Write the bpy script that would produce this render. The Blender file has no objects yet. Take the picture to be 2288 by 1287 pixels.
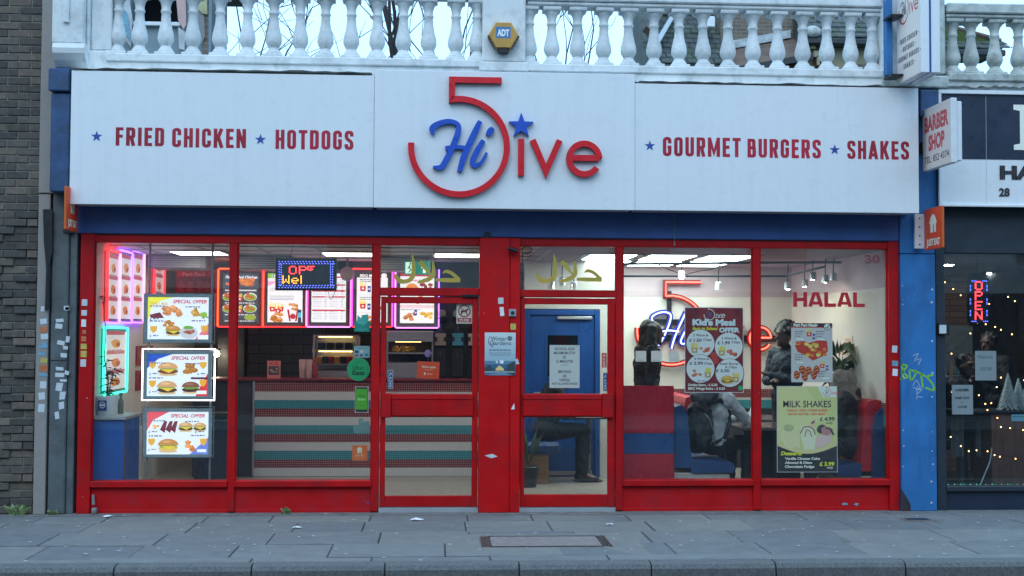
import bpy, bmesh, math, random
from mathutils import Vector, Matrix
from mathutils.geometry import tessellate_polygon
R = math.radians
random.seed(7)
scene = bpy.context.scene
COL = scene.collection

# ------------------------------------------------------------------ camera
YAW, PITCH, ROLL = R(3.5), R(2.2), R(0.27)
CAM = Vector((0.0, -12.0, 1.69))
FPX, CX, CY = 2784.0, 1144.0, 643.5
cd = bpy.data.cameras.new('camera'); cam = bpy.data.objects.new('camera', cd); COL.objects.link(cam)
fwd = Vector((math.sin(YAW)*math.cos(PITCH), math.cos(YAW)*math.cos(PITCH), math.sin(PITCH)))
rt = Vector((math.cos(YAW), -math.sin(YAW), 0)); up = rt.cross(fwd)
rt2 = rt*math.cos(ROLL)+up*math.sin(ROLL); up2 = up*math.cos(ROLL)-rt*math.sin(ROLL)
cam.matrix_world = Matrix(((rt2.x, up2.x, -fwd.x, CAM.x), (rt2.y, up2.y, -fwd.y, CAM.y), (rt2.z, up2.z, -fwd.z, CAM.z), (0, 0, 0, 1)))
cd.sensor_width = 36.0; cd.lens = FPX*36.0/2288.0; cd.clip_end = 2000; cd.clip_start = 0.1
scene.camera = cam

# ------------------------------------------------------------------ sky, sun, exposure
SUN_EL, SUN_AZ = R(48), R(195)
world = bpy.data.worlds.new('World'); scene.world = world; world.use_nodes = True
wn = world.node_tree; wn.nodes.clear()
wo = wn.nodes.new('ShaderNodeOutputWorld'); bg = wn.nodes.new('ShaderNodeBackground'); sky = wn.nodes.new('ShaderNodeTexSky')
sky.sky_type = 'NISHITA'; sky.sun_disc = False; sky.sun_elevation = SUN_EL; sky.sun_rotation = SUN_AZ
sky.air_density = 1.0; sky.dust_density = 4.0; sky.ozone_density = 3.0
mx = wn.nodes.new('ShaderNodeMix'); mx.data_type = 'RGBA'; mx.inputs[0].default_value = 0.72
mx.inputs[7].default_value = (8.5, 15.0, 22.0, 1)          # the grey-blue cloud sheet of a winter dusk
wn.links.new(sky.outputs[0], mx.inputs[6]); wn.links.new(mx.outputs[2], bg.inputs[0]); wn.links.new(bg.outputs[0], wo.inputs[0])
bg.inputs[1].default_value = 0.12
sl = bpy.data.lights.new('sun', 'SUN'); sl.energy = 0.5; sl.angle = R(40); sl.color = (1.0, 0.98, 0.95)
so = bpy.data.objects.new('sun', sl); COL.objects.link(so)
so.rotation_euler = (R(90)-SUN_EL, 0, R(-15))
vs = scene.view_settings; vs.view_transform = 'Standard'; vs.look = 'None'; vs.gamma = 1.0; vs.use_curve_mapping = False; vs.exposure = 0.0
scene.render.engine = 'CYCLES'
cy = scene.cycles; cy.use_denoising = True; cy.max_bounces = 6; cy.transparent_max_bounces = 20; cy.diffuse_bounces = 3; cy.glossy_bounces = 3
cy.caustics_reflective = False; cy.caustics_refractive = False; cy.sample_clamp_indirect = 6.0

# ------------------------------------------------------------------ helpers
def S(px, py, Y):
    """survey: the point of the vertical plane y=Y that the photograph shows at px,py -> (x, z)"""
    d = fwd*FPX + rt2*(px-CX) - up2*(py-CY)
    t = (Y-CAM.y)/d.y
    return CAM.x+d.x*t, CAM.z+d.z*t
def SX(px, Y, py=800): return S(px, py, Y)[0]
def SZ(py, Y, px=1100): return S(px, py, Y)[1]
def SR(p0, q0, p1, q1, Y):
    """survey of an upright rectangle -> x0, x1, z0, z1"""
    mq, mp = (q0+q1)/2, (p0+p1)/2
    return S(p0, mq, Y)[0], S(p1, mq, Y)[0], S(mp, q1, Y)[1], S(mp, q0, Y)[1]
def P3(px, py, Y):
    x, z = S(px, py, Y); return Vector((x, Y, z))
def on_x(px, X):
    """depth Y at which the plane x=X passes photo column px"""
    d = fwd*FPX + rt2*(px-CX) - up2*(780-CY)
    return CAM.y+d.y*(X-CAM.x)/d.x
def lin(c):
    return tuple(((v/255)/12.92 if v/255 <= .04045 else ((v/255+.055)/1.055)**2.4) for v in c[:3])

_text_ob = bpy.data.objects.new('t', bpy.data.curves.new('t', 'FONT'))
_tc = {}
def text_mesh(s, bold=0.0, shear=0.0):
    k = (s, bold, shear)
    if k not in _tc:
        c = _text_ob.data; c.body = s; c.offset = bold; c.shear = shear; c.resolution_u = 3
        m = _text_ob.to_mesh(); _tc[k] = ([(v.co.x, v.co.y) for v in m.vertices], [tuple(p.vertices) for p in m.polygons]); _text_ob.to_mesh_clear()
    return _tc[k]

def link(o, parent=None):
    COL.objects.link(o)
    if parent is not None: o.parent = parent
    return o
def tag(o, label=None, cat=None, group=None, kind=None):
    if label: o['label'] = label
    if cat: o['category'] = cat
    if group: o['group'] = group
    if kind: o['kind'] = kind
    return o
def thing(name, label, cat, loc=(0, 0, 0), rz=0.0, group=None):
    o = bpy.data.objects.new(name, None); o.empty_display_size = .05
    o.location = loc; o.rotation_euler = (0, 0, rz); link(o); return tag(o, label, cat, group)
def copy_tree(o, parent=None):
    c = o.copy(); COL.objects.link(c); c.parent = parent
    for ch in o.children: copy_tree(ch, c)
    return c

class MB:
    """collects shapes; build() links them as ONE mesh object"""
    def __init__(s): s.v = []; s.f = []; s.mi = []; s.sm = []; s.m = 0
    def add(s, vs, fs, smooth=False):
        b = len(s.v); s.v += [tuple(v) for v in vs]
        for f in fs: s.f.append(tuple(i+b for i in f)); s.mi.append(s.m); s.sm.append(smooth)
        return s
    def box(s, x0, x1, y0, y1, z0, z1, c=0.0):
        if x0 > x1: x0, x1 = x1, x0
        if y0 > y1: y0, y1 = y1, y0
        if z0 > z1: z0, z1 = z1, z0
        c = min(c, (x1-x0)*.3, (y1-y0)*.3, (z1-z0)*.3)
        if c <= 0:
            v = [(x, y, z) for x in (x0, x1) for y in (y0, y1) for z in (z0, z1)]
            return s.add(v, [(0, 1, 3, 2), (4, 6, 7, 5), (0, 4, 5, 1), (2, 3, 7, 6), (0, 2, 6, 4), (1, 5, 7, 3)])
        v = []; X, Y, Z = (x0, x1), (y0, y1), (z0, z1); idx = {}
        for i in (0, 1):
            for j in (0, 1):
                for k in (0, 1):
                    si, sj, sk = 1-2*i, 1-2*j, 1-2*k
                    for ax in range(3):
                        idx[i, j, k, ax] = len(v)
                        v.append((X[i]+(c*si if ax != 0 else 0), Y[j]+(c*sj if ax != 1 else 0), Z[k]+(c*sk if ax != 2 else 0)))
        f = []
        for a in (0, 1):
            f.append([idx[a, j, k, 0] for j, k in ((0, 0), (0, 1), (1, 1), (1, 0))][::1 if a == 0 else -1])
            f.append([idx[i, a, k, 1] for i, k in ((0, 0), (1, 0), (1, 1), (0, 1))][::1 if a == 0 else -1])
            f.append([idx[i, j, a, 2] for i, j in ((0, 0), (0, 1), (1, 1), (1, 0))][::1 if a == 0 else -1])
        for a in (0, 1):
            for b in (0, 1):
                f.append((idx[0, a, b, 1], idx[1, a, b, 1], idx[1, a, b, 2], idx[0, a, b, 2]))
                f.append((idx[a, 0, b, 0], idx[a, 1, b, 0], idx[a, 1, b, 2], idx[a, 0, b, 2]))
                f.append((idx[a, b, 0, 0], idx[a, b, 1, 0], idx[a, b, 1, 1], idx[a, b, 0, 1]))
        for i in (0, 1):
            for j in (0, 1):
                for k in (0, 1): f.append(tuple(idx[i, j, k, ax] for ax in range(3)))
        return s.add(v, f)
    def tube(s, pts, r, n=8, caps=True, flat=None):
        """round tube along pts, r a number or a list"""
        pts = [Vector(p) for p in pts]; k = len(pts)
        rs = [r]*k if not isinstance(r, (list, tuple)) else r
        vs = []; prev = None
        for i, p in enumerate(pts):
            t = (pts[min(i+1, k-1)]-pts[max(i-1, 0)])
            if t.length < 1e-9: t = Vector((0, 0, 1))
            t.normalize()
            if prev is None:
                a = Vector((0, 0, 1)) if abs(t.z) < .9 else Vector((1, 0, 0)); u = t.cross(a).normalized()
            else:
                u = (prev-t*prev.dot(t))
                u = u.normalized() if u.length > 1e-6 else t.orthogonal().normalized()
            prev = u; w = t.cross(u)
            for j in range(n):
                a = 2*math.pi*j/n
                vs.append(p+u*math.cos(a)*rs[i]+w*math.sin(a)*rs[i])
        fs = [(i*n+j, i*n+(j+1) % n, (i+1)*n+(j+1) % n, (i+1)*n+j) for i in range(k-1) for j in range(n)]
        if caps: fs += [tuple(range(n))[::-1], tuple((k-1)*n+j for j in range(n))]
        return s.add(vs, fs, True)
    def lathe(s, prof, cx=0, cy=0, n=16, z0=0.0, caps=True, ry=1.0):
        vs = [(cx+r*math.cos(2*math.pi*j/n), cy+ry*r*math.sin(2*math.pi*j/n), z0+z) for r, z in prof for j in range(n)]
        k = len(prof)
        fs = [(i*n+j, i*n+(j+1) % n, (i+1)*n+(j+1) % n, (i+1)*n+j) for i in range(k-1) for j in range(n)]
        if caps: fs += [tuple(range(n))[::-1], tuple((k-1)*n+j for j in range(n))]
        return s.add(vs, fs, True)
    def ell(s, c, r, rot=None, n=12, m=8):
        vs = []; fs = []
        for i in range(m+1):
            th = math.pi*i/m
            for j in range(n):
                ph = 2*math.pi*j/n
                q = Vector((r[0]*math.sin(th)*math.cos(ph), r[1]*math.sin(th)*math.sin(ph), r[2]*math.cos(th)))
                if rot is not None: q = rot @ q
                vs.append(Vector(c)+q)
        for i in range(m):
            for j in range(n):
                a, b, c2, d = i*n+j, i*n+(j+1) % n, (i+1)*n+(j+1) % n, (i+1)*n+j
                if i == 0: fs.append((a, c2, d))
                elif i == m-1: fs.append((a, b, d))
                else: fs.append((a, b, c2, d))
        return s.add(vs, fs, True)
    def prism(s, poly, plane, a, b):
        """extrude a 2-D polygon: plane 'xz' from y=a to y=b, 'yz' from x=a to b, 'xy' from z=a to b"""
        pl = {'xz': lambda p, d: (p[0], d, p[1]), 'yz': lambda p, d: (d, p[0], p[1]), 'xy': lambda p, d: (p[0], p[1], d)}[plane]
        n = len(poly); vs = [pl(p, a) for p in poly]+[pl(p, b) for p in poly]
        tr = tessellate_polygon([[Vector((p[0], p[1], 0)) for p in poly]])
        fs = [tuple(t) for t in tr]+[tuple(i+n for i in t)[::-1] for t in tr]+[(i, (i+1) % n, n+(i+1) % n, n+i) for i in range(n)]
        return s.add(vs, fs)
    def build(s, name, mat, parent=None, recalc=True, smooth=None):
        me = bpy.data.meshes.new(name); me.from_pydata(s.v, [], s.f)
        mats = mat if isinstance(mat, (list, tuple)) else [mat]
        for m in mats: me.materials.append(m)
        me.polygons.foreach_set('material_index', s.mi)
        me.polygons.foreach_set('use_smooth', [bool(q) for q in s.sm])
        if recalc:
            bm = bmesh.new(); bm.from_mesh(me); bmesh.ops.recalc_face_normals(bm, faces=bm.faces); bm.to_mesh(me); bm.free()
        if any(s.sm): me.set_sharp_from_angle(angle=R(50))
        me.update()
        return link(bpy.data.objects.new(name, me), parent)
def BX(name, mat, parent, x0, x1, y0, y1, z0, z1, c=0.0):
    return MB().box(x0, x1, y0, y1, z0, z1, c).build(name, mat, parent, recalc=c > 0)
def BP(name, mat, parent, p0, q0, p1, q1, Y, d, c=0.0):
    """box whose front face (at y=Y) was surveyed from photo rectangle; d = thickness behind it"""
    x0, x1, z0, z1 = SR(p0, q0, p1, q1, Y)
    return BX(name, mat, parent, x0, x1, Y, Y+d, z0, z1, c)

# ------------------------------------------------------------------ flat strokes
def strip(pts, w, closed=False):
    """outline quads of a 2-D polyline with width(s) w -> list of quads (one continuous strip, mitred)"""
    n = len(pts); ws = w if isinstance(w, (list, tuple)) else [w]*n
    Lp, Rp = [], []
    for i in range(n):
        if closed: a, b = pts[i-1], pts[(i+1) % n]
        else: a, b = pts[max(i-1, 0)], pts[min(i+1, n-1)]
        p = pts[i]
        d1 = Vector((p[0]-a[0], p[1]-a[1])); d2 = Vector((b[0]-p[0], b[1]-p[1]))
        if d1.length < 1e-9: d1 = d2.copy()
        if d2.length < 1e-9: d2 = d1.copy()
        d1.normalize(); d2.normalize()
        n1 = Vector((-d1.y, d1.x)); n2 = Vector((-d2.y, d2.x)); m = n1+n2
        if m.length < 1e-6: m = n1.copy()
        m.normalize(); k = ws[i]/2/max(.35, m.dot(n1))
        Lp.append((p[0]+m.x*k, p[1]+m.y*k)); Rp.append((p[0]-m.x*k, p[1]-m.y*k))
    r = range(n) if closed else range(n-1)
    return [(Lp[i], Lp[(i+1) % n], Rp[(i+1) % n], Rp[i]) for i in r], Lp, Rp
def arc(cx, cy, r, a0, a1, n=24, ry=None):
    ry = ry or r
    return [(cx+r*math.cos(R(a0+(a1-a0)*i/n)), cy+ry*math.sin(R(a0+(a1-a0)*i/n))) for i in range(n+1)]
def smooth_path(p, n=5):
    """Catmull-Rom through points"""
    out = []
    for i in range(len(p)-1):
        a, b, c, d = p[max(i-1, 0)], p[i], p[i+1], p[min(i+2, len(p)-1)]
        for j in range(n):
            t = j/n
            out.append(tuple(.5*((2*b[k])+(-a[k]+c[k])*t+(2*a[k]-5*b[k]+4*c[k]-d[k])*t*t+(-a[k]+3*b[k]-3*c[k]+d[k])*t**3) for k in range(len(b))))
    out.append(tuple(p[-1])); return out
def star(cx, cy, r, n=5, k=.40, a0=90):
    return [(cx+(r if i % 2 == 0 else r*k)*math.cos(R(a0+180*i/n)), cy+(r if i % 2 == 0 else r*k)*math.sin(R(a0+180*i/n))) for i in range(2*n)]
def rounded(pts, closed=False):
    """[(x,y,r)] -> polyline with rounded corners"""
    out = []; n = len(pts)
    for i, p in enumerate(pts):
        r = p[2] if len(p) > 2 else 0
        if r <= 0 or (not closed and i in (0, n-1)): out.append((p[0], p[1])); continue
        a, b = pts[i-1], pts[(i+1) % n]; q = Vector(p[:2])
        u = Vector(a[:2])-q; v = Vector(b[:2])-q
        rr = min(r, u.length*.5, v.length*.5); u.normalize(); v.normalize()
        s, e = q+u*rr, q+v*rr
        for j in range(6):
            t = j/5; out.append(tuple(s*(1-t)**2+q*2*t*(1-t)+e*t*t))
    return out
# condensed capitals drawn as strokes; cap height 1
def glyph(ch):
    t = .165; w = {'I': t, 'M': .58, 'E': .35, 'F': .34, 'T': .39, 'A': .46, 'N': .44, 'K': .44, ' ': .16, 'L': .34}.get(ch, .41)
    L, Q, B, T, r = t/2, w-t/2, t/2, 1-t/2, .17
    g = {
     'F': [[(L, 0), (L, 1)], [(t, T), (w, T)], [(t, .52), (w*.92, .52)]],
     'E': [[(L, 0), (L, 1)], [(t, T), (w, T)], [(t, .51), (w*.92, .51)], [(t, B), (w, B)]],
     'L': [[(L, 0), (L, 1)], [(t, B), (w, B)]],
     'I': [[(L, 0), (L, 1)]], 'T': [[(0, T), (w, T)], [(w/2, 0), (w/2, 1-t)]],
     'H': [[(L, 0), (L, 1)], [(Q, 0), (Q, 1)], [(t, .51), (w-t, .51)]],
     'D': [[(L, 0), (L, 1)], [(t, T), (Q, T, r), (Q, B, r), (t, B)]],
     'C': [[(Q, .63), (Q, T, r), (L, T, r), (L, B, r), (Q, B, r), (Q, .37)]],
     'G': [[(Q, .66), (Q, T, r), (L, T, r), (L, B, r), (Q, B, r), (Q, .47), (w*.55, .47)]],
     'S': [[(Q, .70), (Q, T, r), (L, T, r), (L, .60, .1), (Q, .40, .1), (Q, B, r), (L, B, r), (L, .30)]],
     'R': [[(L, 0), (L, 1)], [(t, T), (Q, T, r), (Q, .48, r), (t, .48)], [(w*.60, .42), (Q+.01, 0)]],
     'P': [[(L, 0), (L, 1)], [(t, T), (Q, T, r), (Q, .44, r), (t, .44)]],
     'B': [[(L, 0), (L, 1)], [(t, T), (Q-.02, T, r), (Q-.02, .52, r), (t, .52)], [(w*.5, .52), (Q, .52, r), (Q, B, r), (t, B)]],
     'K': [[(L, 0), (L, 1)], [(t*.9, .36), (Q, 1)], [(w*.46, .58), (Q+.02, 0)]],
     'N': [[(L, 0), (L, 1)], [(Q, 0), (Q, 1)], [(L, .98), (Q, .02)]],
     'M': [[(L, 0), (L, 1)], [(Q, 0), (Q, 1)], [(L, .98), (w/2, .2), (Q, .98)]],
     'A': [[(L-.02, 0), (w/2, 1)], [(Q+.02, 0), (w/2, 1)], [(w*.27, .24), (w*.73, .24)]],
     'U': [[(L, 1), (L, B, r), (Q, B, r), (Q, 1)]],
     'O': [[(L, B, r), (L, T, r), (Q, T, r), (Q, B, r), 'c']],
     ' ': []}[ch]
    return w, t, g
def capline(s, gap=.125):
    """-> quads [(stroke index, quad)], total width for cap height 1"""
    x = 0; out = []
    for ch in s:
        w, t, g = glyph(ch)
        for k, st in enumerate(g):
            cl = st[-1] == 'c'; pts = rounded(st[:-1] if cl else st, cl)
            q, _, _ = strip([(p[0]+x, p[1]) for p in pts], t if ch not in 'NM' or k < 2 else t*.85, cl)
            out += [(k, [p for p in qq]) for qq in q]
        x += w+gap
    return out, x-gap

# ------------------------------------------------------------------ flat print on boards
class Print:
    """printed matter; coordinates are photo pixels inside the surveyed rectangle (y down)"""
    def __init__(s, p0, q0, p1, q1): s.r = (p0, q0, p1, q1); s.it = []
    def _add(s, polys, c, raw=False):
        xs = [p[0] for q in polys for p in q]; ys = [p[1] for q in polys for p in q]
        bb = (min(xs), min(ys), max(xs), max(ys)); lay = 0
        for b2, l2, _, _ in s.it:
            if bb[0] < b2[2] and bb[2] > b2[0] and bb[1] < b2[3] and bb[3] > b2[1]: lay = max(lay, l2+1)
        s.it.append((bb, lay, polys, c))
    def poly(s, pts, c):
        tr = tessellate_polygon([[Vector((p[0], p[1], 0)) for p in pts]])
        s._add([[pts[i] for i in t] for t in tr], c)
    def quads(s, qs, c): s._add([list(q) for q in qs], c)
    def rect(s, x0, y0, x1, y1, c): s._add([[(x0, y0), (x1, y0), (x1, y1), (x0, y1)]], c)
    def bg(s, c): s.rect(*s.r, c)
    def circ(s, cx, cy, r, c, ry=None, n=28): s._add([arc(cx, cy, r, 0, 360, n, ry)[:-1]], c)
    def blob(s, cx, cy, rx, ry, c, n=11, jag=.22, seed=0):
        g = random.Random(seed+int(cx*7+cy*13))
        s.poly([(cx+rx*math.cos(2*math.pi*i/n)*(1-jag*g.random()), cy+ry*math.sin(2*math.pi*i/n)*(1-jag*g.random())) for i in range(n)], c)
    def line(s, pts, w, c): s.quads(strip(pts, w)[0], c)
    def text(s, t, x, y, h, c, w=None, a='c', bold=.03, shear=0.0):
        """cap height h, baseline y; w fits the width; a = anchor c/l/r"""
        vs, fs = text_mesh(t, bold, shear)
        if not vs: return
        x0 = min(v[0] for v in vs); x1 = max(v[0] for v in vs); k = h/.70
        kx = k if w is None else w/(x1-x0)
        wd = (x1-x0)*kx; ox = x-(wd/2 if a == 'c' else wd if a == 'r' else 0)
        P = [(ox+(v[0]-x0)*kx, y-v[1]*k) for v in vs]
        s._add([[P[i] for i in f] for f in fs], c)
    def caps(s, t, x, y, h, c, w=None, a='c'):
        q, tw = capline(t); kx = h if w is None else w/tw
        ox = x-(tw*kx/2 if a == 'c' else tw*kx if a == 'r' else 0)
        for k in range(4):
            qq = [[(ox+p[0]*kx, y-p[1]*h) for p in g] for st, g in q if st == k]
            if qq: s._add(qq, c)
    def greek(s, x0, x1, y, h, c, a=1.0, seed=1):
        """a line of print too small to read"""
        g = random.Random(seed+int(y*3)); x = x0; q = []
        while x < x1:
            w = min(h*(1+2.5*g.random()), x1-x); q.append([(x, y), (x+w, y), (x+w, y+h), (x, y+h)]); x += w+h*.7
        if q: s.quads(q, c)
    def build(s, name, mat, parent, org, ud, vd, nrm):
        """org = top-left corner; ud = vector of the full width, vd = vector of the full height (down); nrm = outward"""
        vs, fs, cols = [], [], []; p0, q0, p1, q1 = s.r
        org, ud, vd, nrm = Vector(org), Vector(ud), Vector(vd), Vector(nrm)
        want = nrm
        for bb, lay, polys, c in s.it:
            cl = lin(c)+(1,)
            for pl in polys:
                b = len(vs)
                P = [org+ud*((x-p0)/(p1-p0))+vd*((y-q0)/(q1-q0))+nrm*(.0006+.0003*lay) for x, y in pl]
                vs += P; ix = list(range(b, b+len(P)))
                nn = Vector((0, 0, 0))
                for i in range(len(P)): nn += P[i].cross(P[(i+1) % len(P)])
                if nn.dot(want) < 0: ix.reverse()
                fs.append(tuple(ix)); cols += [cl]*len(P)
        me = bpy.data.meshes.new(name); me.from_pydata([tuple(v) for v in vs], [], fs); me.materials.append(mat)
        ca = me.color_attributes.new('Col', 'FLOAT_COLOR', 'CORNER')
        ca.data.foreach_set('color', [q for c in cols for q in c]); me.update()
        return link(bpy.data.objects.new(name, me), parent)
    def front(s, name, mat, parent, Y):
        """facing the street, on the upright plane y=Y, at its surveyed place"""
        x0, x1, z0, z1 = SR(*s.r, Y)
        return s.build(name, mat, parent, (x0, Y, z1), (x1-x0, 0, 0), (0, 0, z0-z1), (0, -1, 0))
# ------------------------------------------------------------------ materials (all procedural)
MAT = {}
def _nodes(name):
    m = bpy.data.materials.new(name); m.use_nodes = True; n = m.node_tree; n.nodes.clear()
    o = n.nodes.new('ShaderNodeOutputMaterial'); b = n.nodes.new('ShaderNodeBsdfPrincipled'); n.links.new(b.outputs[0], o.inputs[0])
    MAT[name] = m; return m, n, b, o
def _pos(n, sc=(1, 1, 1)):
    g = n.nodes.new('ShaderNodeNewGeometry'); v = n.nodes.new('ShaderNodeVectorMath'); v.operation = 'MULTIPLY'; v.inputs[1].default_value = sc
    n.links.new(g.outputs['Position'], v.inputs[0]); return v.outputs[0]
def _noise(n, vec, scale, detail=4, rough=.55):
    t = n.nodes.new('ShaderNodeTexNoise'); t.inputs['Scale'].default_value = scale; t.inputs['Detail'].default_value = detail; t.inputs['Roughness'].default_value = rough
    n.links.new(vec, t.inputs['Vector']); return t.outputs[0]
def _ramp(n, fac, stops):
    r = n.nodes.new('ShaderNodeValToRGB'); e = r.color_ramp.elements
    while len(e) < len(stops): e.new(.5)
    for q, (p, c) in zip(e, stops): q.position = p; q.color = (c[0], c[1], c[2], 1) if isinstance(c, (tuple, list)) else (c, c, c, 1)
    n.links.new(fac, r.inputs[0]); return r.outputs[0]
def _mix(n, fac, a, b, mode='MIX'):
    m = n.nodes.new('ShaderNodeMix'); m.data_type = 'RGBA'; m.blend_type = mode
    for k, v in ((0, fac), (6, a), (7, b)):
        if isinstance(v, (int, float)): m.inputs[k].default_value = v
        elif isinstance(v, tuple): m.inputs[k].default_value = v+(1,) if len(v) == 3 else v
        else: n.links.new(v, m.inputs[k])
    return m.outputs[2]
def _bump(n, b, h, st, dist=.01):
    q = n.nodes.new('ShaderNodeBump'); q.inputs['Strength'].default_value = st; q.inputs['Distance'].default_value = dist
    n.links.new(h, q.inputs['Height']); n.links.new(q.outputs[0], b.inputs['Normal'])
def pm(name, col, rough=.5, var=.12, scale=6.0, bump=.15, bscale=90.0, metal=0.0, chips=None, stretch=(1, 1, 1), dirt=None, coat=0.0, rvar=.12, spec=.5, objvar=0.0, bdist=.004):
    """paint / plain surface: colour varied by soft noise, fine relief, optional chips (colour, amount) and dirt (colour, amount)"""
    m, n, b, o = _nodes(name); p = _pos(n, stretch)
    c = _ramp(n, _noise(n, p, scale), [(.30, tuple(v*(1-var) for v in col)), (.70, tuple(min(1, v*(1+var)) for v in col))])
    if dirt: c = _mix(n, _ramp(n, _noise(n, _pos(n, dirt[3] if len(dirt) > 3 else (1, 1, 1)), dirt[2] if len(dirt) > 2 else 5, 7, .68), [(.5-.02, 0.0), (.5+.2, dirt[1])]), c, dirt[0])
    if objvar:
        oi = n.nodes.new('ShaderNodeObjectInfo'); c = _mix(n, 1.0, c, _ramp(n, oi.outputs['Random'], [(0, 1-objvar), (1, 1.0)]), 'MULTIPLY')
    if chips: c = _mix(n, _ramp(n, _noise(n, _pos(n), chips[2] if len(chips) > 2 else 9, 6, .62), [(chips[1], 0.0), (chips[1]+.012, 1.0)]), c, chips[0])
    n.links.new(c, b.inputs['Base Color'])
    n.links.new(_ramp(n, _noise(n, _pos(n), scale*2.3), [(.3, max(.02, rough-rvar)), (.7, min(1, rough+rvar))]), b.inputs['Roughness'])
    b.inputs['Metallic'].default_value = metal; b.inputs['Coat Weight'].default_value = coat; b.inputs['Specular IOR Level'].default_value = spec
    if bump: _bump(n, b, _noise(n, _pos(n), bscale, 5), bump, bdist)
    return m
def em(name, col, s, base=None):
    m, n, b, o = _nodes(name); b.inputs['Base Color'].default_value = (base or col)+(1,)
    b.inputs['Emission Color'].default_value = col+(1,); b.inputs['Emission Strength'].default_value = s; b.inputs['Roughness'].default_value = .4
    n.links.new(_ramp(n, _noise(n, _pos(n), 9), [(.3, .3), (.7, .5)]), b.inputs['Roughness']); return m
def attr(name, lit=0.0, rough=.4, var=.05, base=1.0):
    """printed colours from the print's own colour layer; lit = backlit"""
    m, n, b, o = _nodes(name); a = n.nodes.new('ShaderNodeVertexColor'); a.layer_name = 'Col'
    c = _mix(n, _ramp(n, _noise(n, _pos(n), 14), [(.3, .0), (.7, var)]), a.outputs[0], (.5, .55, .6))
    if base != 1.0:
        n.links.new(_mix(n, 1.0, c, (base, base, base), 'MULTIPLY'), b.inputs['Base Color'])
    else: n.links.new(c, b.inputs['Base Color'])
    if not lit:      # ink and paper seen under blue dusk light: neutral stock
        q = n.nodes.new('ShaderNodeMix'); q.data_type = 'RGBA'; q.blend_type = 'MULTIPLY'; q.clamp_result = True; q.inputs[0].default_value = 1.0; q.inputs[7].default_value = (1.75, 1.28, 1.02, 1); n.links.new(c, q.inputs[6])
        r2 = n.nodes.new('ShaderNodeMix'); r2.data_type = 'RGBA'; r2.blend_type = 'MULTIPLY'; r2.inputs[0].default_value = 1.0; r2.inputs[7].default_value = (.9, .9, .9, 1); n.links.new(q.outputs[2], r2.inputs[6]); n.links.new(r2.outputs[2], b.inputs['Base Color'])
    b.inputs['Roughness'].default_value = rough
    if lit: n.links.new(c, b.inputs['Emission Color']); b.inputs['Emission Strength'].default_value = lit
    return m
def glass(name, tint=(1, 1, 1), f0=.06, rough=.0, dust=.005):
    m, n, b, o = _nodes(name); n.nodes.remove(b)
    t = n.nodes.new('ShaderNodeBsdfTransparent'); t.inputs[0].default_value = tint+(1,)
    g = n.nodes.new('ShaderNodeBsdfGlossy'); g.inputs['Roughness'].default_value = rough
    lw = n.nodes.new('ShaderNodeLayerWeight'); lw.inputs[0].default_value = .5
    pw = n.nodes.new('ShaderNodeMath'); pw.operation = 'POWER'; pw.inputs[1].default_value = 5; n.links.new(lw.outputs['Facing'], pw.inputs[0])
    ma = n.nodes.new('ShaderNodeMath'); ma.operation = 'MULTIPLY_ADD'; ma.inputs[1].default_value = 1-f0; ma.inputs[2].default_value = f0; n.links.new(pw.outputs[0], ma.inputs[0])
    x = n.nodes.new('ShaderNodeMixShader'); n.links.new(ma.outputs[0], x.inputs[0]); n.links.new(t.outputs[0], x.inputs[1]); n.links.new(g.outputs[0], x.inputs[2])
    # thin film of dust and old smears
    df = n.nodes.new('ShaderNodeBsdfDiffuse'); df.inputs[0].default_value = (.55, .56, .57, 1)
    d1 = _ramp(n, _noise(n, _pos(n, (1, 1, .35)), 2.2, 6, .65), [(.35, dust*.35), (.75, dust)])
    y = n.nodes.new('ShaderNodeMixShader'); n.links.new(d1, y.inputs[0]); n.links.new(x.outputs[0], y.inputs[1]); n.links.new(df.outputs[0], y.inputs[2])
    n.links.new(y.outputs[0], o.inputs[0]); return m
def tiles(name, col, grout, tw, th, axis='xz', var=.15, rough=.25, mortar=.13, off=0.0, bump=.4, both=None):
    """small mosaic or wall tiles too fine to build one by one"""
    m, n, b, o = _nodes(name); g = n.nodes.new('ShaderNodeNewGeometry'); s = n.nodes.new('ShaderNodeSeparateXYZ'); c = n.nodes.new('ShaderNodeCombineXYZ')
    n.links.new(g.outputs['Position'], s.inputs[0])
    n.links.new(s.outputs['XYZ'.index(axis[0].upper())], c.inputs[0]); n.links.new(s.outputs['XYZ'.index(axis[1].upper())], c.inputs[1])
    t = n.nodes.new('ShaderNodeTexBrick'); t.offset = off; t.inputs['Scale'].default_value = 1.0
    t.inputs['Brick Width'].default_value = tw; t.inputs['Row Height'].default_value = th; t.inputs['Mortar Size'].default_value = mortar*th*.5; t.inputs['Mortar Smooth'].default_value = .1
    t.inputs['Color1'].default_value = tuple(v*(1-var) for v in col)+(1,); t.inputs['Color2'].default_value = tuple(min(1, v*(1+var)) for v in col)+(1,); t.inputs['Mortar'].default_value = grout+(1,)
    n.links.new(c.outputs[0], t.inputs['Vector'])
    n.links.new(t.outputs[0], b.inputs['Base Color'])
    n.links.new(_ramp(n, t.outputs[1], [(0, rough), (1, .8)]), b.inputs['Roughness'])
    inv = n.nodes.new('ShaderNodeMath'); inv.operation = 'SUBTRACT'; inv.inputs[0].default_value = 1.0; n.links.new(t.outputs[1], inv.inputs[1])
    _bump(n, b, inv.outputs[0], bump, .003); return m

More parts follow.
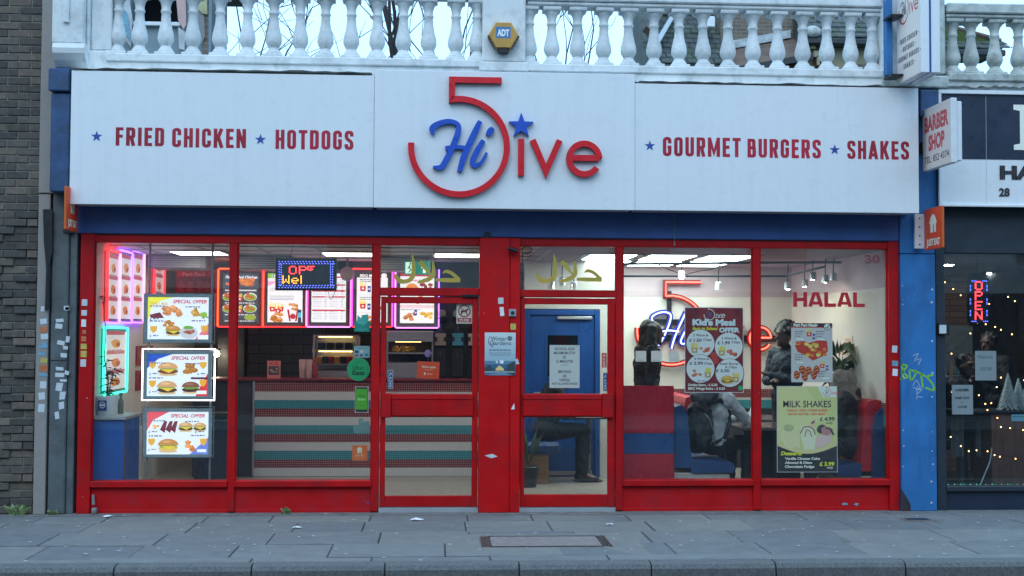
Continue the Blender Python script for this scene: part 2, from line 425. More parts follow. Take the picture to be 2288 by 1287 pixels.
pm('red_paint', (.47, .002, .004), .52, .2, 3, .2, 45, chips=((.55, .57, .6), .735, 30), dirt=((.20, .015, .02), .5, 5), spec=.28)
pm('red_riser', (.53, .003, .006), .58, .16, 4, .25, 40, chips=((.03, .08, .30), .69, 12), dirt=((.20, .02, .03), .6, 4), spec=.28)
pm('red_pier', (.56, .002, .004), .5, .10, 3, .15, 50, chips=((.5, .52, .56), .73, 26), dirt=((.26, .01, .018), .45, 4), spec=.28)
pm('navy_soffit', (.035, .085, .26), .5, .15, 4, .1, 60)
pm('blue_pier', (.026, .165, .42), .5, .16, 3, .3, 40, chips=((.62, .68, .72), .69, 22), dirt=((.02, .06, .17), .5, 6, (1, 1, .4)))
pm('blue_console', (.03, .08, .19), .55, .3, 7, .3, 40, dirt=((.03, .05, .07), .8, 6))
pm('sign_white', (.80, .82, .83), .32, .012, 2.5, .04, 30, stretch=(1, 1, .12), dirt=((.60, .64, .66), .22, 22, (1, 1, .035)))
pm('sign_edge', (.55, .58, .6), .4, .06, 8, .1, 60)
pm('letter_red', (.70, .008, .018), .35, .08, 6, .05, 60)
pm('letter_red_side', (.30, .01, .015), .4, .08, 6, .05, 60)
pm('neon_channel_red', (.16, .004, .006), .5, .1, 6, .05, 60)
pm('neon_channel_blue', (.02, .03, .20), .5, .1, 6, .05, 60)
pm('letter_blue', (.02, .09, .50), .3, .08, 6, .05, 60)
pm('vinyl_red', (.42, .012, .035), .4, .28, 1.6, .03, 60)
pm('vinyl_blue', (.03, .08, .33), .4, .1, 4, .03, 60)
pm('white_masonry', (.74, .76, .75), .75, .07, 4, .45, 30, dirt=((.40, .43, .42), .75, 6), chips=((.28, .30, .28), .735, 14))
pm('baluster_white', (.74, .77, .77), .7, .08, 7, .3, 45, dirt=((.40, .43, .40), .5, 19), chips=((.30, .32, .29), .72, 22), objvar=.16)
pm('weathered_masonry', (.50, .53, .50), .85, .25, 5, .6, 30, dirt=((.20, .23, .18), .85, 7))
pm('lead_flashing', (.42, .46, .47), .5, .3, 8, .4, 30)
pm('mortar', (.30, .285, .24), .9, .2, 20, .6, 160)
for i, c in enumerate(((.105, .090, .076), (.135, .115, .095), (.085, .076, .068), (.165, .130, .10))):
    pm('brick_%d' % i, c, .85, .25, 18, .7, 120, objvar=.3)
pm('pier_grey', (.105, .12, .125), .7, .22, 4, .5, 40, dirt=((.05, .06, .06), .7, 5))
pm('trunking_beige', (.30, .27, .245), .65, .12, 5, .25, 50, dirt=((.16, .145, .13), .5, 5))
pm('black_plastic', (.012, .013, .015), .45, .2, 10, .1, 60)
pm('black_metal', (.02, .021, .024), .4, .2, 10, .1, 60, metal=.3)
pm('steel', (.50, .51, .52), .32, .04, 8, 0, 60, metal=.85, rvar=.04)
pm('aluminium', (.62, .64, .66), .38, .04, 8, 0, 60, metal=.7, rvar=.04)
pm('slab_a', (.166, .174, .174), .82, .12, 5, .5, 130, dirt=((.13, .14, .145), .55, 8), chips=((.42, .43, .42), .765, 16))
pm('slab_b', (.182, .190, .187), .82, .12, 5, .5, 130, dirt=((.15, .16, .165), .5, 7), chips=((.42, .43, .42), .765, 17))
pm('slab_c', (.150, .160, .166), .82, .12, 5, .5, 130, dirt=((.11, .12, .125), .55, 8), chips=((.40, .41, .40), .765, 18))
pm('slab_d', (.190, .192, .183), .82, .10, 5, .5, 130, dirt=((.17, .175, .17), .5, 8), chips=((.44, .45, .44), .765, 15))
pm('joint_sand', (.10, .106, .106), .95, .3, 30, .5, 150)
pm('kerb_granite', (.125, .13, .13), .8, .35, 60, .8, 110, dirt=((.08, .085, .09), .6, 9))
pm('asphalt', (.05, .051, .053), .85, .35, 70, .8, 150)
pm('concrete_strip', (.165, .165, .16), .88, .25, 9, .6, 90, dirt=((.08, .08, .08), .6, 10))
pm('iron_cover', (.17, .13, .11), .7, .35, 30, .6, 110)
pm('cover_infill', (.235, .20, .19), .85, .2, 20, .5, 120)
pm('gum', (.48, .49, .48), .8, .15, 30, .2, 80)
pm('paper_white', (.78, .80, .82), .7, .05, 12, .05, 60)
pm('plastic_white', (.72, .74, .75), .4, .05, 12, .05, 60)
pm('cream_wall', (.74, .705, .63), .7, .04, 3, .1, 60)
pm('grey_wall', (.52, .52, .50), .7, .06, 3, .1, 60)
pm('dark_wall', (.035, .036, .04), .6, .2, 5, .2, 60)
pm('ceiling_white', (.70, .68, .63), .8, .05, 3, .1, 60)
pm('ceiling_neon_tint', (.36, .25, .29), .8, .08, 3, .1, 60)  # neon spill and shade painted into the dining ceiling colour
pm('wall_neon_tint', (.58, .46, .48), .75, .08, 3, .1, 60)  # neon spill painted into the upper wall colour
pm('ceiling_grid', (.42, .41, .39), .6, .05, 3, .1, 60)
pm('duct_grey', (.20, .205, .21), .5, .1, 5, .1, 60)
pm('cabinet_blue', (.025, .11, .40), .4, .08, 4, .08, 60)
pm('door_blue', (.014, .09, .33), .38, .12, 3, .1, 50)
pm('worktop', (.40, .40, .39), .4, .2, 14, .15, 60)
pm('floor_tile', (.33, .295, .24), .45, .12, 5, .15, 50, stretch=(1, 6, 1))
pm('vinyl_seat_blue', (.018, .065, .18), .4, .2, 5, .6, 9, bdist=.02)
pm('vinyl_seat_red', (.50, .02, .03), .38, .12, 5, .3, 14)
pm('panel_red', (.42, .015, .03), .3, .08, 3, .08, 40)
pm('panel_blue', (.02, .07, .20), .3, .08, 3, .08, 40)
pm('terrace_render', (.60, .57, .53), .7, .1, 2, .1, 50)
pm('bench_grey', (.42, .40, .36), .5, .1, 5, .1, 50)
pm('wood_box', (.30, .16, .07), .55, .25, 4, .2, 60, stretch=(1, 1, 6))
pm('wood_dark', (.17, .075, .05), .5, .3, 4, .2, 60, stretch=(6, 1, 1))
pm('table_dark', (.05, .035, .033), .3, .15, 5, .1, 50)
pm('skin', (.30, .17, .115), .5, .12, 20, .2, 110)
pm('skin_dark', (.11, .06, .042), .5, .12, 20, .2, 110)
pm('hair_dark', (.016, .013, .012), .55, .4, 60, .8, 140, stretch=(3, 3, .5))
pm('coat_black', (.013, .014, .017), .7, .4, 16, .9, 11, bdist=.03)
pm('coat_navy', (.011, .019, .034), .7, .4, 16, .9, 11, bdist=.03)
pm('cloth_grey', (.56, .61, .63), .85, .2, 14, .9, 12, bdist=.03)
pm('hood_grey', (.11, .115, .12), .85, .2, 14, .5, 90)
pm('hood_brown', (.21, .175, .15), .9, .25, 14, .6, 90)
pm('trouser_black', (.014, .015, .018), .8, .3, 14, .8, 12, bdist=.03)
pm('shoe_black', (.012, .012, .014), .45, .3, 14, .2, 90)
pm('bag_black', (.016, .017, .019), .45, .35, 9, .9, 10, bdist=.03)
pm('leaf', (.15, .20, .075), .45, .4, 14, .2, 60)
pm('leaf_dark', (.022, .055, .022), .5, .35, 14, .2, 60)
pm('frosted_leaf', (.62, .68, .66), .8, .35, 40, .4, 90)
pm('bark', (.035, .030, .028), .9, .3, 14, .7, 60)
pm('soil', (.03, .022, .016), .95, .3, 20, .6, 80)
pm('slate', (.058, .066, .064), .75, .4, 5, .5, 60, dirt=((.045, .075, .02), .9, 2.6), chips=((.20, .22, .20), .69, 6))
pm('clay_ridge', (.13, .088, .066), .8, .3, 6, .5, 60)
pm('house_brick_paint', (.36, .31, .20), .85, .15, 4, .4, 60)
pm('gutter_black', (.02, .022, .025), .45, .2, 6, .2, 60)
pm('alarm_yellow', (.55, .30, .06), .4, .1, 6, .1, 60, dirt=((.35, .2, .06), .4, 9))
pm('barber_navy', (.018, .028, .055), .35, .15, 3, .08, 60)
pm('dark_frame', (.022, .032, .045), .45, .2, 5, .15, 60)
pm('orange_board', (.62, .12, .015), .4, .06, 5, .05, 60)
pm('graffiti_green', (.22, .50, .05), .5, .1, 6, .05, 60)
pm('graffiti_pale', (.42, .50, .58), .5, .1, 6, .05, 60)
pm('sticker_white', (.62, .66, .68), .6, .12, 30, .1, 60, dirt=((.35, .4, .42), .6, 30))
pm('sticker_yellow', (.55, .47, .10), .6, .2, 30, .1, 60)
pm('sticker_orange', (.5, .16, .06), .6, .3, 40, .1, 60)
pm('sticker_blue', (.16, .34, .44), .6, .3, 40, .1, 60)
pm('yellow_vinyl', (.78, .50, .012), .5, .08, 5, .05, 60)
pm('counter_top', (.20, .02, .03), .35, .1, 5, .1, 60)
pm('bottle_pink', (.55, .36, .33), .4, .1, 6, .1, 60)
pm('bottle_red', (.30, .02, .03), .35, .1, 6, .1, 60)
pm('slush_blue', (.07, .28, .40), .35, .1, 6, .1, 60)
pm('slush_tan', (.32, .24, .20), .35, .1, 6, .1, 60)
pm('food_gold', (.55, .30, .05), .6, .4, 20, .6, 60)
pm('acrylic_grey', (.30, .36, .38), .25, .08, 6, .05, 60)
pm('curtain_pale', (.50, .52, .54), .8, .2, 6, .3, 60)
pm('poster_faded', (.42, .40, .22), .8, .4, 5, .2, 60)
pm('render_teal', (.22, .28, .30), .8, .15, 5, .3, 60)
pm('brick_far', (.20, .135, .09), .85, .3, 9, .5, 60)
pm('moss', (.06, .09, .02), .95, .4, 30, .9, 80)
pm('mural_red', (.32, .02, .03), .6, .5, 4, .1, 60)
pm('balloon_violet', (.35, .25, .55), .3, .1, 6, .05, 60)
tiles('mosaic_red', (.18, .010, .022), (.44, .30, .27), .026, .026)
tiles('mosaic_white', (.66, .64, .61), (.54, .53, .51), .026, .026, var=.03)
tiles('mosaic_teal', (.035, .24, .28), (.12, .34, .37), .026, .026, var=.06)
tiles('kitchen_tile', (.16, .165, .135), (.07, .075, .065), .30, .13, off=.5, rough=.3, mortar=.08, bump=.5)
tiles('barber_brick', (.30, .165, .12), (.16, .11, .09), .22, .075, off=.5, rough=.7, mortar=.2)
tiles('far_bricks', (.15, .115, .085), (.19, .17, .145), .225, .075, off=.5, rough=.85, mortar=.3)
tiles('opposite_bricks', (.26, .19, .15), (.30, .28, .25), .225, .075, off=.5, rough=.85, mortar=.3)
glass('window_glass', (.97, .99, .98)); glass('acrylic', (.92, .95, .96), .05); glass('barber_glass', (.80, .86, .88))
glass('smoked_glass', (.35, .38, .40), .05)
attr('print_matt', 0, .55); attr('print_gloss', 0, .3); attr('print_lit', 1.0); attr('print_bright', .70); attr('print_side', .42); attr('vinyl_print', 0, .4)
em('led_red', (1, .018, .022), 4.5); em('led_orange', (1, .07, .015), 4.5); em('led_magenta', (1, .05, .55), 4); em('led_violet', (.30, .10, 1), 5); em('led_pink', (1, .25, .95), 3.5)
em('led_white', (.95, .92, 1), 6); em('led_cyan', (.05, .85, .62), 3.2); em('led_amber', (1, .45, .10), 6)
em('neon_red', (1, .085, .055), 6); em('neon_blue', (.30, .34, 1), 5.5); em('dot_blue', (.10, .13, 1), 5); em('dot_red', (1, .05, .06), 4.5); em('dot_gold', (1, .42, .04), 3.2)
em('panel_light', (.82, 1, 1), 9.5); em('ceiling_panel', (1, .93, .82), 7.5); em('bulb_warm', (1, .84, .62), 150); em('exit_green', (.02, .32, .20), .5); em('fairy', (1, .45, .14), 16)
em('heat_lamp', (1, .60, .20), 9); em('tube_white', (1, .96, .9), 240); em('green_glow', (.1, .8, .5), 1.5)
# ------------------------------------------------------------------ ground, road, pavement, kerb
def structure(o): o['kind'] = 'structure'; return o
structure(BX('ground', MAT['asphalt'], None, -400, 400, -400, 400, -.60, -.135))
structure(BX('road', MAT['asphalt'], None, -60, 60, -10.6, -2.76, -.20, -.12))
structure(BX('far_pavement', MAT['concrete_strip'], None, -60, 60, -14.6, -10.6, -.20, -.01))
pav = structure(BX('pavement', MAT['joint_sand'], None, -14, 14, -2.60, .30, -.30, -.022))
BX('threshold_strip', MAT['concrete_strip'], pav, -14, 14, -.17, .02, -.022, .002)
ROWS = [(-.17, -.56), (-.56, -1.17), (-1.17, -1.78), (-1.78, -2.37), (-2.37, -2.585)]
slab_mesh = {}
cov = (SX(1072, -1.75, 1200), SX(1362, -1.75, 1200), -2.03, -1.47)
sur = (cov[0]-.22, cov[1]+.24, -2.36, -1.20)
for ri, (ya, yb) in enumerate(ROWS):
    x = -8.2+(.45 if ri % 2 else 0)+random.uniform(-.12, .12)
    while x < 8.6:
        L = random.choice((.60, .75, .90, .90, .90)) if ri < 4 else random.choice((.9, 1.2))
        if x+L > -6.5 and x < 8.0:
            key = (ri, L, random.randrange(4))
            if key not in slab_mesh:
                g = .005
                m = MB().box(g, L-g, yb+g, ya-g, -.04, 0, .006)
                o = m.build('paving_slab', MAT['slab_'+'abcd'[key[2]]], pav); slab_mesh[key] = o.data
            else: o = link(bpy.data.objects.new('paving_slab', slab_mesh[key]), pav)
            o.location = (x, 0, random.uniform(-.003, .003)); o.rotation_euler = (R(random.uniform(-.15, .15)), R(random.uniform(-.2, .2)), 0)
        x += L
kerb = structure(BX('kerb', MAT['joint_sand'], None, -14, 14, -2.72, -2.60, -.30, -.03))
x = -8.02
kerb_j = [SX(p, -2.74, 1262) for p in (-640, -340, -40, 255, 562, 860, 1160, 1455, 1733, 2022, 2310, 2600)]
for a, b in zip(kerb_j, kerb_j[1:]):
    g = .006
    m = MB(); h = random.uniform(-.002, .004)
    m.prism([(-2.59, -.25), (-2.76, -.25), (-2.755, -.035), (-2.735, -.004), (-2.70, .004), (-2.59, .004)], 'yz', a+g, b-g)
    o = m.build('kerb_stone', MAT['kerb_granite'], kerb); o.location.z = h
# access cover
t = thing('access_cover', 'rectangular rusty iron access cover set in the pavement in front of the doors', 'cover')
MB().box(sur[0], sur[1], sur[2], sur[3]-.12, -.02, .0035, .004).build('concrete_surround', MAT['slab_d'], t)
MB().box(cov[0], cov[1], cov[2], cov[3], -.01, .0075, .004).build('frame', MAT['iron_cover'], t)
pl = MB(); bx = (cov[0]+.09, cov[1]-.09, cov[2]+.05, cov[3]-.05)
pl.box(bx[0], bx[1], bx[2], bx[3], 0, .012, .003)
pl.build('infill_plate', MAT['cover_infill'], t)
rb = MB()
for i in range(4):
    for sx, e in ((-1, cov[0]+.02+i*.02), (1, cov[1]-.02-i*.02)): rb.box(e-.005, e+.005, cov[2]+.03, cov[3]-.03, .004, .014)
n = 46
for i in range(n):
    xx = bx[0]+(bx[1]-bx[0])*i/(n-1)
    for yy in (cov[2]+.025, cov[3]-.025): rb.box(xx-.007, xx+.007, yy-.012, yy+.012, .004, .013)
rb.build('raised_rib', MAT['gutter_black'], t)
t = thing('stop_valve_cover', 'small dark broken stop valve cover near the blue pier', 'cover')
vx, vy = SX(2050, -.62, 1168), -.62
MB().box(vx-.13, vx+.15, vy-.09, vy+.09, -.01, .007, .003).build('rim', MAT['iron_cover'], t)
MB().box(vx-.11, vx+.10, vy-.06, vy+.06, 0, .011, .003).build('lid', MAT['gutter_black'], t)
gm = MB(); g = random.Random(3)
for i in range(150):
    x, y, r = g.uniform(-4.6, 5.6), -g.random()**.8*2.5-.05, g.uniform(.006, .017)
    n = 7; ph = g.random()*6
    gm.add([(x+r*(1+.25*g.random())*math.cos(ph+2*math.pi*j/n), y+r*(.8+.25*g.random())*math.sin(ph+2*math.pi*j/n), .0055) for j in range(n)]+[(x, y, .009)],
           [(j, (j+1) % n, n) for j in range(n)])
tag(gm.build('chewing_gum', MAT['gum']), 'pale flattened chewing gum spots all over the pavement', 'gum', kind='stuff')
for lab, p, q, s in (('crumpled white paper scrap on the pavement below the second window', 663, 1178, .05), ('folded white paper scrap lying at the foot of the first window', 240, 1152, .05),
                     ('torn pale wrapper on the pavement before the first door', 930, 1162, .07), ('small beige bottle cap on the pavement before the second door', 1362, 1174, .035)):
    yy = -(1.69*2784/(q-750)-12)*-1.0
    yy = 1.69*2784/(q-752.0)-12.0
    xx = SX(p, yy, q); m = MB(); gg = random.Random(p); k = 7
    ring = [(xx+s*math.cos(2*math.pi*i/k)*gg.uniform(.5, 1.1), yy+.7*s*math.sin(2*math.pi*i/k)*gg.uniform(.5, 1.1), .006+gg.random()*.012) for i in range(k)]
    m.add(ring+[(xx, yy, .006+s*.35), (xx, yy, .004)], [(i, (i+1) % k, k) for i in range(k)]+[((i+1) % k, i, k+1) for i in range(k)])
    tag(m.build('litter_scrap', MAT['paper_white']), lab, 'litter')
def weed(lab, p, q, h, n, Y=-.06):
    x = SX(p, Y, q); m = MB(); gg = random.Random(p)
    for i in range(n):
        a, l = gg.random()*6.28, h*gg.uniform(.5, 1.1); bx0 = x+gg.uniform(-.5, .5)*h*1.3; by0 = Y+gg.uniform(-.3, .2)*h
        tip = Vector((bx0+math.cos(a)*l*.7, by0+math.sin(a)*l*.4, l)); w = .012
        m.add([(bx0-w, by0, 0), (bx0+w, by0, 0), ((bx0+tip.x)/2+w*1.4, (by0+tip.y)/2, l*.65), tip, ((bx0+tip.x)/2-w*1.4, (by0+tip.y)/2-.01, l*.68)], [(0, 1, 2, 4), (4, 2, 3)])
    tag(m.build('weed', MAT['leaf']), lab, 'weed')
weed('low green weeds growing at the foot of the brick wall', 40, 1150, .10, 40)
weed('small yellow green weed at the foot of the second stall riser', 638, 1146, .07, 9)
weed('tiny weed at the foot of the grey pier', 118, 1152, .05, 10)

# ------------------------------------------------------------------ brick wall at the side
xr = SX(86, 0, 600)
bw = tag(MB().box(-7.0, xr-.004, .012, .30, -.1, 5.6).build('brick_wall', MAT['mortar']), 'dark grey brick wall of the neighbouring building with projecting courses lower down', 'wall')
bm_ = {}
zc = 0.0; k = 0; cut = SZ(478, 0, 60)
while zc < 5.5:
    full = xr-.006; x = full; i = 0
    first = .215 if k % 2 else .1025
    while x > -4.75:
        L = first if i == 0 else .215
        proj = 0.0
        if zc < cut:
            blk = int(zc/.15) % 2
            right = (full-x) < .2
            proj = .024 if (blk == 0) == right else 0.0
        key = (round(L, 3), proj > 0, random.randrange(4))
        if key not in bm_:
            o = MB().box(-L+.005, -.005, -proj, .10, .005, .070, .004).build('brick', MAT['brick_%d' % key[2]], bw); bm_[key] = o.data
        else: o = link(bpy.data.objects.new('brick', bm_[key]), bw)
        o.location = (x, random.uniform(-.003, .003), zc+random.uniform(-.0015, .0015)); o.rotation_euler = (0, R(random.uniform(-.4, .4)), 0)
        x -= L; i += 1
    zc += .075; k += 1
# trunking + pier + console
x0, x1 = SX(84, -.03, 600), SX(118, -.03, 600)
t = thing('cable_trunking', 'tall beige trunking running up between the brick wall and the grey pier', 'trunking')
BX('upper_length', MAT['trunking_beige'], t, x0, x1+.02, -.05, .20, SZ(432, -.03, 100), 5.6, .006)
BX('lower_length', MAT['trunking_beige'], t, x0, x1-.03, -.04, .20, 0, SZ(434, -.03, 100), .006)
fl = MB(); A = [P3(97, 468, -.055), P3(118, 468, -.055), P3(117, 560, -.07), P3(108, 600, -.075), P3(112, 690, -.06), P3(101, 694, -.06), P3(104, 600, -.06), P3(99, 540, -.058)]
fl.prism([(p.x, p.z) for p in A], 'xz', -.072, -.050); fl.build('torn_black_tape', MAT['black_plastic'], t)
x2, x3 = SX(113, -.01, 800), SX(168, -.01, 800)
t = thing('grey_pier', 'dark grey pier covered in sticker remains beside the first window', 'pier')
BX('shaft', MAT['pier_grey'], t, x2+.002, x3-.07, -.035, .25, 0, SZ(425, 0, 140), .01)
BX('side_strip', MAT['pier_grey'], t, x3-.068, x3, -.005, .25, 0, SZ(430, 0, 160), .006)
BX('horizontal_seam', MAT['black_plastic'], t, x2+.01, x3-.075, -.037, -.03, SZ(806, 0, 140), SZ(804, 0, 140))
g = random.Random(11)
spots = [(148, 688, 12, 10), (133, 716, 18, 8), (131, 729, 16, 12), (136, 766, 17, 10), (146, 777, 12, 8), (142, 794, 15, 10), (150, 690, 9, 9), (151, 758, 8, 14), (133, 824, 18, 8), (133, 838, 20, 10), (149, 833, 10, 9), (141, 850, 16, 6), (132, 864, 15, 20),
         (139, 884, 13, 20), (137, 906, 12, 18), (127, 928, 10, 18)]
st = MB()
for p, q, w, h in spots:
    x, z = S(p, q, -.04); w /= 480; h /= 480; a = g.uniform(-.25, .25)
    c = [(-w*g.uniform(.8, 1), -h), (w, -h*g.uniform(.7, 1)), (w*g.uniform(.8, 1), h), (-w, h*g.uniform(.7, 1))]
    st.prism([(x+u*math.cos(a)-v*math.sin(a), z+u*math.sin(a)+v*math.cos(a)) for u, v in c], 'xz', -.0375, -.034)
st.build('sticker_scraps', MAT['sticker_white'], t)['kind'] = 'stuff'
for nm, lst in (('sticker_white', [(97, 718, 15, 12), (99, 752, 16, 12), (96, 860, 14, 16), (93, 885, 14, 16), (92, 912, 14, 18), (95, 690, 8, 12)]), ('sticker_orange', [(97, 736, 16, 12), (97, 822, 18, 14)]),
                ('sticker_yellow', [(98, 806, 15, 10)]), ('sticker_blue', [(97, 772, 18, 12), (93, 790, 14, 8), (97, 838, 18, 6)])):
    for p, q, w, h in lst:
        x, z = S(p, q, -.045); w /= 480; h /= 480; a = g.uniform(-.12, .12)
        o = MB().prism([(u*math.cos(a)-v*math.sin(a), u*math.sin(a)+v*math.cos(a)) for u, v in ((-w, -h), (w, -h), (w, h), (-w, h))], 'xz', -.0025, .0005).build('sticker', MAT[nm], t)
        o.location = (x, -.0405, z)
t = thing('blue_console', 'weathered dark blue console block at the end of the sign above the grey pier', 'console')
xa, xb = SX(113, -.15, 300), SX(160, -.15, 300)
BX('cap_block', MAT['blue_console'], t, xa-.004, xb, -.24, .2, SZ(207, -.15, 130), SZ(156, -.15, 130), .012)
BX('shaft', MAT['blue_console'], t, xa+.012, xb, -.20, .2, SZ(430, -.15, 130), SZ(209, -.15, 130), .012)
BX('dark_return', MAT['black_plastic'], t, xb-.09, xb-.001, -.05, .1, SZ(520, -.05, 150), SZ(431, -.15, 150))

# ------------------------------------------------------------------ shopfront
sf = thing('shopfront', 'red painted shopfront with large panes, two doors and a central pier', 'shopfront')
RP, RR = MAT['red_paint'], MAT['red_riser']
ZH0, ZH1 = SZ(549, 0, 1100), SZ(531, 0, 1100)          # head rail
ZS0, ZS1 = SZ(1087, 0, 1100), SZ(1073, 0, 1100)        # sill
XL0, XL1 = SX(176, 0, 830), SX(206, 0, 830)
V = {k: (SX(a, 0, 830), SX(b, 0, 830)) for k, a, b in (('m1', 511, 527), ('m2', 831, 848), ('p', 1070, 1161), ('m3', 1376, 1392), ('m4', 1683, 1700), ('r', 1986, 2009))}
FD = .10
BX('head_rail', RP, sf, XL0+.002, V['r'][1]-.002, .008, FD, ZH0, ZH1, .006)
BX('jamb', RP, sf, XL0, XL1, -.012, FD, 0, ZH1+.003, .006)
BX('jamb', RP, sf, V['r'][0], V['r'][1], -.012, FD, 0, ZH1+.003, .006)
for k in ('m1', 'm2', 'm3', 'm4'): BX('mullion', RP, sf, V[k][0], V[k][1], .0, FD, .01, ZH0+.002, .006)
BX('pier', MAT['red_pier'], sf, V['p'][0], V['p'][1]-.10, -.05, FD+.05, 0, ZH1-.005, .008)
BX('pier_side', MAT['red_pier'], sf, V['p'][1]-.098, V['p'][1], -.043, FD+.05, 0, ZH1-.006, .006)
wins = [(XL1, V['m1'][0]), (V['m1'][1], V['m2'][0]), (V['m3'][1], V['m4'][0]), (V['m4'][1], V['r'][0])]
wl = ['first', 'second', 'third', 'fourth']
for a, b in wins:
    BX('sill', RP, sf, a-.002, b+.002, -.018, FD+.02, ZS0, ZS1, .006)
    BX('stall_riser', RR, sf, a-.002, b+.002, .028, FD, -.01, ZS0-.001, .004)
    BX('riser_plinth', RR, sf, a-.001, b+.001, .018, .028, .0, .035, .003)
    MB().box(a+.002, b-.002, .050, .056, ZS1+.002, ZH0-.002).build('window_pane', MAT['window_glass'], sf)
    for q in (a+.006, b-.006): BX('glazing_bead', RP, sf, q-.006, q+.006, .030, .049, ZS1+.001, ZH0-.001)
# fanlights and doors
doors = [(V['m2'][1], V['p'][0], 1, 643, 661), (V['p'][1], V['m3'][0], -1, 648, 664)]
for a, b, s, q0, q1 in doors:
    mp = 958 if s > 0 else 1268
    zt0, zt1 = SZ(q1, 0, mp), SZ(q0, 0, mp)
    BX('transom', RP, sf, a-.002, b+.002, -.004, FD, zt0, zt1, .005)
    MB().box(a+.002, b-.002, .050, .056, zt1+.002, ZH0-.002).build('fanlight_pane', MAT['window_glass'], sf)
    d = bpy.data.objects.new('door', None); link(d, sf)
    d['label'] = 'red door beside the mosaic counter' if s > 0 else 'red door with the school kids notice'
    g_ = .008; x0, x1 = a+g_, b-g_; zt = zt0-.008; zb = SZ(1133, 0, mp)
    gx0, gx1 = (SX(862, .02, 830), SX(1055, .02, 830)) if s > 0 else (SX(1172, .02, 830), SX(1358, .02, 830))
    gz = [SZ(v, .02, mp) for v in ((678, 880, 932, 1108) if s > 0 else (680, 880, 932, 1105))]
    BX('door_stile', RP, d, x0, gx0, .012, .062, zb, zt, .004); BX('door_stile', RP, d, gx1, x1, .012, .062, zb, zt, .004)
    BX('top_rail', RP, d, gx0, gx1, .014, .060, gz[0], zt-.002, .004); BX('bottom_rail', RP, d, gx0, gx1, .014, .060, zb+.001, gz[3], .004)
    BX('middle_rail', RP, d, gx0, gx1, .014, .060, gz[2], gz[1], .004)
    MB().box(gx0, gx1, .034, .040, gz[1]+.001, gz[0]-.001).build('upper_pane', MAT['window_glass'], d)
    MB().box(gx0, gx1, .034, .040, gz[3]+.001, gz[2]-.001).build('lower_pane', MAT['window_glass'], d)
    # push bar with its end block
    ex0, ex1 = ((x0+.015, x0+.105) if s > 0 else (x1-.125, x1-.02))
    BX('push_bar', RP, d, (ex1 if s > 0 else gx0-.02), (gx1+.015 if s > 0 else ex0), -.012, .012, gz[2]+.01, gz[1]-.004, .01)
    BX('bar_end_block', RP, d, ex0, ex1, -.036, .012, gz[2]-.002, gz[1]+.006, .006)
    BX('bar_groove', RP, d, (ex1 if s > 0 else gx0-.02), (gx1+.012 if s > 0 else ex0), -.019, -.010, gz[1]-.05, gz[1]-.035, .003)
    BX('keyhole', MAT['black_metal'], d, (x0+.02 if s > 0 else x1-.03), (x0+.03 if s > 0 else x1-.02), .009, .013, gz[1]+.17, gz[1]+.19)
    BX('threshold', MAT['aluminium'], sf, a+.002, b-.002, -.005, .08, .002, zb-.004)
BX('closer_box', MAT['black_metal'], sf, doors[0][1]-.17, doors[0][1]-.01, -.012, .02, SZ(664, 0, 1040), SZ(658, 0, 1040), .003)
# soffit beam over it
sb = thing('shutter_housing', 'dark blue shutter housing running under the white sign', 'shutter housing')
BX('housing', MAT['navy_soffit'], sb, XL0-.05, SX(2012, 0, 500), -.02, .25, ZH1+.004, SZ(440, 0, 1100), .006)
BX('guide_slot', MAT['black_plastic'], sb, XL0, SX(2006, 0, 500), -.006, .02, ZH1-.004, ZH1+.003)
BX('end_plate', MAT['black_metal'], sb, SX(1083, -.03, 524), SX(1095, -.03, 524), -.045, -.021, SZ(532, -.03, 1090), SZ(518, -.03, 1090), .002)

# ------------------------------------------------------------------ fascia sign
FY = -.32
fs = thing('fascia_sign', 'long white fascia sign with raised red and blue logo above the shopfront', 'sign')
zb = (SZ(455, FY, 160)+SZ(478, FY, 2052)+SZ(466, FY, 1130))/3
fx = [SX(157, FY, 300), SX(836, FY, 300), SX(1418, FY, 320), SX(2053, FY, 330)]
SW = [MAT['sign_white']]
pz = [(SZ(158, FY, 160)+SZ(168, FY, 835))/2, (SZ(155, FY, 840)+SZ(168, FY, 1418))/2, (SZ(185, FY, 1420)+SZ(198, FY, 2050))/2]
for i in range(3):
    y0 = FY-(.018 if i == 1 else 0)
    BX('sign_panel', MAT['sign_white'], fs, fx[i]+.0015, fx[i+1]-.0015, y0, y0+.02, zb-(.003 if i == 1 else 0), pz[i], .003)
    BX('sign_box', MAT['sign_edge'], fs, fx[i]+.02, fx[i+1]-.02, FY+.021, .05, zb+.01, pz[i]-.02)
def word_sign(s, p0, q0, p1, q1, mat, Y=FY):
    """vinyl capitals: cap top and baseline surveyed at both ends"""
    qd, tw = capline(s); x0, x1 = SX(p0, Y, q0), SX(p1, Y, q0); mp = (p0+p1)/2
    z1, z0 = SZ(q0, Y, mp), SZ(q1, Y, mp); m = MB()
    for k, q in qd:
        pts = [(x0+p[0]/tw*(x1-x0), z0+p[1]*(z1-z0)) for p in q]
        m.prism(pts, 'xz', Y-.0012-.0003*k, Y-.0004)
    return m
for s, p0, q0, p1, q1 in (('FRIED', 259, 285, 367, 326), ('CHICKEN', 385, 287, 550, 330), ('HOTDOGS', 616, 291, 790, 334), ('GOURMET', 1481, 307, 1655, 350), ('BURGERS', 1670, 311, 1834, 353), ('SHAKES', 1893, 315, 2031, 356)):
    word_sign(s, p0, q0, p1, q1, None).build('vinyl_word', MAT['vinyl_red'], fs)
for p, q in ((216, 305), (582, 312), (1452, 326), (1865, 335)):
    x, z = S(p, q, FY); MB().prism(star(x, z, .054), 'xz', FY-.0012, FY-.0004).build('vinyl_star', MAT['vinyl_blue'], fs)
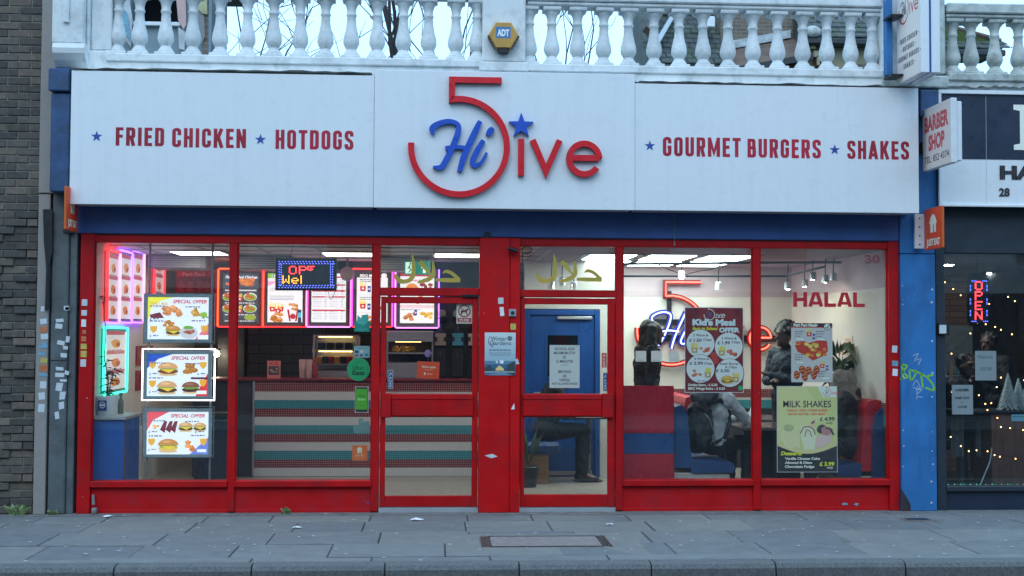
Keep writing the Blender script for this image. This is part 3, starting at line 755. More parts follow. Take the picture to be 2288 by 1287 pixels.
# the logo in photo pixels relative to the circle centre, y up, unit = px
LC = (1025.6, 329.0)
def z2(x, y): return (800+x/2.681-LC[0], LC[1]-y/2.681)
def logo():
    d = {}
    d['five'] = [[(93, 148), (-17, 148.5), (-17, 105)], arc(0, 0, 105.5, 99.5, -183, 56)]
    d['five'] = [[(93, 148), (-16.5, 148), (-16.5, 104.2)]+arc(0, 0, 105.5, 97, -184, 60)]
    d['i'] = [[z2(972, 830), z2(972, 1050)]]
    d['v'] = [[z2(1040, 836), z2(1120, 1022), z2(1201, 836)]]
    c = z2(1348, 945)
    d['e'] = [[(c[0]+33, c[1]+2), (c[0]-33, c[1]+2)], arc(c[0], c[1], 33.5, 2, 326, 40, 34)]
    d['star'] = star(*z2(972, 752), 29)
    w = lambda L: [z2(a, b)+(r/2.681,) for a, b, r in L]
    d['h'] = [smooth_path(w([(452, 812, 14), (446, 775, 34), (490, 745, 32), (550, 733, 28), (598, 752, 26), (597, 800, 34), (568, 880, 34), (535, 950, 34), (500, 1005, 32), (452, 1003, 12)])),
              smooth_path(w([(728, 728, 26), (700, 790, 36), (665, 865, 36), (630, 950, 36), (608, 1030, 28)])), smooth_path(w([(524, 893, 26), (590, 884, 22), (668, 892, 26)]))]
    d['i_script'] = [smooth_path(w([(748, 842, 26), (712, 905, 34), (684, 972, 32), (702, 994, 26), (738, 972, 20), (768, 915, 14)]))]
    d['dot'] = [smooth_path(w([(772, 812, 24), (790, 785, 38), (806, 768, 20)]))]
    return d
LOGO = logo(); LOGO_W = 13.2
def logo_quads(key):
    for st in LOGO[key]:
        yield strip([p[:2] for p in st], [p[2] for p in st] if len(st[0]) > 2 else LOGO_W)
lx, lz = S(LC[0], LC[1], FY-.018); LS = 1/235.0
for key, nm, mt, th in (('five', 'numeral_five', 'letter_red', .052), ('i', 'letter_i', 'letter_red', .05), ('v', 'letter_v', 'letter_red', .05), ('e', 'letter_e', 'letter_red', .05),
                        ('h', 'script_letter_h', 'letter_blue', .045), ('i_script', 'script_letter_i', 'letter_blue', .045), ('dot', 'script_dot', 'letter_blue', .045)):
    m = MB()
    for k, (q, Lp, Rp) in enumerate(logo_quads(key)):
        poly = Lp+Rp[::-1]
        n = len(Lp); yf, yb = FY-.018-th-.0004*k, FY-.0185
        vs = [(lx+p[0]*LS, yf, lz+p[1]*LS) for p in poly]+[(lx+p[0]*LS, yb, lz+p[1]*LS) for p in poly]; N = len(poly)
        m.m = 0
        m.add(vs, [(i, i+1, N-2-i, N-1-i) for i in range(n-1)]); m.m = 1
        m.add(vs, [(i, (i+1) % N, N+(i+1) % N, N+i) for i in range(N)])
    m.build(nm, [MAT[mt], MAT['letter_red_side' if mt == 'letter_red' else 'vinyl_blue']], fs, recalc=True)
MB().prism([(lx+p[0]*LS, lz+p[1]*LS) for p in LOGO['star']], 'xz', FY-.066, FY-.0185).build('raised_star', MAT['letter_blue'], fs)

# ------------------------------------------------------------------ balustrade
def baluster_mesh():
    m = MB()
    m.box(-.092, .092, -.092, .092, 0, .034, .006)
    m.lathe([(.080, .034), (.080, .045), (.070, .058), (.052, .082), (.047, .098), (.056, .104), (.057, .113), (.062, .118), (.074, .140), (.078, .165), (.073, .205), (.058, .26), (.046, .32), (.041, .385), (.049, .393), (.050, .408), (.042, .416), (.044, .45), (.055, .485), (.072, .505), (.078, .520)], n=20)
    m.box(-.088, .088, -.088, .088, .520, .56, .006)
    return m
BY = -.04
def balustrade(name, label, px, zq, mat, px_rail, ks=1.0):
    """px = photo columns of the baluster axes; zq = (column, row) of the plinth top"""
    t = thing(name, label, 'balustrade'); z0 = SZ(zq[1], BY-.12, zq[0]); first = None
    for i, p in enumerate(px):
        x = SX(p, BY, 90)
        if first is None: o = baluster_mesh().build('baluster', MAT[mat], t); first = o
        else: o = link(bpy.data.objects.new('baluster', first.data), t)
        o.location = (x, BY, z0); o.scale.z = ks; o.rotation_euler = (0, R(random.uniform(-.6, .6)), random.choice((0, math.pi/2, math.pi)))
    xa, xb = SX(px_rail[0], BY, 90), SX(px_rail[1], BY, 90)
    wm = MAT['white_masonry'] if mat == 'baluster_white' else MAT['weathered_masonry']
    BX('top_rail', wm, t, xa, xb, BY-.13, BY+.13, z0+.600*ks, z0+.70*ks, .012)
    BX('rail_moulding', wm, t, xa+.003, xb-.003, BY-.105, BY+.105, z0+.562*ks, z0+.598*ks, .012)
    return t, z0, xa, xb, wm
t, zl, xa, xb, wm = balustrade('balustrade', 'white balustrade over the chicken side of the sign, bare branches behind', [263, 312, 371, 431, 492, 553, 612, 671, 727, 785, 843, 901, 958, 1018, 1066], (660, 127), 'baluster_white', (246, 1078), 1.09)
def plinth(t, xa, xb, z0, zbot, wm, seed):
    g = random.Random(seed)
    BX('plinth_top', wm, t, xa, xb, BY-.150, BY+.14, z0-.075, z0, .010)
    # lower course with a ragged, patched lower edge
    n = 34; top = [(xb-.002, z0-.077), (xa+.002, z0-.077)]
    low = [(xa+.002+(xb-xa-.004)*i/n, zbot+g.uniform(-.008, .020)) for i in range(n+1)]
    MB().prism(low+top, 'xz', BY-.125, BY+.13).build('plinth_course', wm, t)
    BX('backing_course', MAT['lead_flashing'], t, xa, xb, BY-.085, BY+.12, zbot-.30, zbot+.03)
plinth(t, xa, xb, zl, SZ(171, BY, 600), wm, 1)
t, zr, xa, xb, wm = balustrade('balustrade', 'white balustrade over the burgers side of the sign, mossy roof behind', [1182, 1233, 1291, 1348, 1404, 1461, 1517, 1571, 1626, 1682, 1737, 1793, 1847, 1900, 1948], (1680, 152), 'baluster_white', (1176, 1972), 1.035)
plinth(t, xa, xb, zr, SZ(194, BY, 1680), wm, 2)
t, zw, xa, xb, wm = balustrade('balustrade', 'weathered grey balustrade over the barber sign', [2128, 2169, 2222, 2275, 2328, 2381], (2200, 165), 'weathered_masonry', (2106, 2460))
plinth(t, xa, xb, zw, SZ(200, BY, 2200), wm, 3)
for o in t.children:
    if o.name.startswith('top_rail'): o.scale.z = 1
# lead flashing folded along the top of the sign
def flashing(lab, p0, p1, q0, q1, seed, s=1.0):
    g = random.Random(seed); n = 26; top = []; bot = []; m = MB()
    for i in range(n+1):
        x, z = S(p0+(p1-p0)*i/n, q0+(q1-q0)*i/n, -.2)
        top.append((x, -.16, z+g.uniform(.0, .012)*s)); bot.append((x, -.325-g.uniform(0, .01), z-g.uniform(-.004, .012)))
    vs = top+bot; k = n+1
    m.add(vs, [(i, i+1, k+i+1, k+i) for i in range(n)])
    m.add([(v[0], v[1]+.003, v[2]-.006) for v in vs], [(i, i+1, k+i+1, k+i) for i in range(n)])
    tag(m.build('lead_flashing', MAT['white_masonry']), lab, 'flashing')
flashing('crumpled painted flashing strip lying along the top of the chicken panel', 170, 832, 157, 166.5, 5)
flashing('crumpled painted flashing strip lying along the top of the burgers panel', 1424, 2040, 185.5, 197.5, 6)
# console pilaster with moulded bracket
t = thing('console_pilaster', 'white moulded console pilaster standing beside the brick wall', 'pilaster')
xa, xb, xc, xd = SX(120, -.2, 60), SX(190, -.2, 60), SX(197, -.1, 60), SX(250, -.1, 60)
WM = MAT['white_masonry']
BX('bracket_slab', WM, t, xa, xb, -.26, .1, SZ(97, -.24, 150), 5.3, .012)
BX('bracket_fillet', WM, t, SX(140, -.3, 20), SX(153, -.3, 20), -.29, -.262, SZ(50, -.28, 146), 5.3, .006)
BX('pilaster_shaft', WM, t, xb+.002, xc+.03, -.17, .1, SZ(120, -.17, 200), 5.3, .01)
BX('end_post', WM, t, xc+.032, xd, -.12, .1, SZ(112, -.12, 225), 5.3, .01)
BX('foot_block', WM, t, xb+.003, xd+.002, -.16, .1, SZ(158, -.16, 225), SZ(112.5, -.16, 225), .012)
pf = []
za, zb_ = SZ(155, -.2, 150), SZ(100, -.2, 150); h = zb_-za
pf = [(.1, za), (-.12, za), (-.17, za+h*.12), (-.23, za+h*.35), (-.28, za+h*.6), (-.29, za+h*.8), (-.27, za+h), (.1, za+h)]
MB().prism(pf, 'yz', xa+.015, xc+.02).build('moulded_base', WM, t)
# centre pedestal
t = thing('balustrade_pedestal', 'white square pedestal between the two balustrades carrying the alarm box', 'pedestal')
xa, xb = SX(1078, -.17, 70), SX(1174, -.17, 70)
BX('pedestal_shaft', WM, t, xa, xb, -.19, .14, SZ(138, -.19, 1125), 5.3, .012)
BX('pedestal_foot', WM, t, xa-.03, xb+.03, -.205, .14, SZ(160, -.19, 1125), SZ(138.6, -.19, 1125), .01)
# alarm box
t = thing('alarm_box', 'yellow hexagonal burglar alarm box on the balustrade pedestal', 'alarm')
ax, az = S(1125, 79, -.26); rr = 34.5/237
hexa = [(ax+rr*math.cos(R(60*i)), az+rr*1.0*math.sin(R(60*i))) for i in range(6)]
hx2 = [(ax+rr*.92*math.cos(R(60*i)), az+rr*.92*math.sin(R(60*i))) for i in range(6)]
m = MB(); N = 6
vs = [(p[0], -.192, p[1]) for p in hexa]+[(p[0], -.255, p[1]) for p in hexa]+[(p[0], -.275, p[1]) for p in hx2]
m.add(vs, [(0, 1, 2, 3, 4, 5), (12, 13, 14, 15, 16, 17)]+[(i, (i+1) % 6, 6+(i+1) % 6, 6+i) for i in range(6)]+[(6+i, 6+(i+1) % 6, 12+(i+1) % 6, 12+i) for i in range(6)])
m.build('case', MAT['alarm_yellow'], t)
MB().prism([(ax-.06, az-rr*.84), (ax+.06, az-rr*.84), (ax+.045, az-rr*1.14), (ax-.045, az-rr*1.14)], 'xz', -.262, -.195).build('siren_grille', MAT['black_plastic'], t)
for sgn in (-1, 1):
    gr = MB()
    for i in range(7):
        f = i/6; xx = ax+sgn*(rr*.97-f*rr*.42); zz = az-.008-f*rr*.74
        gr.box(xx-.010, xx+.010, -.268, -.20, zz-.004, zz+.004)
    gr.build('vent_louvre', MAT['clay_ridge'], t)
pr = Print(1108, 60, 1141, 85); pr.bg((38, 112, 178)); pr.text('ADT', 1124.5, 80, 14, (225, 240, 250), 27, bold=.05)
pr.front('brand_plate', MAT['print_gloss'], t, -.2755)
# right pier behind the blade sign
t = thing('end_pier', 'dirty white masonry pier behind the hanging blade sign', 'pier')
xa, xb = SX(1966, -.1, 80), SX(2108, -.1, 80)
BX('pier_shaft', MAT['white_masonry'], t, xa, xb-.10, -.17, .14, SZ(168, -.17, 2040), 5.3, .012)
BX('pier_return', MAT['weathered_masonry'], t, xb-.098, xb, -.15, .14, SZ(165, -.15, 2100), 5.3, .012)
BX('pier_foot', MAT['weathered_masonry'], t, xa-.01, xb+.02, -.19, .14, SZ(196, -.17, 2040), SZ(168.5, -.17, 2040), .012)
# flat roof behind the balustrade
structure(BX('flat_roof', MAT['concrete_strip'], None, -6.5, 8.5, .13, 7.6, 3.55, 3.68))
structure(BX('parapet_base', MAT['concrete_strip'], None, SX(100, 0, 300), SX(2460, 0, 300), .06, .2, SZ(432, 0, 1100), SZ(150, 0, 1100)))

# ------------------------------------------------------------------ blue pier, graffiti, barber front
t = thing('blue_pier', 'bright blue painted pier with green graffiti between the two shops', 'pier')
xa, xb = SX(2012, -.03, 820), SX(2090, -.03, 820)
BX('shaft', MAT['blue_pier'], t, xa, xb, -.05, .25, 0, SZ(568, -.05, 2050), .008)
BX('upper_shaft', MAT['blue_pier'], t, xa+.002, xb-.002, -.046, .25, SZ(567, -.05, 2050), SZ(478, -.05, 2050), .008)
BX('head', MAT['blue_pier'], t, xa+.17, xb+.06, -.10, .2, SZ(478, -.1, 2060), SZ(200, -.1, 2070), .008)
BX('console_cap', MAT['blue_console'], t, SX(2055, -.24, 230), SX(2096, -.24, 230), -.26, -.101, SZ(262, -.2, 2075), SZ(203, -.2, 2075), .01)
m = MB(); gg = random.Random(4)
def gpt(p, q): return S(p, q, -.052)
for st, w in (([(2014, 812), (2018, 840), (2012, 848)], 4), ([(2013, 814), (2027, 818), (2018, 830), (2028, 842), (2014, 846)], 4), ([(2032, 826), (2034, 850)], 4), ([(2032, 826), (2046, 832), (2040, 846), (2034, 850)], 4),
              ([(2044, 828), (2070, 842)], 4.5), ([(2058, 836), (2062, 866)], 4.5), ([(2086, 838), (2072, 842), (2084, 858), (2086, 872), (2068, 866)], 4.5)):
    for k, q in enumerate(strip([gpt(a, b) for a, b in smooth_path(st, 4)], w/232*1.0)[0]): m.prism(list(q), 'xz', -.0512, -.0502)
m.build('graffiti_tag', MAT['graffiti_green'], t)
m = MB()
for st in ([(2040, 795), (2052, 790), (2044, 806), (2058, 800)], [(2042, 808), (2058, 800), (2052, 815)], [(2040, 862), (2048, 850), (2056, 868), (2040, 866)], [(2046, 872), (2060, 870), (2048, 884), (2062, 888)], [(2050, 862), (2048, 892)]):
    for q in strip([gpt(a, b) for a, b in smooth_path(st, 4)], 1.5/232)[0]: m.prism(list(q), 'xz', -.0509, -.0502)
m.build('scratched_scrawl', MAT['graffiti_pale'], t)
nd = MB()
for i in range(13):
    for p in (2018, 2083):
        if gg.random() < .8:
            x, z = S(p+gg.uniform(-2, 3), 640+i*40+gg.uniform(-8, 8), -.05); s = gg.uniform(.004, .010)
            nd.prism([(x-s, z-s), (x+s*1.2, z-s*.6), (x+s*.7, z+s), (x-s*.8, z+s*.8)], 'xz', -.0516, -.0495)
nd.build('paint_fleck', MAT['sticker_white'], t)
bk = MB(); x, z = S(2024, 1120, -.05)
bk.prism([(x-.04, 0), (x+.05, 0), (x+.045, .07), (x+.01, .13), (x-.03, .2), (x-.05, .22)], 'xz', -.052, -.046); bk.build('rotten_patch', MAT['bark'], t)

bs = thing('barber_fascia', 'black and white barber fascia board with its number, cut off by the frame', 'sign')
Y = -.16; xa, xb = SX(2098, Y, 330), SX(2480, Y, 330)
z0, z1 = SZ(460, Y, 2200), SZ(204, Y, 2200); zm = SZ(356, Y, 2200)
BX('board', MAT['sign_white'], bs, xa, xb, Y, Y+.03, z0, z1, .003)
BX('navy_panel', MAT['barber_navy'], bs, xa+.02, xb, Y-.004, Y-.0005, zm, z1-.035)
BX('frame_top', MAT['sign_white'], bs, xa-.01, xb, Y-.03, Y-.0045, z1-.033, z1+.004, .003)
BX('frame_side', MAT['sign_white'], bs, xa-.012, xa+.017, Y-.03, Y-.0045, z0-.01, z1-.034, .003)
BX('frame_bottom', MAT['sign_white'], bs, xa+.018, xb, Y-.03, Y-.0005, z0-.012, z0+.010, .003)
BX('backing', MAT['dark_wall'], bs, xa, xb, Y+.031, .1, z0+.01, z1-.01)
sx_ = SX(2203, Y, 300); BX('panel_joint', MAT['sign_edge'], bs, sx_-.0015, sx_+.0015, Y-.0046, Y-.0042, z0+.012, z1-.036)
pr = Print(2200, 210, 2470, 455)
pr.poly([(2265, 235), (2320, 235), (2320, 246), (2305, 249), (2305, 322), (2320, 325), (2320, 336), (2265, 336), (2265, 325), (2279, 322), (2279, 249), (2265, 246)], (215, 228, 236))
pr.front('serif_letter', MAT['print_gloss'], bs, Y-.005)
pr = Print(2200, 210, 2470, 455); pr.text('HAIR', 2233, 400, 27, (25, 30, 45), 130, 'l', bold=.06); pr.front('trade_word', MAT['print_gloss'], bs, Y-.005)
pr = Print(2200, 210, 2470, 455); pr.text('28', 2231, 439, 17, (40, 44, 55), 24, 'l', bold=.045); pr.front('shop_number', MAT['print_gloss'], bs, Y-.005)
bf = thing('barber_shopfront', 'dark framed barber shopfront with one large pane beside the blue pier', 'shopfront')
xa = xb_ = None
x0, x1 = SX(2091, 0, 820), SX(2112, 0, 820); xe = SX(2480, 0, 820)
DF = MAT['dark_frame']
BX('jamb', DF, bf, x0, x1, -.01, .12, 0, SZ(470, 0, 2110), .006)
BX('head_board', DF, bf, x1+.001, xe, .0, .12, SZ(566, 0, 2200), SZ(455, 0, 2200), .006)
BX('sill', DF, bf, x1+.001, xe, -.015, .14, SZ(1098, 0, 2200), SZ(1086, 0, 2200), .006)
BX('stall_riser', MAT['barber_navy'], bf, x1+.001, xe, .03, .12, -.01, SZ(1099, 0, 2200), .006)
BX('window_pane', MAT['barber_glass'], bf, x1+.002, xe, .05, .056, SZ(1085, 0, 2200), SZ(567, 0, 2200))
BX('lock_box', MAT['black_plastic'], bf, x0+.012, x1+.03, -.045, -.011, SZ(748, -.03, 2100), SZ(722, -.03, 2100), .005)
BX('lock_label', MAT['sticker_white'], bf, x0+.02, x1-.005, -.047, -.0455, SZ(745, -.03, 2100), SZ(726, -.03, 2100))
# ------------------------------------------------------------------ interior shell
XLW, XRW = SX(204, .1, 800), SX(2001, .1, 800)
XBW = SX(2480, 0, 800)
CZ = 2.585; FZ = .03
YB, YC, YM, YK = 3.70, 2.80, 3.10, 5.2
xdoor0, xdoor1 = SX(1172, 2.7, 850), SX(1340, 2.7, 850)
xpart = SX(1364, 2.7, 850)                      # end of the partition
xpl = SX(1066, 2.8, 850)+.55
structure(BX('interior_floor', MAT['floor_tile'], None, XLW, XRW, .075, YK, -.12, FZ))
structure(BX('interior_ceiling', MAT['ceiling_white'], None, XLW-.1, XRW+.1, .101, YK+.1, CZ, CZ+.1))
structure(BX('interior_wall', MAT['cream_wall'], None, XLW-.1, XLW, .101, YK, FZ, CZ))
structure(BX('interior_wall', MAT['cream_wall'], None, XRW, XRW+.06, .101, YB+.1, FZ, CZ))
structure(BX('interior_wall', MAT['cream_wall'], None, xpart+.06, XRW, YB, YB+.1, FZ, CZ))
structure(BX('interior_wall', MAT['cream_wall'], None, xpart, xpart+.06, 2.70, YB+.1, FZ, CZ))
structure(BX('kitchen_wall', MAT['kitchen_tile'], None, XLW, xpart, YK, YK+.1, FZ, CZ))
structure(BX('kitchen_side_wall', MAT['grey_wall'], None, xpart-.1, xpart-.002, 2.85, YK, FZ, CZ))
pw = structure(BX('partition_wall', MAT['cream_wall'], None, xdoor1+.004, xpart, 2.70, 2.80, FZ, CZ))
structure(BX('partition_wall', MAT['cream_wall'], None, xpl, xdoor1+.004, 2.70, 2.80, SZ(690, 2.7, 1260), CZ))
structure(BX('partition_wall', MAT['cream_wall'], None, xpl, xdoor0-.004, 2.70, 2.80, FZ, SZ(690.5, 2.7, 1260)))
structure(BX('dining_ceiling_tint', MAT['ceiling_neon_tint'], None, xpl, XRW-.001, .102, YB-.001, CZ-.006, CZ-.0005))  # thin sheet under the ceiling, its pink-grey stands in for shade and neon light
structure(BX('neon_tint_band', MAT['wall_neon_tint'], None, xpart+.062, XRW-.006, YB-.006, YB-.0005, 2.20, CZ-.007)); structure(BX('neon_tint_band', MAT['wall_neon_tint'], None, XRW-.006, XRW-.0005, .11, YB-.007, 2.20, CZ-.007))  # painted neon tint on the upper walls, not a frieze
# ceiling grid of the counter side, ducts
cg = structure(MB().box(XLW, SX(1066, .1, 600)+.4, .7, 3.0, CZ-.003, CZ-.001).build('ceiling_tiles', MAT['ceiling_white']))
for i in range(9):
    x = XLW+.25+i*.6
    if x < 1.2: BX('grid_bar', MAT['ceiling_grid'], cg, x-.012, x+.012, .7, 3.0, CZ-.012, CZ-.0035)
for y in (.7, 1.3, 1.9, 2.5):
    BX('grid_bar', MAT['ceiling_grid'], cg, XLW, 1.3, y-.012, y+.012, CZ-.011, CZ-.0036)
for lab, x, y in (('lit square ceiling light over the counter, nearest the menu wall', -2.55, 1.62), ('lit square ceiling light over the middle of the counter', -.95, 1.62), ('lit square ceiling light above the first door', .25, 1.62)):
    t = thing('ceiling_light', lab, 'light', (x, y, CZ), group='ceiling lights of the counter side')
    BX('frame', MAT['plastic_white'], t, -.29, .29, -.29, .29, -.020, -.012, .003); BX('diffuser', MAT['ceiling_panel'], t, -.26, .26, -.26, .26, -.024, -.0205)
for lab, p in (('grey duct box hanging at the ceiling above the posters', 400), ('grey duct box hanging at the ceiling above the led sign', 590), ('grey duct box hanging at the ceiling above the exit sign', 900)):
    x = SX(p, 2.2, 560); t = thing('air_duct', lab, 'duct', (x, 2.35, CZ), group='ducts on the ceiling')
    BX('casing', MAT['duct_grey'], t, -.32, .32, -.25, .25, -.16, -.003, .01)
    for k in range(5): BX('slat', MAT['ceiling_grid'], t, -.26, .26, -.254, -.2505, -.14+k*.025, -.13+k*.025)

# ------------------------------------------------------------------ mosaic counter
ct = thing('mosaic_counter', 'counter faced with red, white and teal mosaic bands', 'counter')
cx0, cx1 = SX(430, YC, 950), SX(1066, YC, 950)+.45
xs = SX(566, YC, 950)
BX('carcass', MAT['dark_wall'], ct, cx0, cx1, YC+.012, YC+.55, FZ, SZ(851, YC, 700))
BX('worktop', MAT['counter_top'], ct, cx0-.02, cx1, YC-.025, YC+.60, SZ(851, YC, 700), SZ(846, YC, 700), .004)
rows = [(853, 875, 'red'), (875, 894, 'white'), (894, 913, 'teal'), (913, 932, 'red'), (932, 950, 'white'), (950, 970, 'teal'), (970, 988, 'red'), (988, 1007, 'white'), (1007, 1027, 'teal'), (1027, 1045, 'red'), (1045, 1064, 'white')]
for a, b, c in rows:
    z1, z0 = SZ(a, YC, 760), SZ(b, YC, 760)
    BX('tile_band', MAT['mosaic_'+c], ct, xs+.012, cx1, YC, YC+.0115, z0, z1)
    BX('tile_band', MAT['mosaic_'+c], ct, cx0, xs-.012, YC+.02, YC+.03, z0, z1)
BX('metal_trim', MAT['steel'], ct, xs-.012, xs+.012, YC-.008, YC+.02, FZ+.01, SZ(852, YC, 700), .003)
BX('plinth', MAT['black_plastic'], ct, cx0, cx1, YC-.001, YC+.0115, FZ, SZ(1064, YC, 760)-.001)

# ------------------------------------------------------------------ prints of food
class Food(Print):
    def burger(s, cx, cy, w, bun=(205, 140, 70), patty=(90, 50, 28), cheese=True):
        h = w*.62
        s.circ(cx, cy+h*.42, w*.46, (225, 190, 140), h*.12)
        s.blob(cx, cy+h*.18, w*.52, h*.22, patty, 13, .12)
        s.blob(cx, cy+h*.02, w*.54, h*.14, (110, 155, 50), 17, .35)
        if cheese: s.poly([(cx-w*.34, cy+h*.02), (cx+w*.36, cy+h*.02), (cx+w*.05, cy+h*.30)], (245, 205, 60))
        s.poly(arc(cx, cy-h*.04, w*.5, 180, 360, 14, h*.5), bun)
        s.circ(cx-w*.08, cy-h*.32, w*.22, tuple(min(255, v+28) for v in bun), h*.09)
    def chicken(s, cx, cy, w, n=6, c=(196, 112, 48), seed=1):
        g = random.Random(seed+int(cx))
        for i in range(n):
            x, y = cx+g.uniform(-.36, .36)*w, cy+g.uniform(-.22, .22)*w; k = g.uniform(-25, 25)
            cc = tuple(max(0, min(255, v+k)) for v in c)
            s.blob(x, y, w*g.uniform(.16, .24), w*g.uniform(.12, .18), cc, 11, .3, i)
            s.blob(x-w*.03, y-w*.04, w*.08, w*.05, tuple(min(255, v+38) for v in cc), 8, .3, i)
    def fries(s, cx, cy, w, cup=(205, 40, 45), n=9):
        g = random.Random(int(cx*3))
        for i in range(n):
            x = cx+(i/(n-1)-.5)*w*.8; a = g.uniform(-.18, .18)*w; h = w*g.uniform(.55, .85)
            s.poly([(x-w*.045, cy), (x+w*.045, cy), (x+a+w*.045, cy-h), (x+a-w*.045, cy-h)], (236+g.randrange(15), 196+g.randrange(25), 90))
        s.poly([(cx-w*.46, cy-w*.12), (cx+w*.46, cy-w*.12), (cx+w*.36, cy+w*.6), (cx-w*.36, cy+w*.6)], cup)
        s.circ(cx, cy+w*.22, w*.16, (240, 235, 225))
    def can(s, cx, cy, w, c=(30, 60, 150)):
        s.rect(cx-w/2, cy-w, cx+w/2, cy+w, c); s.circ(cx, cy, w*.34, (230, 235, 245)); s.rect(cx-w*.34, cy, cx+w*.34, cy+w*.1, (200, 40, 50))
    def logo(s, cx, cy, k, red=(200, 30, 40), blue=(40, 70, 170), keys='five i v e h i_script dot star'):
        for key in keys.split():
            c = blue if key in ('h', 'i_script', 'dot', 'star') else red
            if key == 'star': s.poly([(cx+p[0]*k, cy-p[1]*k) for p in LOGO['star']], c); continue
            for q, Lp, Rp in logo_quads(key): s.quads([[(cx+p[0]*k, cy-p[1]*k) for p in qq] for qq in q], c)
    def drop(s, cx, cy, w):
        s.poly([(cx-w*.5, cy-w*.4), (cx+w*.5, cy-w*.4), (cx+w*.42, cy+w*.2), (cx, cy+w*.6), (cx-w*.42, cy+w*.2)], (240, 175, 60))

def board(name, lab, cat, pr, Y, mat='print_matt', th=.004, edge=None, back='paper_white', grow=0.0, group=None):
    """a flat printed sheet fixed at plane y=Y: sheet + print"""
    x0, x1, z0, z1 = SR(*pr.r, Y)
    t = thing(name, lab, cat, ((x0+x1)/2, Y, z0), group=group)
    BX('sheet', MAT[back], t, -(x1-x0)/2-grow, (x1-x0)/2+grow, 0, th, -grow, z1-z0+grow)
    pr.build('print', MAT[mat], t, (-(x1-x0)/2, 0, z1-z0), (x1-x0, 0, 0), (0, 0, z0-z1), (0, -1, 0))
    return t
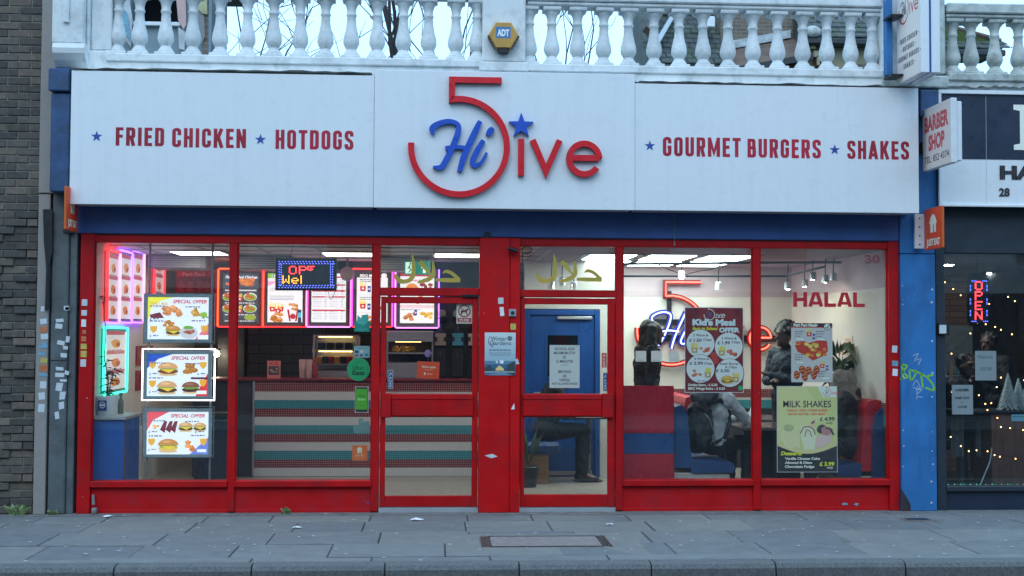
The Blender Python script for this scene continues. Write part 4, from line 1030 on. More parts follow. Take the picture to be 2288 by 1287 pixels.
# --- three lit special-offer displays hung in the window
def offer(k, r, outer, lab):
    p0, q0, p1, q1 = r; w, h = p1-p0, q1-q0; pr = Food(*r); U = lambda a, b: (p0+a*w, q0+b*h)
    pr.bg((244, 246, 252))
    if k == 0:
        pr.poly([U(0, 0), U(.42, 0), U(.20, .10), U(.06, .22), U(.02, .5), U(0, .5)], (252, 238, 70)); pr.poly([U(.78, 1), U(1, .62), U(1, 1)], (240, 120, 130))
        pr.text('FAMILY MEAL', *U(.19, .185), h*.06, (220, 190, 80), w*.30, bold=.04); pr.text('SPECIAL OFFER', *U(.69, .145), h*.085, (205, 50, 75), w*.56, bold=.03, shear=.25)
        pr.poly([U(.03, .42), U(.20, .36), U(.27, .50), U(.05, .50)], (120, 40, 55)); pr.chicken(*U(.40, .32), w*.36, 9, (222, 140, 80)); pr.chicken(*U(.78, .37), w*.26, 7, (205, 150, 60)); pr.blob(*U(.92, .42), w*.07, h*.08, (150, 190, 70))
        pr.chicken(*U(.34, .66), w*.22, 6, (190, 125, 55)); pr.burger(*U(.42, .80), w*.26); pr.circ(*U(.68, .84), w*.15, (205, 205, 210), h*.15); pr.chicken(*U(.68, .82), w*.20, 6, (175, 90, 70)); pr.blob(*U(.67, .72), w*.1, h*.05, (120, 170, 70))
        pr.drop(*U(.10, .76), w*.12); pr.drop(*U(.93, .74), w*.12); pr.rect(*U(.83, .90), *U(1, 1), (255, 255, 255)); tx = [(.05, .55), (.05, .95), (.92, .51)]
    elif k == 1:
        pr.poly([U(0, 0), U(.42, 0), U(.18, .12), U(0, .34)], (40, 85, 190)); pr.poly([U(.93, .62), U(1, .45), U(1, 1), U(.8, 1)], (225, 60, 70)); pr.rect(*U(.72, .555), *U(1, .60), (90, 25, 45))
        pr.text('SPECIAL OFFER', *U(.67, .135), h*.08, (190, 70, 100), w*.56, bold=.03, shear=.25)
        pr.burger(*U(.34, .36), w*.34, (222, 165, 110), (140, 70, 35)); pr.burger(*U(.33, .80), w*.34, (220, 165, 115), (85, 50, 30)); pr.burger(*U(.72, .80), w*.30, (140, 85, 60), (75, 40, 30), False)
        pr.chicken(*U(.70, .34), w*.32, 6, (190, 125, 50)); pr.drop(*U(.09, .26), w*.12); pr.drop(*U(.92, .26), w*.12); pr.drop(*U(.09, .70), w*.12); pr.drop(*U(.92, .68), w*.12); pr.rect(*U(.82, .87), *U(.98, .95), (250, 250, 250)); tx = [(.05, .50), (.84, .50), (.05, .93)]
    else:
        pr.poly([U(0, 0), U(.36, 0), U(.10, .20), U(0, .45)], (240, 90, 100)); pr.poly([U(1, .6), U(1, 1), U(.7, 1)], (110, 130, 215))
        pr.text('SPECIAL OFFER', *U(.66, .135), h*.08, (205, 50, 75), w*.56, bold=.03, shear=.25)
        for a in (.26, .35, .43): pr.poly([U(a-.05, .42), U(a+.02, .22), U(a+.07, .22), U(a+.03, .50)], (120, 30, 45))
        pr.chicken(*U(.13, .34), w*.16, 4, (240, 165, 60)); pr.burger(*U(.63, .36), w*.24, (215, 165, 110)); pr.burger(*U(.86, .36), w*.22, (215, 165, 110)); pr.burger(*U(.35, .80), w*.34, (205, 140, 75), (230, 190, 90)); pr.chicken(*U(.72, .80), w*.28, 5, (230, 140, 60))
        pr.drop(*U(.08, .70), w*.12); pr.drop(*U(.92, .70), w*.12); pr.rect(*U(.82, .88), *U(.97, .95), (250, 250, 250)); tx = [(.04, .50), (.80, .50), (.04, .92)]
    for a, b in tx: pr.text('£', *U(a, b), h*.055, (60, 60, 80)); pr.greek(*[U(a+.04, b)[0], U(a+.13, b)[0]], U(0, b)[1]-h*.05, h*.03, (120, 120, 140))
    for a, b, c in ((.03, .30, .20), (.62, .86, .215), (.03, .26, .555), (.72, .95, .545)): pr.greek(U(a, 0)[0], U(b, 0)[0], U(0, c)[1], h*.028, (110, 100, 130))
    Y = .13; x0, x1, z0, z1 = SR(*outer, Y)
    t = thing('poster_display', lab, 'display', ((x0+x1)/2, Y, z0), group='lit poster displays hanging in the window')
    ox, oz = (x0+x1)/2, z0; a0, a1, c0, c1 = SR(*r, Y)
    BX('acrylic_holder', MAT['acrylic'], t, x0-ox, x1-ox, .006, .012, 0, z1-oz)
    for nm, b in (('holder_edge', (a0-ox-.035, a0-ox, c0-oz-.03, c1-oz+.03)), ('holder_edge', (a1-ox, a1-ox+.035, c0-oz-.03, c1-oz+.03)), ('holder_edge', (a0-ox, a1-ox, c0-oz-.03, c0-oz)), ('holder_edge', (a0-ox, a1-ox, c1-oz, c1-oz+.03))):
        BX(nm, MAT['acrylic_grey'], t, b[0], b[1], -.006, .005, b[2], b[3], .002)
    pr.build('backlit_print', MAT['print_bright'], t, (a0-ox, .0, c1-oz), (a1-a0, 0, 0), (0, 0, c0-c1), (0, -1, 0))
    BX('light_box', MAT['plastic_white'], t, a0-ox, a1-ox, .001, .0055, c0-oz, c1-oz)
    for sx in (x0-ox+.02, x1-ox-.02):
        for sz in (.02, z1-oz-.02): MB().tube([(sx, -.01, sz), (sx, .012, sz)], .008, 8).build('clamp', MAT['steel'], t)
    e = 'led_white' if k == 1 else 'acrylic_grey'; w_ = .010 if k == 1 else .003
    for nm, b in (('edge_light', (x0-ox-w_, x0-ox, -w_, z1-oz+w_)), ('edge_light', (x1-ox, x1-ox+w_, -w_, z1-oz+w_)), ('edge_light', (x0-ox, x1-ox, -w_, 0)), ('edge_light', (x0-ox, x1-ox, z1-oz, z1-oz+w_))):
        BX(nm, MAT[e], t, b[0], b[1], .0, .012, b[2], b[3])
offer(0, (330, 664, 466, 758), (321, 656, 479, 768), 'lit special offer display with the yellow corner, topmost of three')
offer(1, (328.6, 791, 464.6, 885), (319, 781, 478, 893), 'lit special offer display with glowing white edge, middle of three')
offer(2, (328, 920, 465.5, 1015), (318, 909, 477, 1022), 'lit special offer display with ribs, lowest of three')
for p, lab in ((332, 'thin suspension pole behind the poster displays, nearer the plant'), (472, 'thin suspension pole behind the poster displays, nearer the counter')):
    x = SX(p, .16, 800); t = MB().tube([(x, .16, ZS1-.3), (x, .16, CZ)], .010, 8).build('hanging_pole', MAT['duct_grey']); tag(t, lab, 'pole')
# --- menu light boxes
RED = (190, 25, 40)
def menu_print(kind, r):
    p0, q0, p1, q1 = r; w, h = p1-p0, q1-q0; pr = Food(*r); U = lambda a, b: (p0+a*w, q0+b*h); g = random.Random(kind*5)
    if kind == 0:
        pr.bg((70, 72, 84)); pr.text('Fish Grilled Chicken', *U(.52, .10), h*.05, (235, 235, 245), w*.9, bold=.05, shear=.15)
        pr.chicken(*U(.25, .22), w*.36, 6, (200, 100, 40)); pr.chicken(*U(.70, .20), w*.50, 7, (205, 110, 35)); pr.rect(*U(.06, .335), *U(.95, .36), (225, 225, 232))
        for b in (.48, .72):
            for a in (.17, .77): pr.circ(*U(a, b), w*.19, (235, 235, 230), h*.085); pr.circ(*U(a, b+.01), w*.17, (140, 165, 60), h*.07); pr.chicken(*U(a, b-.02), w*.26, 5, (195, 95, 50))
            pr.fries(*U(.48, b+.02), w*.16, (215, 60, 60)); pr.greek(*[U(.06, 0)[0], U(.9, 0)[0]], U(0, b+.115)[1], h*.022, (215, 215, 225))
        pr.circ(*U(.78, .90), w*.17, (150, 170, 60), h*.06); pr.greek(U(.06, 0)[0], U(.9, 0)[0], U(0, .965)[1], h*.02, (210, 210, 220))
    elif kind == 1:
        pr.bg((247, 246, 250)); pr.rect(*U(0, 0), *U(.12, .10), (150, 195, 60)); pr.rect(*U(.13, 0), *U(.55, .10), (120, 185, 60)); pr.text('Family', *U(.34, .085), h*.055, (250, 250, 250), w*.32)
        pr.poly([U(0, .16), U(.3, .16), U(.1, .24), U(0, .26)], (245, 170, 205))
        for b in (.30, .34, .46, .50, .53): pr.greek(U(.06, 0)[0], U(.75, 0)[0], U(0, b)[1], h*.013, (130, 130, 150))
        for a in (.14, .38, .30): pr.fries(*U(a, .70 if a != .30 else .74), w*.19, (210, 40, 45), 7)
        pr.chicken(*U(.30, .90), w*.46, 9, (200, 125, 55)); pr.poly([U(.56, .74), U(.90, .74), U(.84, .98), U(.62, .98)], (240, 240, 245)); pr.poly([U(.56, .74), U(.62, .74), U(.67, .98), U(.62, .98)], RED); pr.poly([U(.84, .74), U(.90, .74), U(.84, .98), U(.79, .98)], RED)
        pr.chicken(*U(.73, .69), w*.36, 6, (205, 130, 60)); pr.circ(*U(.73, .88), w*.08, RED); pr.rect(*U(.87, .74), *U(.97, 1), (45, 50, 90)); pr.rect(*U(.87, .80), *U(.97, .90), (90, 190, 230))
    elif kind == 2:
        pr.bg((246, 245, 250))
        for b in (.06, .22, .34, .465, .74): pr.rect(*U(.02, b), *U(.98, b+.032), (205, 50, 70))
        pr.text('MENU', *U(.5, .49), h*.024, (250, 240, 245), w*.26)
        for b in [.12+.05*i for i in range(17)]:
            if abs(b-.74) > .03:
                pr.greek(U(.05, 0)[0], U(.30, 0)[0], U(0, b)[1], h*.012, (150, 150, 165)); pr.greek(U(.38, 0)[0], U(.45, 0)[0], U(0, b)[1], h*.014, (90, 90, 105)); pr.greek(U(.52, 0)[0], U(.76, 0)[0], U(0, b)[1], h*.012, (150, 150, 165)); pr.greek(U(.86, 0)[0], U(.93, 0)[0], U(0, b)[1], h*.014, (90, 90, 105))
    elif kind == 3:
        pr.bg((246, 244, 246)); pr.rect(*U(0, 0), *U(1, .085), (70, 30, 40)); pr.text('BBQ Meals', *U(.40, .068), h*.05, (245, 235, 235), w*.6, bold=.05)
        for b in (.24, .60): pr.greek(U(.1, 0)[0], U(.8, 0)[0], U(0, b-.12)[1], h*.02, (90, 90, 100)); pr.greek(U(.1, 0)[0], U(.7, 0)[0], U(0, b-.08)[1], h*.02, (120, 120, 130)); pr.fries(*U(.20, b+.04), w*.22); pr.can(*U(.40, b+.08), w*.10); pr.chicken(*U(.74, b+.08), w*.42, 6, (190, 100, 45)); pr.rect(*U(0, b+.20), *U(1, b+.205), (170, 170, 180))
        pr.chicken(*U(.35, .92), w*.4, 5); pr.circ(*U(.88, .045), w*.09, (250, 245, 245))
    elif kind == 4:
        pr.bg((247, 245, 247)); pr.rect(*U(0, 0), *U(1, .06), RED); pr.text('Wings & Strips', *U(.55, .15), h*.03, RED, w*.6); pr.blob(*U(.35, .28), w*.24, h*.09, (235, 140, 60), 9, .4); pr.chicken(*U(.75, .28), w*.40, 6, (150, 50, 45))
        pr.blob(*U(.5, .54), w*.30, h*.06, (90, 150, 60), 13, .4); pr.chicken(*U(.55, .51), w*.42, 6, (205, 90, 50)); pr.rect(*U(0, .645), *U(1, .652), (215, 60, 70)); pr.rect(*U(0, .655), *U(1, .70), (240, 205, 215)); pr.greek(U(.04, 0)[0], U(.6, 0)[0], U(0, .72)[1], h*.016, (120, 120, 130))
        pr.chicken(*U(.28, .86), w*.40, 7, (185, 110, 55)); pr.chicken(*U(.76, .86), w*.40, 7, (225, 175, 70)); pr.can(*U(.46, .79), w*.08)
    else:
        pr.bg((240, 236, 240)); n = 3
        for i in range(n):
            b = (i+.55)/n; pr.rect(*U(.08, b-.19), *U(.92, b-.13), (195, 90, 105)); pr.greek(U(.15, 0)[0], U(.8, 0)[0], U(0, b-.21)[1], h*.018, (150, 140, 150))
            pr.blob(*U(.5, b+.02), w*.26, h*.09, (225, 130+g.randrange(40), 70), 9, .3, i); pr.blob(*U(.6, b+.04), w*.12, h*.05, (170, 80, 40), 8, .3, i)
    return pr
def light_box(kind, r, lab, strips, Y=YM):
    """strips = (left, right, top, bottom) led materials"""
    pr = menu_print(kind, r); x0, x1, z0, z1 = SR(*r, Y); w, h = x1-x0, z1-z0
    t = thing('menu_light_box', lab, 'menu board', (x0, Y, z0), group='lit menu boxes over the counter')
    BX('case', MAT['duct_grey'], t, -.05, w+.05, .004, .10, -.05, h+.05)
    pr.build('backlit_print', MAT['print_lit'], t, (0, 0, h), (w, 0, 0), (0, 0, -h), (0, -1, 0))
    BX('print_backing', MAT['plastic_white'], t, 0, w, .0, .0035, 0, h)
    for a, b, c, d in ((-.026, -.001, -.025, h+.025), (w+.001, w+.026, -.025, h+.025)): BX('snap_frame', MAT['duct_grey'], t, a, b, -.006, .003, c, d)
    BX('snap_frame', MAT['duct_grey'], t, 0, w, -.006, .003, -.025, -.001); BX('snap_frame', MAT['duct_grey'], t, 0, w, -.006, .003, h+.001, h+.025)
    for m_, b in zip(strips, ((-.066, -.050, -.05, h+.05), (w+.050, w+.066, -.05, h+.05), (-.05, w+.05, h+.051, h+.063), (-.05, w+.05, -.063, -.051))):
        if m_: BX('led_strip', MAT[m_], t, b[0], b[1], -.01, .012, b[2], b[3])
    if strips[0]:
        BX('side_glow_channel', MAT['mural_red'], t, -.115, -.067, .0, .02, -.05, h+.05)
light_box(0, (498, 611, 577, 720), 'lit dark grilled chicken menu box beside the first mullion', ('led_orange', 'led_orange', 'led_orange', 'led_red'))
light_box(1, (598, 611, 676, 720), 'lit white bucket menu box below the led open sign', ('led_red', 'led_magenta', 'led_red', 'led_red'))
light_box(2, (696, 611, 773, 720), 'lit white price list menu box with red bars', ('led_pink', 'led_violet', None, 'led_pink'))
light_box(3, (797, 611, 866, 720), 'lit barbecue menu box beside the first door mullion', ('led_magenta', 'led_magenta', 'led_red', 'led_red'))
light_box(4, (894, 611, 970, 722), 'lit wings menu box seen through the first door', ('led_pink', 'led_violet', None, 'led_pink'))
bh = structure(BX('menu_bulkhead', MAT['dark_wall'], None, XLW+.9, SX(1066, YM, 700)+.35, YM+.11, YM+.35, SZ(732, YM, 700), CZ))
# left wall light boxes (plane x = XLW)
def wall_box(p0, p1, qn, lab, mats, kind, Z=None):
    X = XLW+.03; ya, yb = on_x(p0, X), on_x(p1, X)
    sc = lambda y: 2784/((y+12)*1.0)
    z1 = 1.69+(752-qn[0])/sc(ya); z0 = 1.69+(752-qn[1])/sc(ya)
    t = thing('menu_light_box', lab, 'menu board', (X, ya, z0), group='lit menu boxes on the side wall')
    h, w = z1-z0, yb-ya
    BX('case', MAT['duct_grey'], t, -.028, -.003, -.02, w+.02, -.03, h+.03)
    pr = menu_print(kind, (0, 0, 100, 170*h/.62)); pr.build('backlit_print', MAT['print_side'], t, (0, 0, h), (0, w, 0), (0, 0, -h), (1, 0, 0))
    for m_, b in zip(mats, ((-.035, -.012, -.03, h+.03), (w+.012, w+.035, -.03, h+.03), (-.01, w+.01, h+.031, h+.048), (-.01, w+.01, -.048, -.031))):
        if m_: BX('led_strip', MAT[m_], t, -.01, .016, b[0], b[1], b[2], b[3])
wall_box(238, 263, (576, 718), 'lit tall menu box on the side wall nearest the window', ('led_red', 'led_pink', 'led_red', 'led_violet'), 5)
wall_box(266, 291, (576, 718), 'lit menu box on the side wall, second from the window', (None, 'led_violet', 'led_violet', 'led_violet'), 5)
wall_box(294, 317, (576, 718), 'lit menu box on the side wall, third from the window', (None, 'led_pink', 'led_violet', 'led_violet'), 5)
wall_box(343, 363, (578, 700), 'small lit menu box with red edges deepest on the side wall', ('led_red', 'led_red', 'led_red', None), 5)
wall_box(234, 282, (747, 877), 'lit menu box with green glowing edge beside the potted plant', ('led_cyan', 'led_cyan', 'led_cyan', 'led_cyan'), 5)
for k, (y, z) in enumerate(((2.2, 1.45), (2.2, 1.18))):
    t = MB().box(XLW+.002, XLW+.012, y-.35, y+.45, z-.11, z+.11); o = t.build('wall_picture', MAT['mural_red'])
    tag(o, ('faded snack picture on the side wall above the other', 'faded snack picture on the side wall below the other')[k], 'picture')
# poster behind, high in the corner
t = board('wall_poster', 'dark red poster on the far wall between the poster pole and the menus', 'poster', (lambda p: (p.bg((95, 25, 40)), p.rect(396, 606, 470, 618, (150, 40, 55)), p.text('Peri Peri', 432, 616, 7, (220, 190, 190), 50), [p.blob(a, 640, 9, 14, (120, 60, 60)) for a in (405, 425, 447, 462)], p)[-1])(Food(392, 603, 474, 655)), YM+.2)
# exit sign
pr = Food(903, 583, 961, 614); pr.bg((10, 105, 85)); pr.rect(906, 586, 921, 611, (205, 235, 215)); pr.line([(917, 590), (913, 598), (918, 603), (913, 609)], 2.6, (15, 110, 85)); pr.circ(917, 588.5, 2, (15, 110, 85)); pr.line([(918, 596), (910, 600)], 2, (15, 110, 85))
pr.poly([(948, 588), (956, 599), (951, 599), (951, 610), (945, 610), (945, 599), (940, 599)], (205, 235, 215))
board('exit_sign', 'green running man exit sign hanging over the first door', 'sign', pr, 1.85, 'print_lit', .03)
# --- led open sign in the second window
DOT = {'O': ["01110", "10001", "10001", "10001", "10001", "10001", "01110"], 'P': ["11110", "10001", "10001", "11110", "10000", "10000", "10000"], 'E': ["11111", "10000", "11100", "00000", "00000", "00000", "00000"], 'W': ["10001", "10001", "10001", "10101", "10101", "11011", "10001"],
       'e': ["00000", "00000", "01110", "10001", "11111", "10000", "01110"], 'l': ["1", "1", "1", "1", "1", "1", "1"], 'N': ["10001", "11001", "11001", "10101", "10011", "10011", "10001"], 'F': ["11111", "10000", "10000", "11110", "10000", "10000", "11111"]}
def dots(pts, r, Y, name, mat, parent, ox, oz):
    m = MB()
    for p, q in pts:
        x, z = S(p, q, Y); n = 8
        m.add([(x-ox+r*math.cos(2*math.pi*i/n), -.003, z-oz+r*math.sin(2*math.pi*i/n)) for i in range(n)]+[(x-ox, -.007, z-oz)], [(i, (i+1) % n, n) for i in range(n)])
    return m.build(name, MAT[mat], parent)
def word_dots(s, p, q, dx, dy):
    out = []
    for ch in s:
        g = DOT[ch]
        out += [(p+c*dx, q+r*dy) for r, row in enumerate(g) for c, v in enumerate(row) if v == '1']; p += (len(g[0])+1.2)*dx
    return out
Y = .30; x0, x1, z0, z1 = SR(615, 577, 752, 649, Y)
t = thing('led_message_sign', 'black led message sign with blue dotted border hanging in the second window', 'sign', (x0, Y, z0))
BX('housing', MAT['black_plastic'], t, 0, x1-x0, .0, .05, 0, z1-z0, .006); BX('face', MAT['black_metal'], t, .012, x1-x0-.012, -.002, .0005, .012, z1-z0-.012)
bl = []
for i in range(19): bl += [(624+i*6.7, 584.5), (627+i*6.6, 589), (627+i*6.6, 638), (624+i*6.7, 642.5)]
for j in range(9): bl += [(624, 590+j*5.8), (628.5, 592+j*5.4), (738.5, 592+j*5.4), (743, 590+j*5.8)]
dots(bl, .0052, Y-.002, 'border_dots', 'dot_blue', t, x0, z0)['kind'] = 'stuff'
dots(word_dots('OP', 647, 595.5, 3.6, 2.65)+[(688+i*3.4, 595.5) for i in range(5)]+[(688, 598.6), (688, 601.8), (694.8, 599.2), (698.2, 601.8), (691.4, 603.4), (694.8, 603.4)], .0062, Y-.002, 'red_letters', 'dot_red', t, x0, z0)['kind'] = 'stuff'
dots(word_dots('Wel', 632.5, 616.5, 3.25, 2.7), .0058, Y-.002, 'gold_letters', 'dot_gold', t, x0, z0)['kind'] = 'stuff'
for p in (648, 714): MB().tube([(SX(p, Y, 577)-x0, .03, z1-z0), (SX(p+6, Y, 560)-x0, .03, CZ-z0-.002)], .002, 6).build('hanging_wire', MAT['black_plastic'], t)
cb = MB(); pts = smooth_path([(SX(732, Y, 649), Y+.04, SZ(649, Y, 732)), (SX(738, Y, 665), Y+.04, SZ(668, Y, 738)), (SX(748, Y, 655), Y+.04, SZ(652, Y, 750)), (SX(756, Y, 630), Y+.04, SZ(630, Y, 756))], 6)
cb.tube([(p[0]-x0, p[1]-Y, p[2]-z0) for p in pts], .0025, 6).build('power_cord', MAT['black_plastic'], t)

# ------------------------------------------------------------------ things on and behind the counter
ZT = SZ(846, YC, 700)
def lathe_thing(name, lab, cat, p, Y, z, prof, mat, parts=(), group=None):
    t = thing(name, lab, cat, (SX(p, Y, 830), Y, z), group=group)
    MB().lathe(prof, n=14).build('body', MAT[mat], t)
    for nm, pf, mt in parts: MB().lathe(pf, n=12).build(nm, MAT[mt], t)
    return t
cup = [(.030, 0), (.036, .002), (.040, .10), (.041, .105), (.040, .11), (.044, .215), (.041, .22)]
for i, (p, lab, mt) in enumerate(((676, 'tall stack of pink paper cups on the counter', 'bottle_pink'), (690, 'shorter stack of pink paper cups on the counter', 'bottle_pink'))):
    lathe_thing('cup_stack', lab, 'cups', p, YC+.2, ZT, cup, mt, group='cup stacks')
lathe_thing('sauce_bottle', 'dark red sauce bottle beside the cup stacks on the counter', 'bottle', 703, YC+.22, ZT, [(.034, 0), (.036, .01), (.036, .16), (.022, .19), (.014, .20), (.009, .25), (.004, .255)], 'bottle_red', (('cap', [(.016, .196), (.016, .21), (.010, .212)], 'black_plastic'),))
pr = Food(597, 806, 627, 846); pr.bg((190, 120, 125)); pr.rect(600, 818, 624, 838, (70, 75, 85)); pr.chicken(612, 828, 18, 5, (130, 130, 130)); pr.text('ICE', 612, 815, 6, (160, 30, 50), 20)
board('counter_card', 'small pink display card standing on the counter', 'card', pr, YC+.1)
# warming cabinet
wx0, wx1 = SX(700, 3.5, 800), SX(800, 3.5, 800)
t = thing('warming_cabinet', 'steel warming cabinet with lit shelves behind the counter', 'cabinet', (wx0, 3.45, ZT-.28)); W = wx1-wx0
BX('base', MAT['steel'], t, 0, W, 0, .5, 0, .36, .006); BX('back', MAT['steel'], t, 0, W, .48, .5, .362, .80)
for k, z in enumerate((.42, .60, .78)): BX('shelf', MAT['steel'], t, .0, W, .03, .478, z, z+.018, .003)
for s in (0.0, W-.025): BX('post', MAT['steel'], t, s, s+.025, .0, .028, .362, .80, .003)
for k in range(6):
    m = MB(); m.lathe([(.035, 0), (.045, .004), (.045, .085), (.03, .09)], n=10); o = m.build('container', MAT[('food_gold', 'black_metal', 'bottle_red')[k % 3]], t); o.location = (.07+k*.072, .12, .44)
for k in range(4): BX('tray', MAT['black_metal'], t, .05+k*.11, .14+k*.11, .06, .25, .62, .70, .006)
BX('lamp', MAT['heat_lamp'], t, .06, W-.08, .10, .14, .765, .777); BX('lamp', MAT['heat_lamp'], t, .06, W-.08, .10, .14, .585, .597)
BX('glass_front', MAT['acrylic'], t, .03, W-.03, .004, .008, .36, .78)
# fryer hood behind first window, slush machines, hot display in the first door
BX('kitchen_pass', MAT['dark_wall'], bh, SX(480, 3.7, 800), SX(540, 3.7, 800), 3.9, 4.2, .9, 1.85)
t = thing('task_lamp', 'small bright lamp glowing under the kitchen hood', 'lamp', tuple(P3(484, 792, 3.7)))
MB().ell((0, 0, 0), (.035, .02, .028)).build('bulb', MAT['bulb_warm'], t); MB().lathe([(.02, .02), (.06, .06), (.05, .075)], n=12).build('shade', MAT['steel'], t)
for k, (p, lab, mt) in enumerate(((984, 'tall slush machine with tan drink seen through the first door', 'slush_tan'), (1023, 'tall slush machine with blue drink seen through the first door', 'slush_blue'), (1058, 'slush machine with pink drink half hidden by the door stile', 'bottle_pink'))):
    Y = YC+.25; x, _ = S(p, 800, Y); sc = 2784/(12+Y)
    t = thing('slush_machine', lab, 'drink machine', (x, Y, ZT), group='slush machines on the counter')
    hz = lambda q: 1.69+(752-q)/sc-ZT
    BX('drip_body', MAT['black_plastic'], t, -.082, .082, .03, .28, 0, hz(776), .02); BX('tank_frame', MAT['black_plastic'], t, -.088, .088, .0, .28, hz(776), hz(742), .03)
    BX('drink_window', MAT[mt], t, -.066, .066, -.006, -.0005, hz(774), hz(747), .002)
    MB().tube([(0, .10, hz(742)-.01), (0, .10, hz(722))], [.03, .018], 10).build('neck', MAT['black_plastic'], t)
    MB().tube([(0, .10, hz(722)), (0, .10, hz(712))], [.045, .07], 12).build('flange', MAT['black_plastic'], t)
    BX('lid', MAT[mt] if k == 0 else MAT['acrylic_grey'], t, -.06, .06, .04, .16, hz(711), hz(694), .02)
    MB().tube([(-.01, -.02, hz(790)), (-.01, -.05, hz(800))], .012, 8).build('tap', MAT['black_metal'], t)
    for s in (-1, 1): BX('side_lug', MAT['black_plastic'], t, s*.06-.02, s*.06+.02, -.02, .0, hz(765), hz(755), .004)
hx0, hx1 = SX(864, 3.15, 800), SX(968, 3.15, 800)
t = thing('hot_display', 'stainless heated food display behind the counter, seen through the first door', 'food display', (hx0, 3.05, ZT)); W = hx1-hx0; sc = 2784/15.15; hz = lambda q: 1.69+(752-q)/sc-ZT
BX('base', MAT['steel'], t, 0, W, 0, .5, 0, hz(812), .006); BX('hood', MAT['steel'], t, 0, W, .0, .5, hz(762), hz(742), .01); BX('canopy_rail', MAT['steel'], t, 0, W, -.02, .01, hz(766), hz(758), .003); BX('back', MAT['dark_wall'], t, 0, W, .48, .5, hz(812), hz(762))
for s in (.0, W-.02): BX('post', MAT['steel'], t, s, s+.02, .02, .05, hz(812), hz(764))
BX('shelf', MAT['steel'], t, .02, W-.02, .03, .45, hz(793), hz(790)); BX('lamp', MAT['heat_lamp'], t, .1, W-.15, .2, .23, hz(767), hz(765.5))
m = MB(); g = random.Random(8)
for k in range(26): m.ell((g.uniform(.08, W*.55), g.uniform(.1, .35), hz(789)+g.uniform(0, .05)), (.035, .03, .028), n=8, m=6)
m.build('fried_pieces', MAT['food_gold'], t)['kind'] = 'stuff'
# waiting bin / fridge dark block beside counter
t = thing('waste_bin', 'dark navy swing bin standing beside the counter', 'bin', (SX(484, 2.3, 980), 2.3, FZ)); BX('body', MAT['barber_navy'], t, -.22, .2, -.15, .2, 0, .72, .02); BX('lid', MAT['black_plastic'], t, -.225, .205, -.155, .205, .721, .80, .03)
# blue cabinet, bucket plant
Y0 = .16; xa, xb = SX(203, Y0, 1000), SX(277, Y0, 1000)
t = thing('blue_cabinet', 'blue cabinet with grey worktop inside the first window', 'cabinet', (0, 0, 0)); zt = SZ(938, Y0, 240)
BX('carcass', MAT['cabinet_blue'], t, XLW+.004, xb, Y0, .78, FZ, zt, .004); BX('worktop', MAT['worktop'], t, XLW+.004, xb+.02, Y0-.03, .86, zt+.001, zt+.035, .004); BX('edge_strip', MAT['wood_dark'], t, xb, xb+.006, Y0+.01, Y0+.04, FZ, zt-.002); BX('worktop_bracket', MAT['worktop'], t, xb+.003, xb+.018, .80, .83, zt-.1, zt)
bx_, by_ = SX(237, .34, 900), .36; zb0 = zt+.036
t = thing('bucket_plant', 'spindly plant in a white plastic bucket on the blue cabinet', 'plant', (bx_, by_, zb0))
MB().lathe([(.092, 0), (.095, .005), (.112, .165), (.116, .165), (.116, .185), (.108, .185), (.104, .17)], n=24).build('bucket', MAT['plastic_white'], t)
MB().lathe([(.103, .16), (.103, .166)], n=20).build('soil', MAT['soil'], t)
pr = Food(0, 0, 100, 100); pr.bg((35, 60, 140)); pr.circ(52, 45, 32, (225, 230, 240)); pr.circ(52, 45, 26, (60, 90, 165)); pr.rect(25, 38, 79, 54, (235, 238, 245))
pr.build('bucket_label', MAT['print_matt'], t, (-.055, -.1165, .145), (.085, 0, 0), (0, .006, -.10), (0, -1, 0))
m = MB(); st = smooth_path([(0, 0, .16), (.01, 0, .35), (-.03, .01, .55), (-.02, 0, .80), (-.05, 0, 1.1)], 4); m.tube(st, [.008-.005*i/(len(st)-1) for i in range(len(st))], 6); m.tube(smooth_path([(.03, 0, .16), (.03, 0, .28), (.06, 0, .40)], 4), .005, 6); m.build('stem', MAT['leaf_dark'], t)
m = MB(); g = random.Random(21)
for cx_, cz_, n, rr in ((.0, .22, 16, .10), (.02, .33, 14, .11), (.06, .42, 16, .12), (-.02, .52, 10, .09), (-.05, 1.12, 12, .07)):
    for i in range(n):
        a = g.random()*6.28; l = rr*g.uniform(.6, 1.1); d = Vector((math.cos(a), math.sin(a), g.uniform(-.3, .6))).normalized(); b = Vector((cx_, 0, cz_+g.uniform(-.04, .04))); s = d.cross(Vector((0, 0, 1))).normalized()*.014
        m.add([b, b+d*l*.5+s, b+d*l-Vector((0, 0, l*.25)), b+d*l*.5-s], [(0, 1, 2, 3)])
m.build('leaf_sprays', MAT['leaf_dark'], t)['kind'] = 'stuff'
lathe_thing('spray_bottle', 'small grey bottle beside the bucket plant on the blue cabinet', 'bottle', 271, .55, zb0, [(.026, 0), (.028, .01), (.028, .12), (.012, .15), (.012, .17), (.018, .172), (.018, .20), (.006, .205)], 'duct_grey')
# balloon by the slush machines, globe lamp
t = thing('globe_lamp', 'round pinkish globe lamp under the ceiling beside the led sign', 'lamp', tuple(P3(776, 612, 2.6))); MB().ell((0, 0, 0), (.085, .085, .085), n=18, m=12).build('globe', MAT['bottle_pink'], t); MB().tube([(0, 0, .08), (0, 0, CZ-t.location.z)], .012, 8).build('stem', MAT['duct_grey'], t)
t = thing('price_balloon', 'small violet balloon shaped tag above the orange open card', 'tag', tuple(P3(956, 790, .5))); MB().ell((0, 0, 0), (.034, .012, .040), n=14, m=10).build('disc', MAT['balloon_violet'], t); MB().tube([(0, 0, -.038), (.006, 0, -.075), (.03, 0, -.11)], .002, 6).build('string', MAT['balloon_violet'], t)

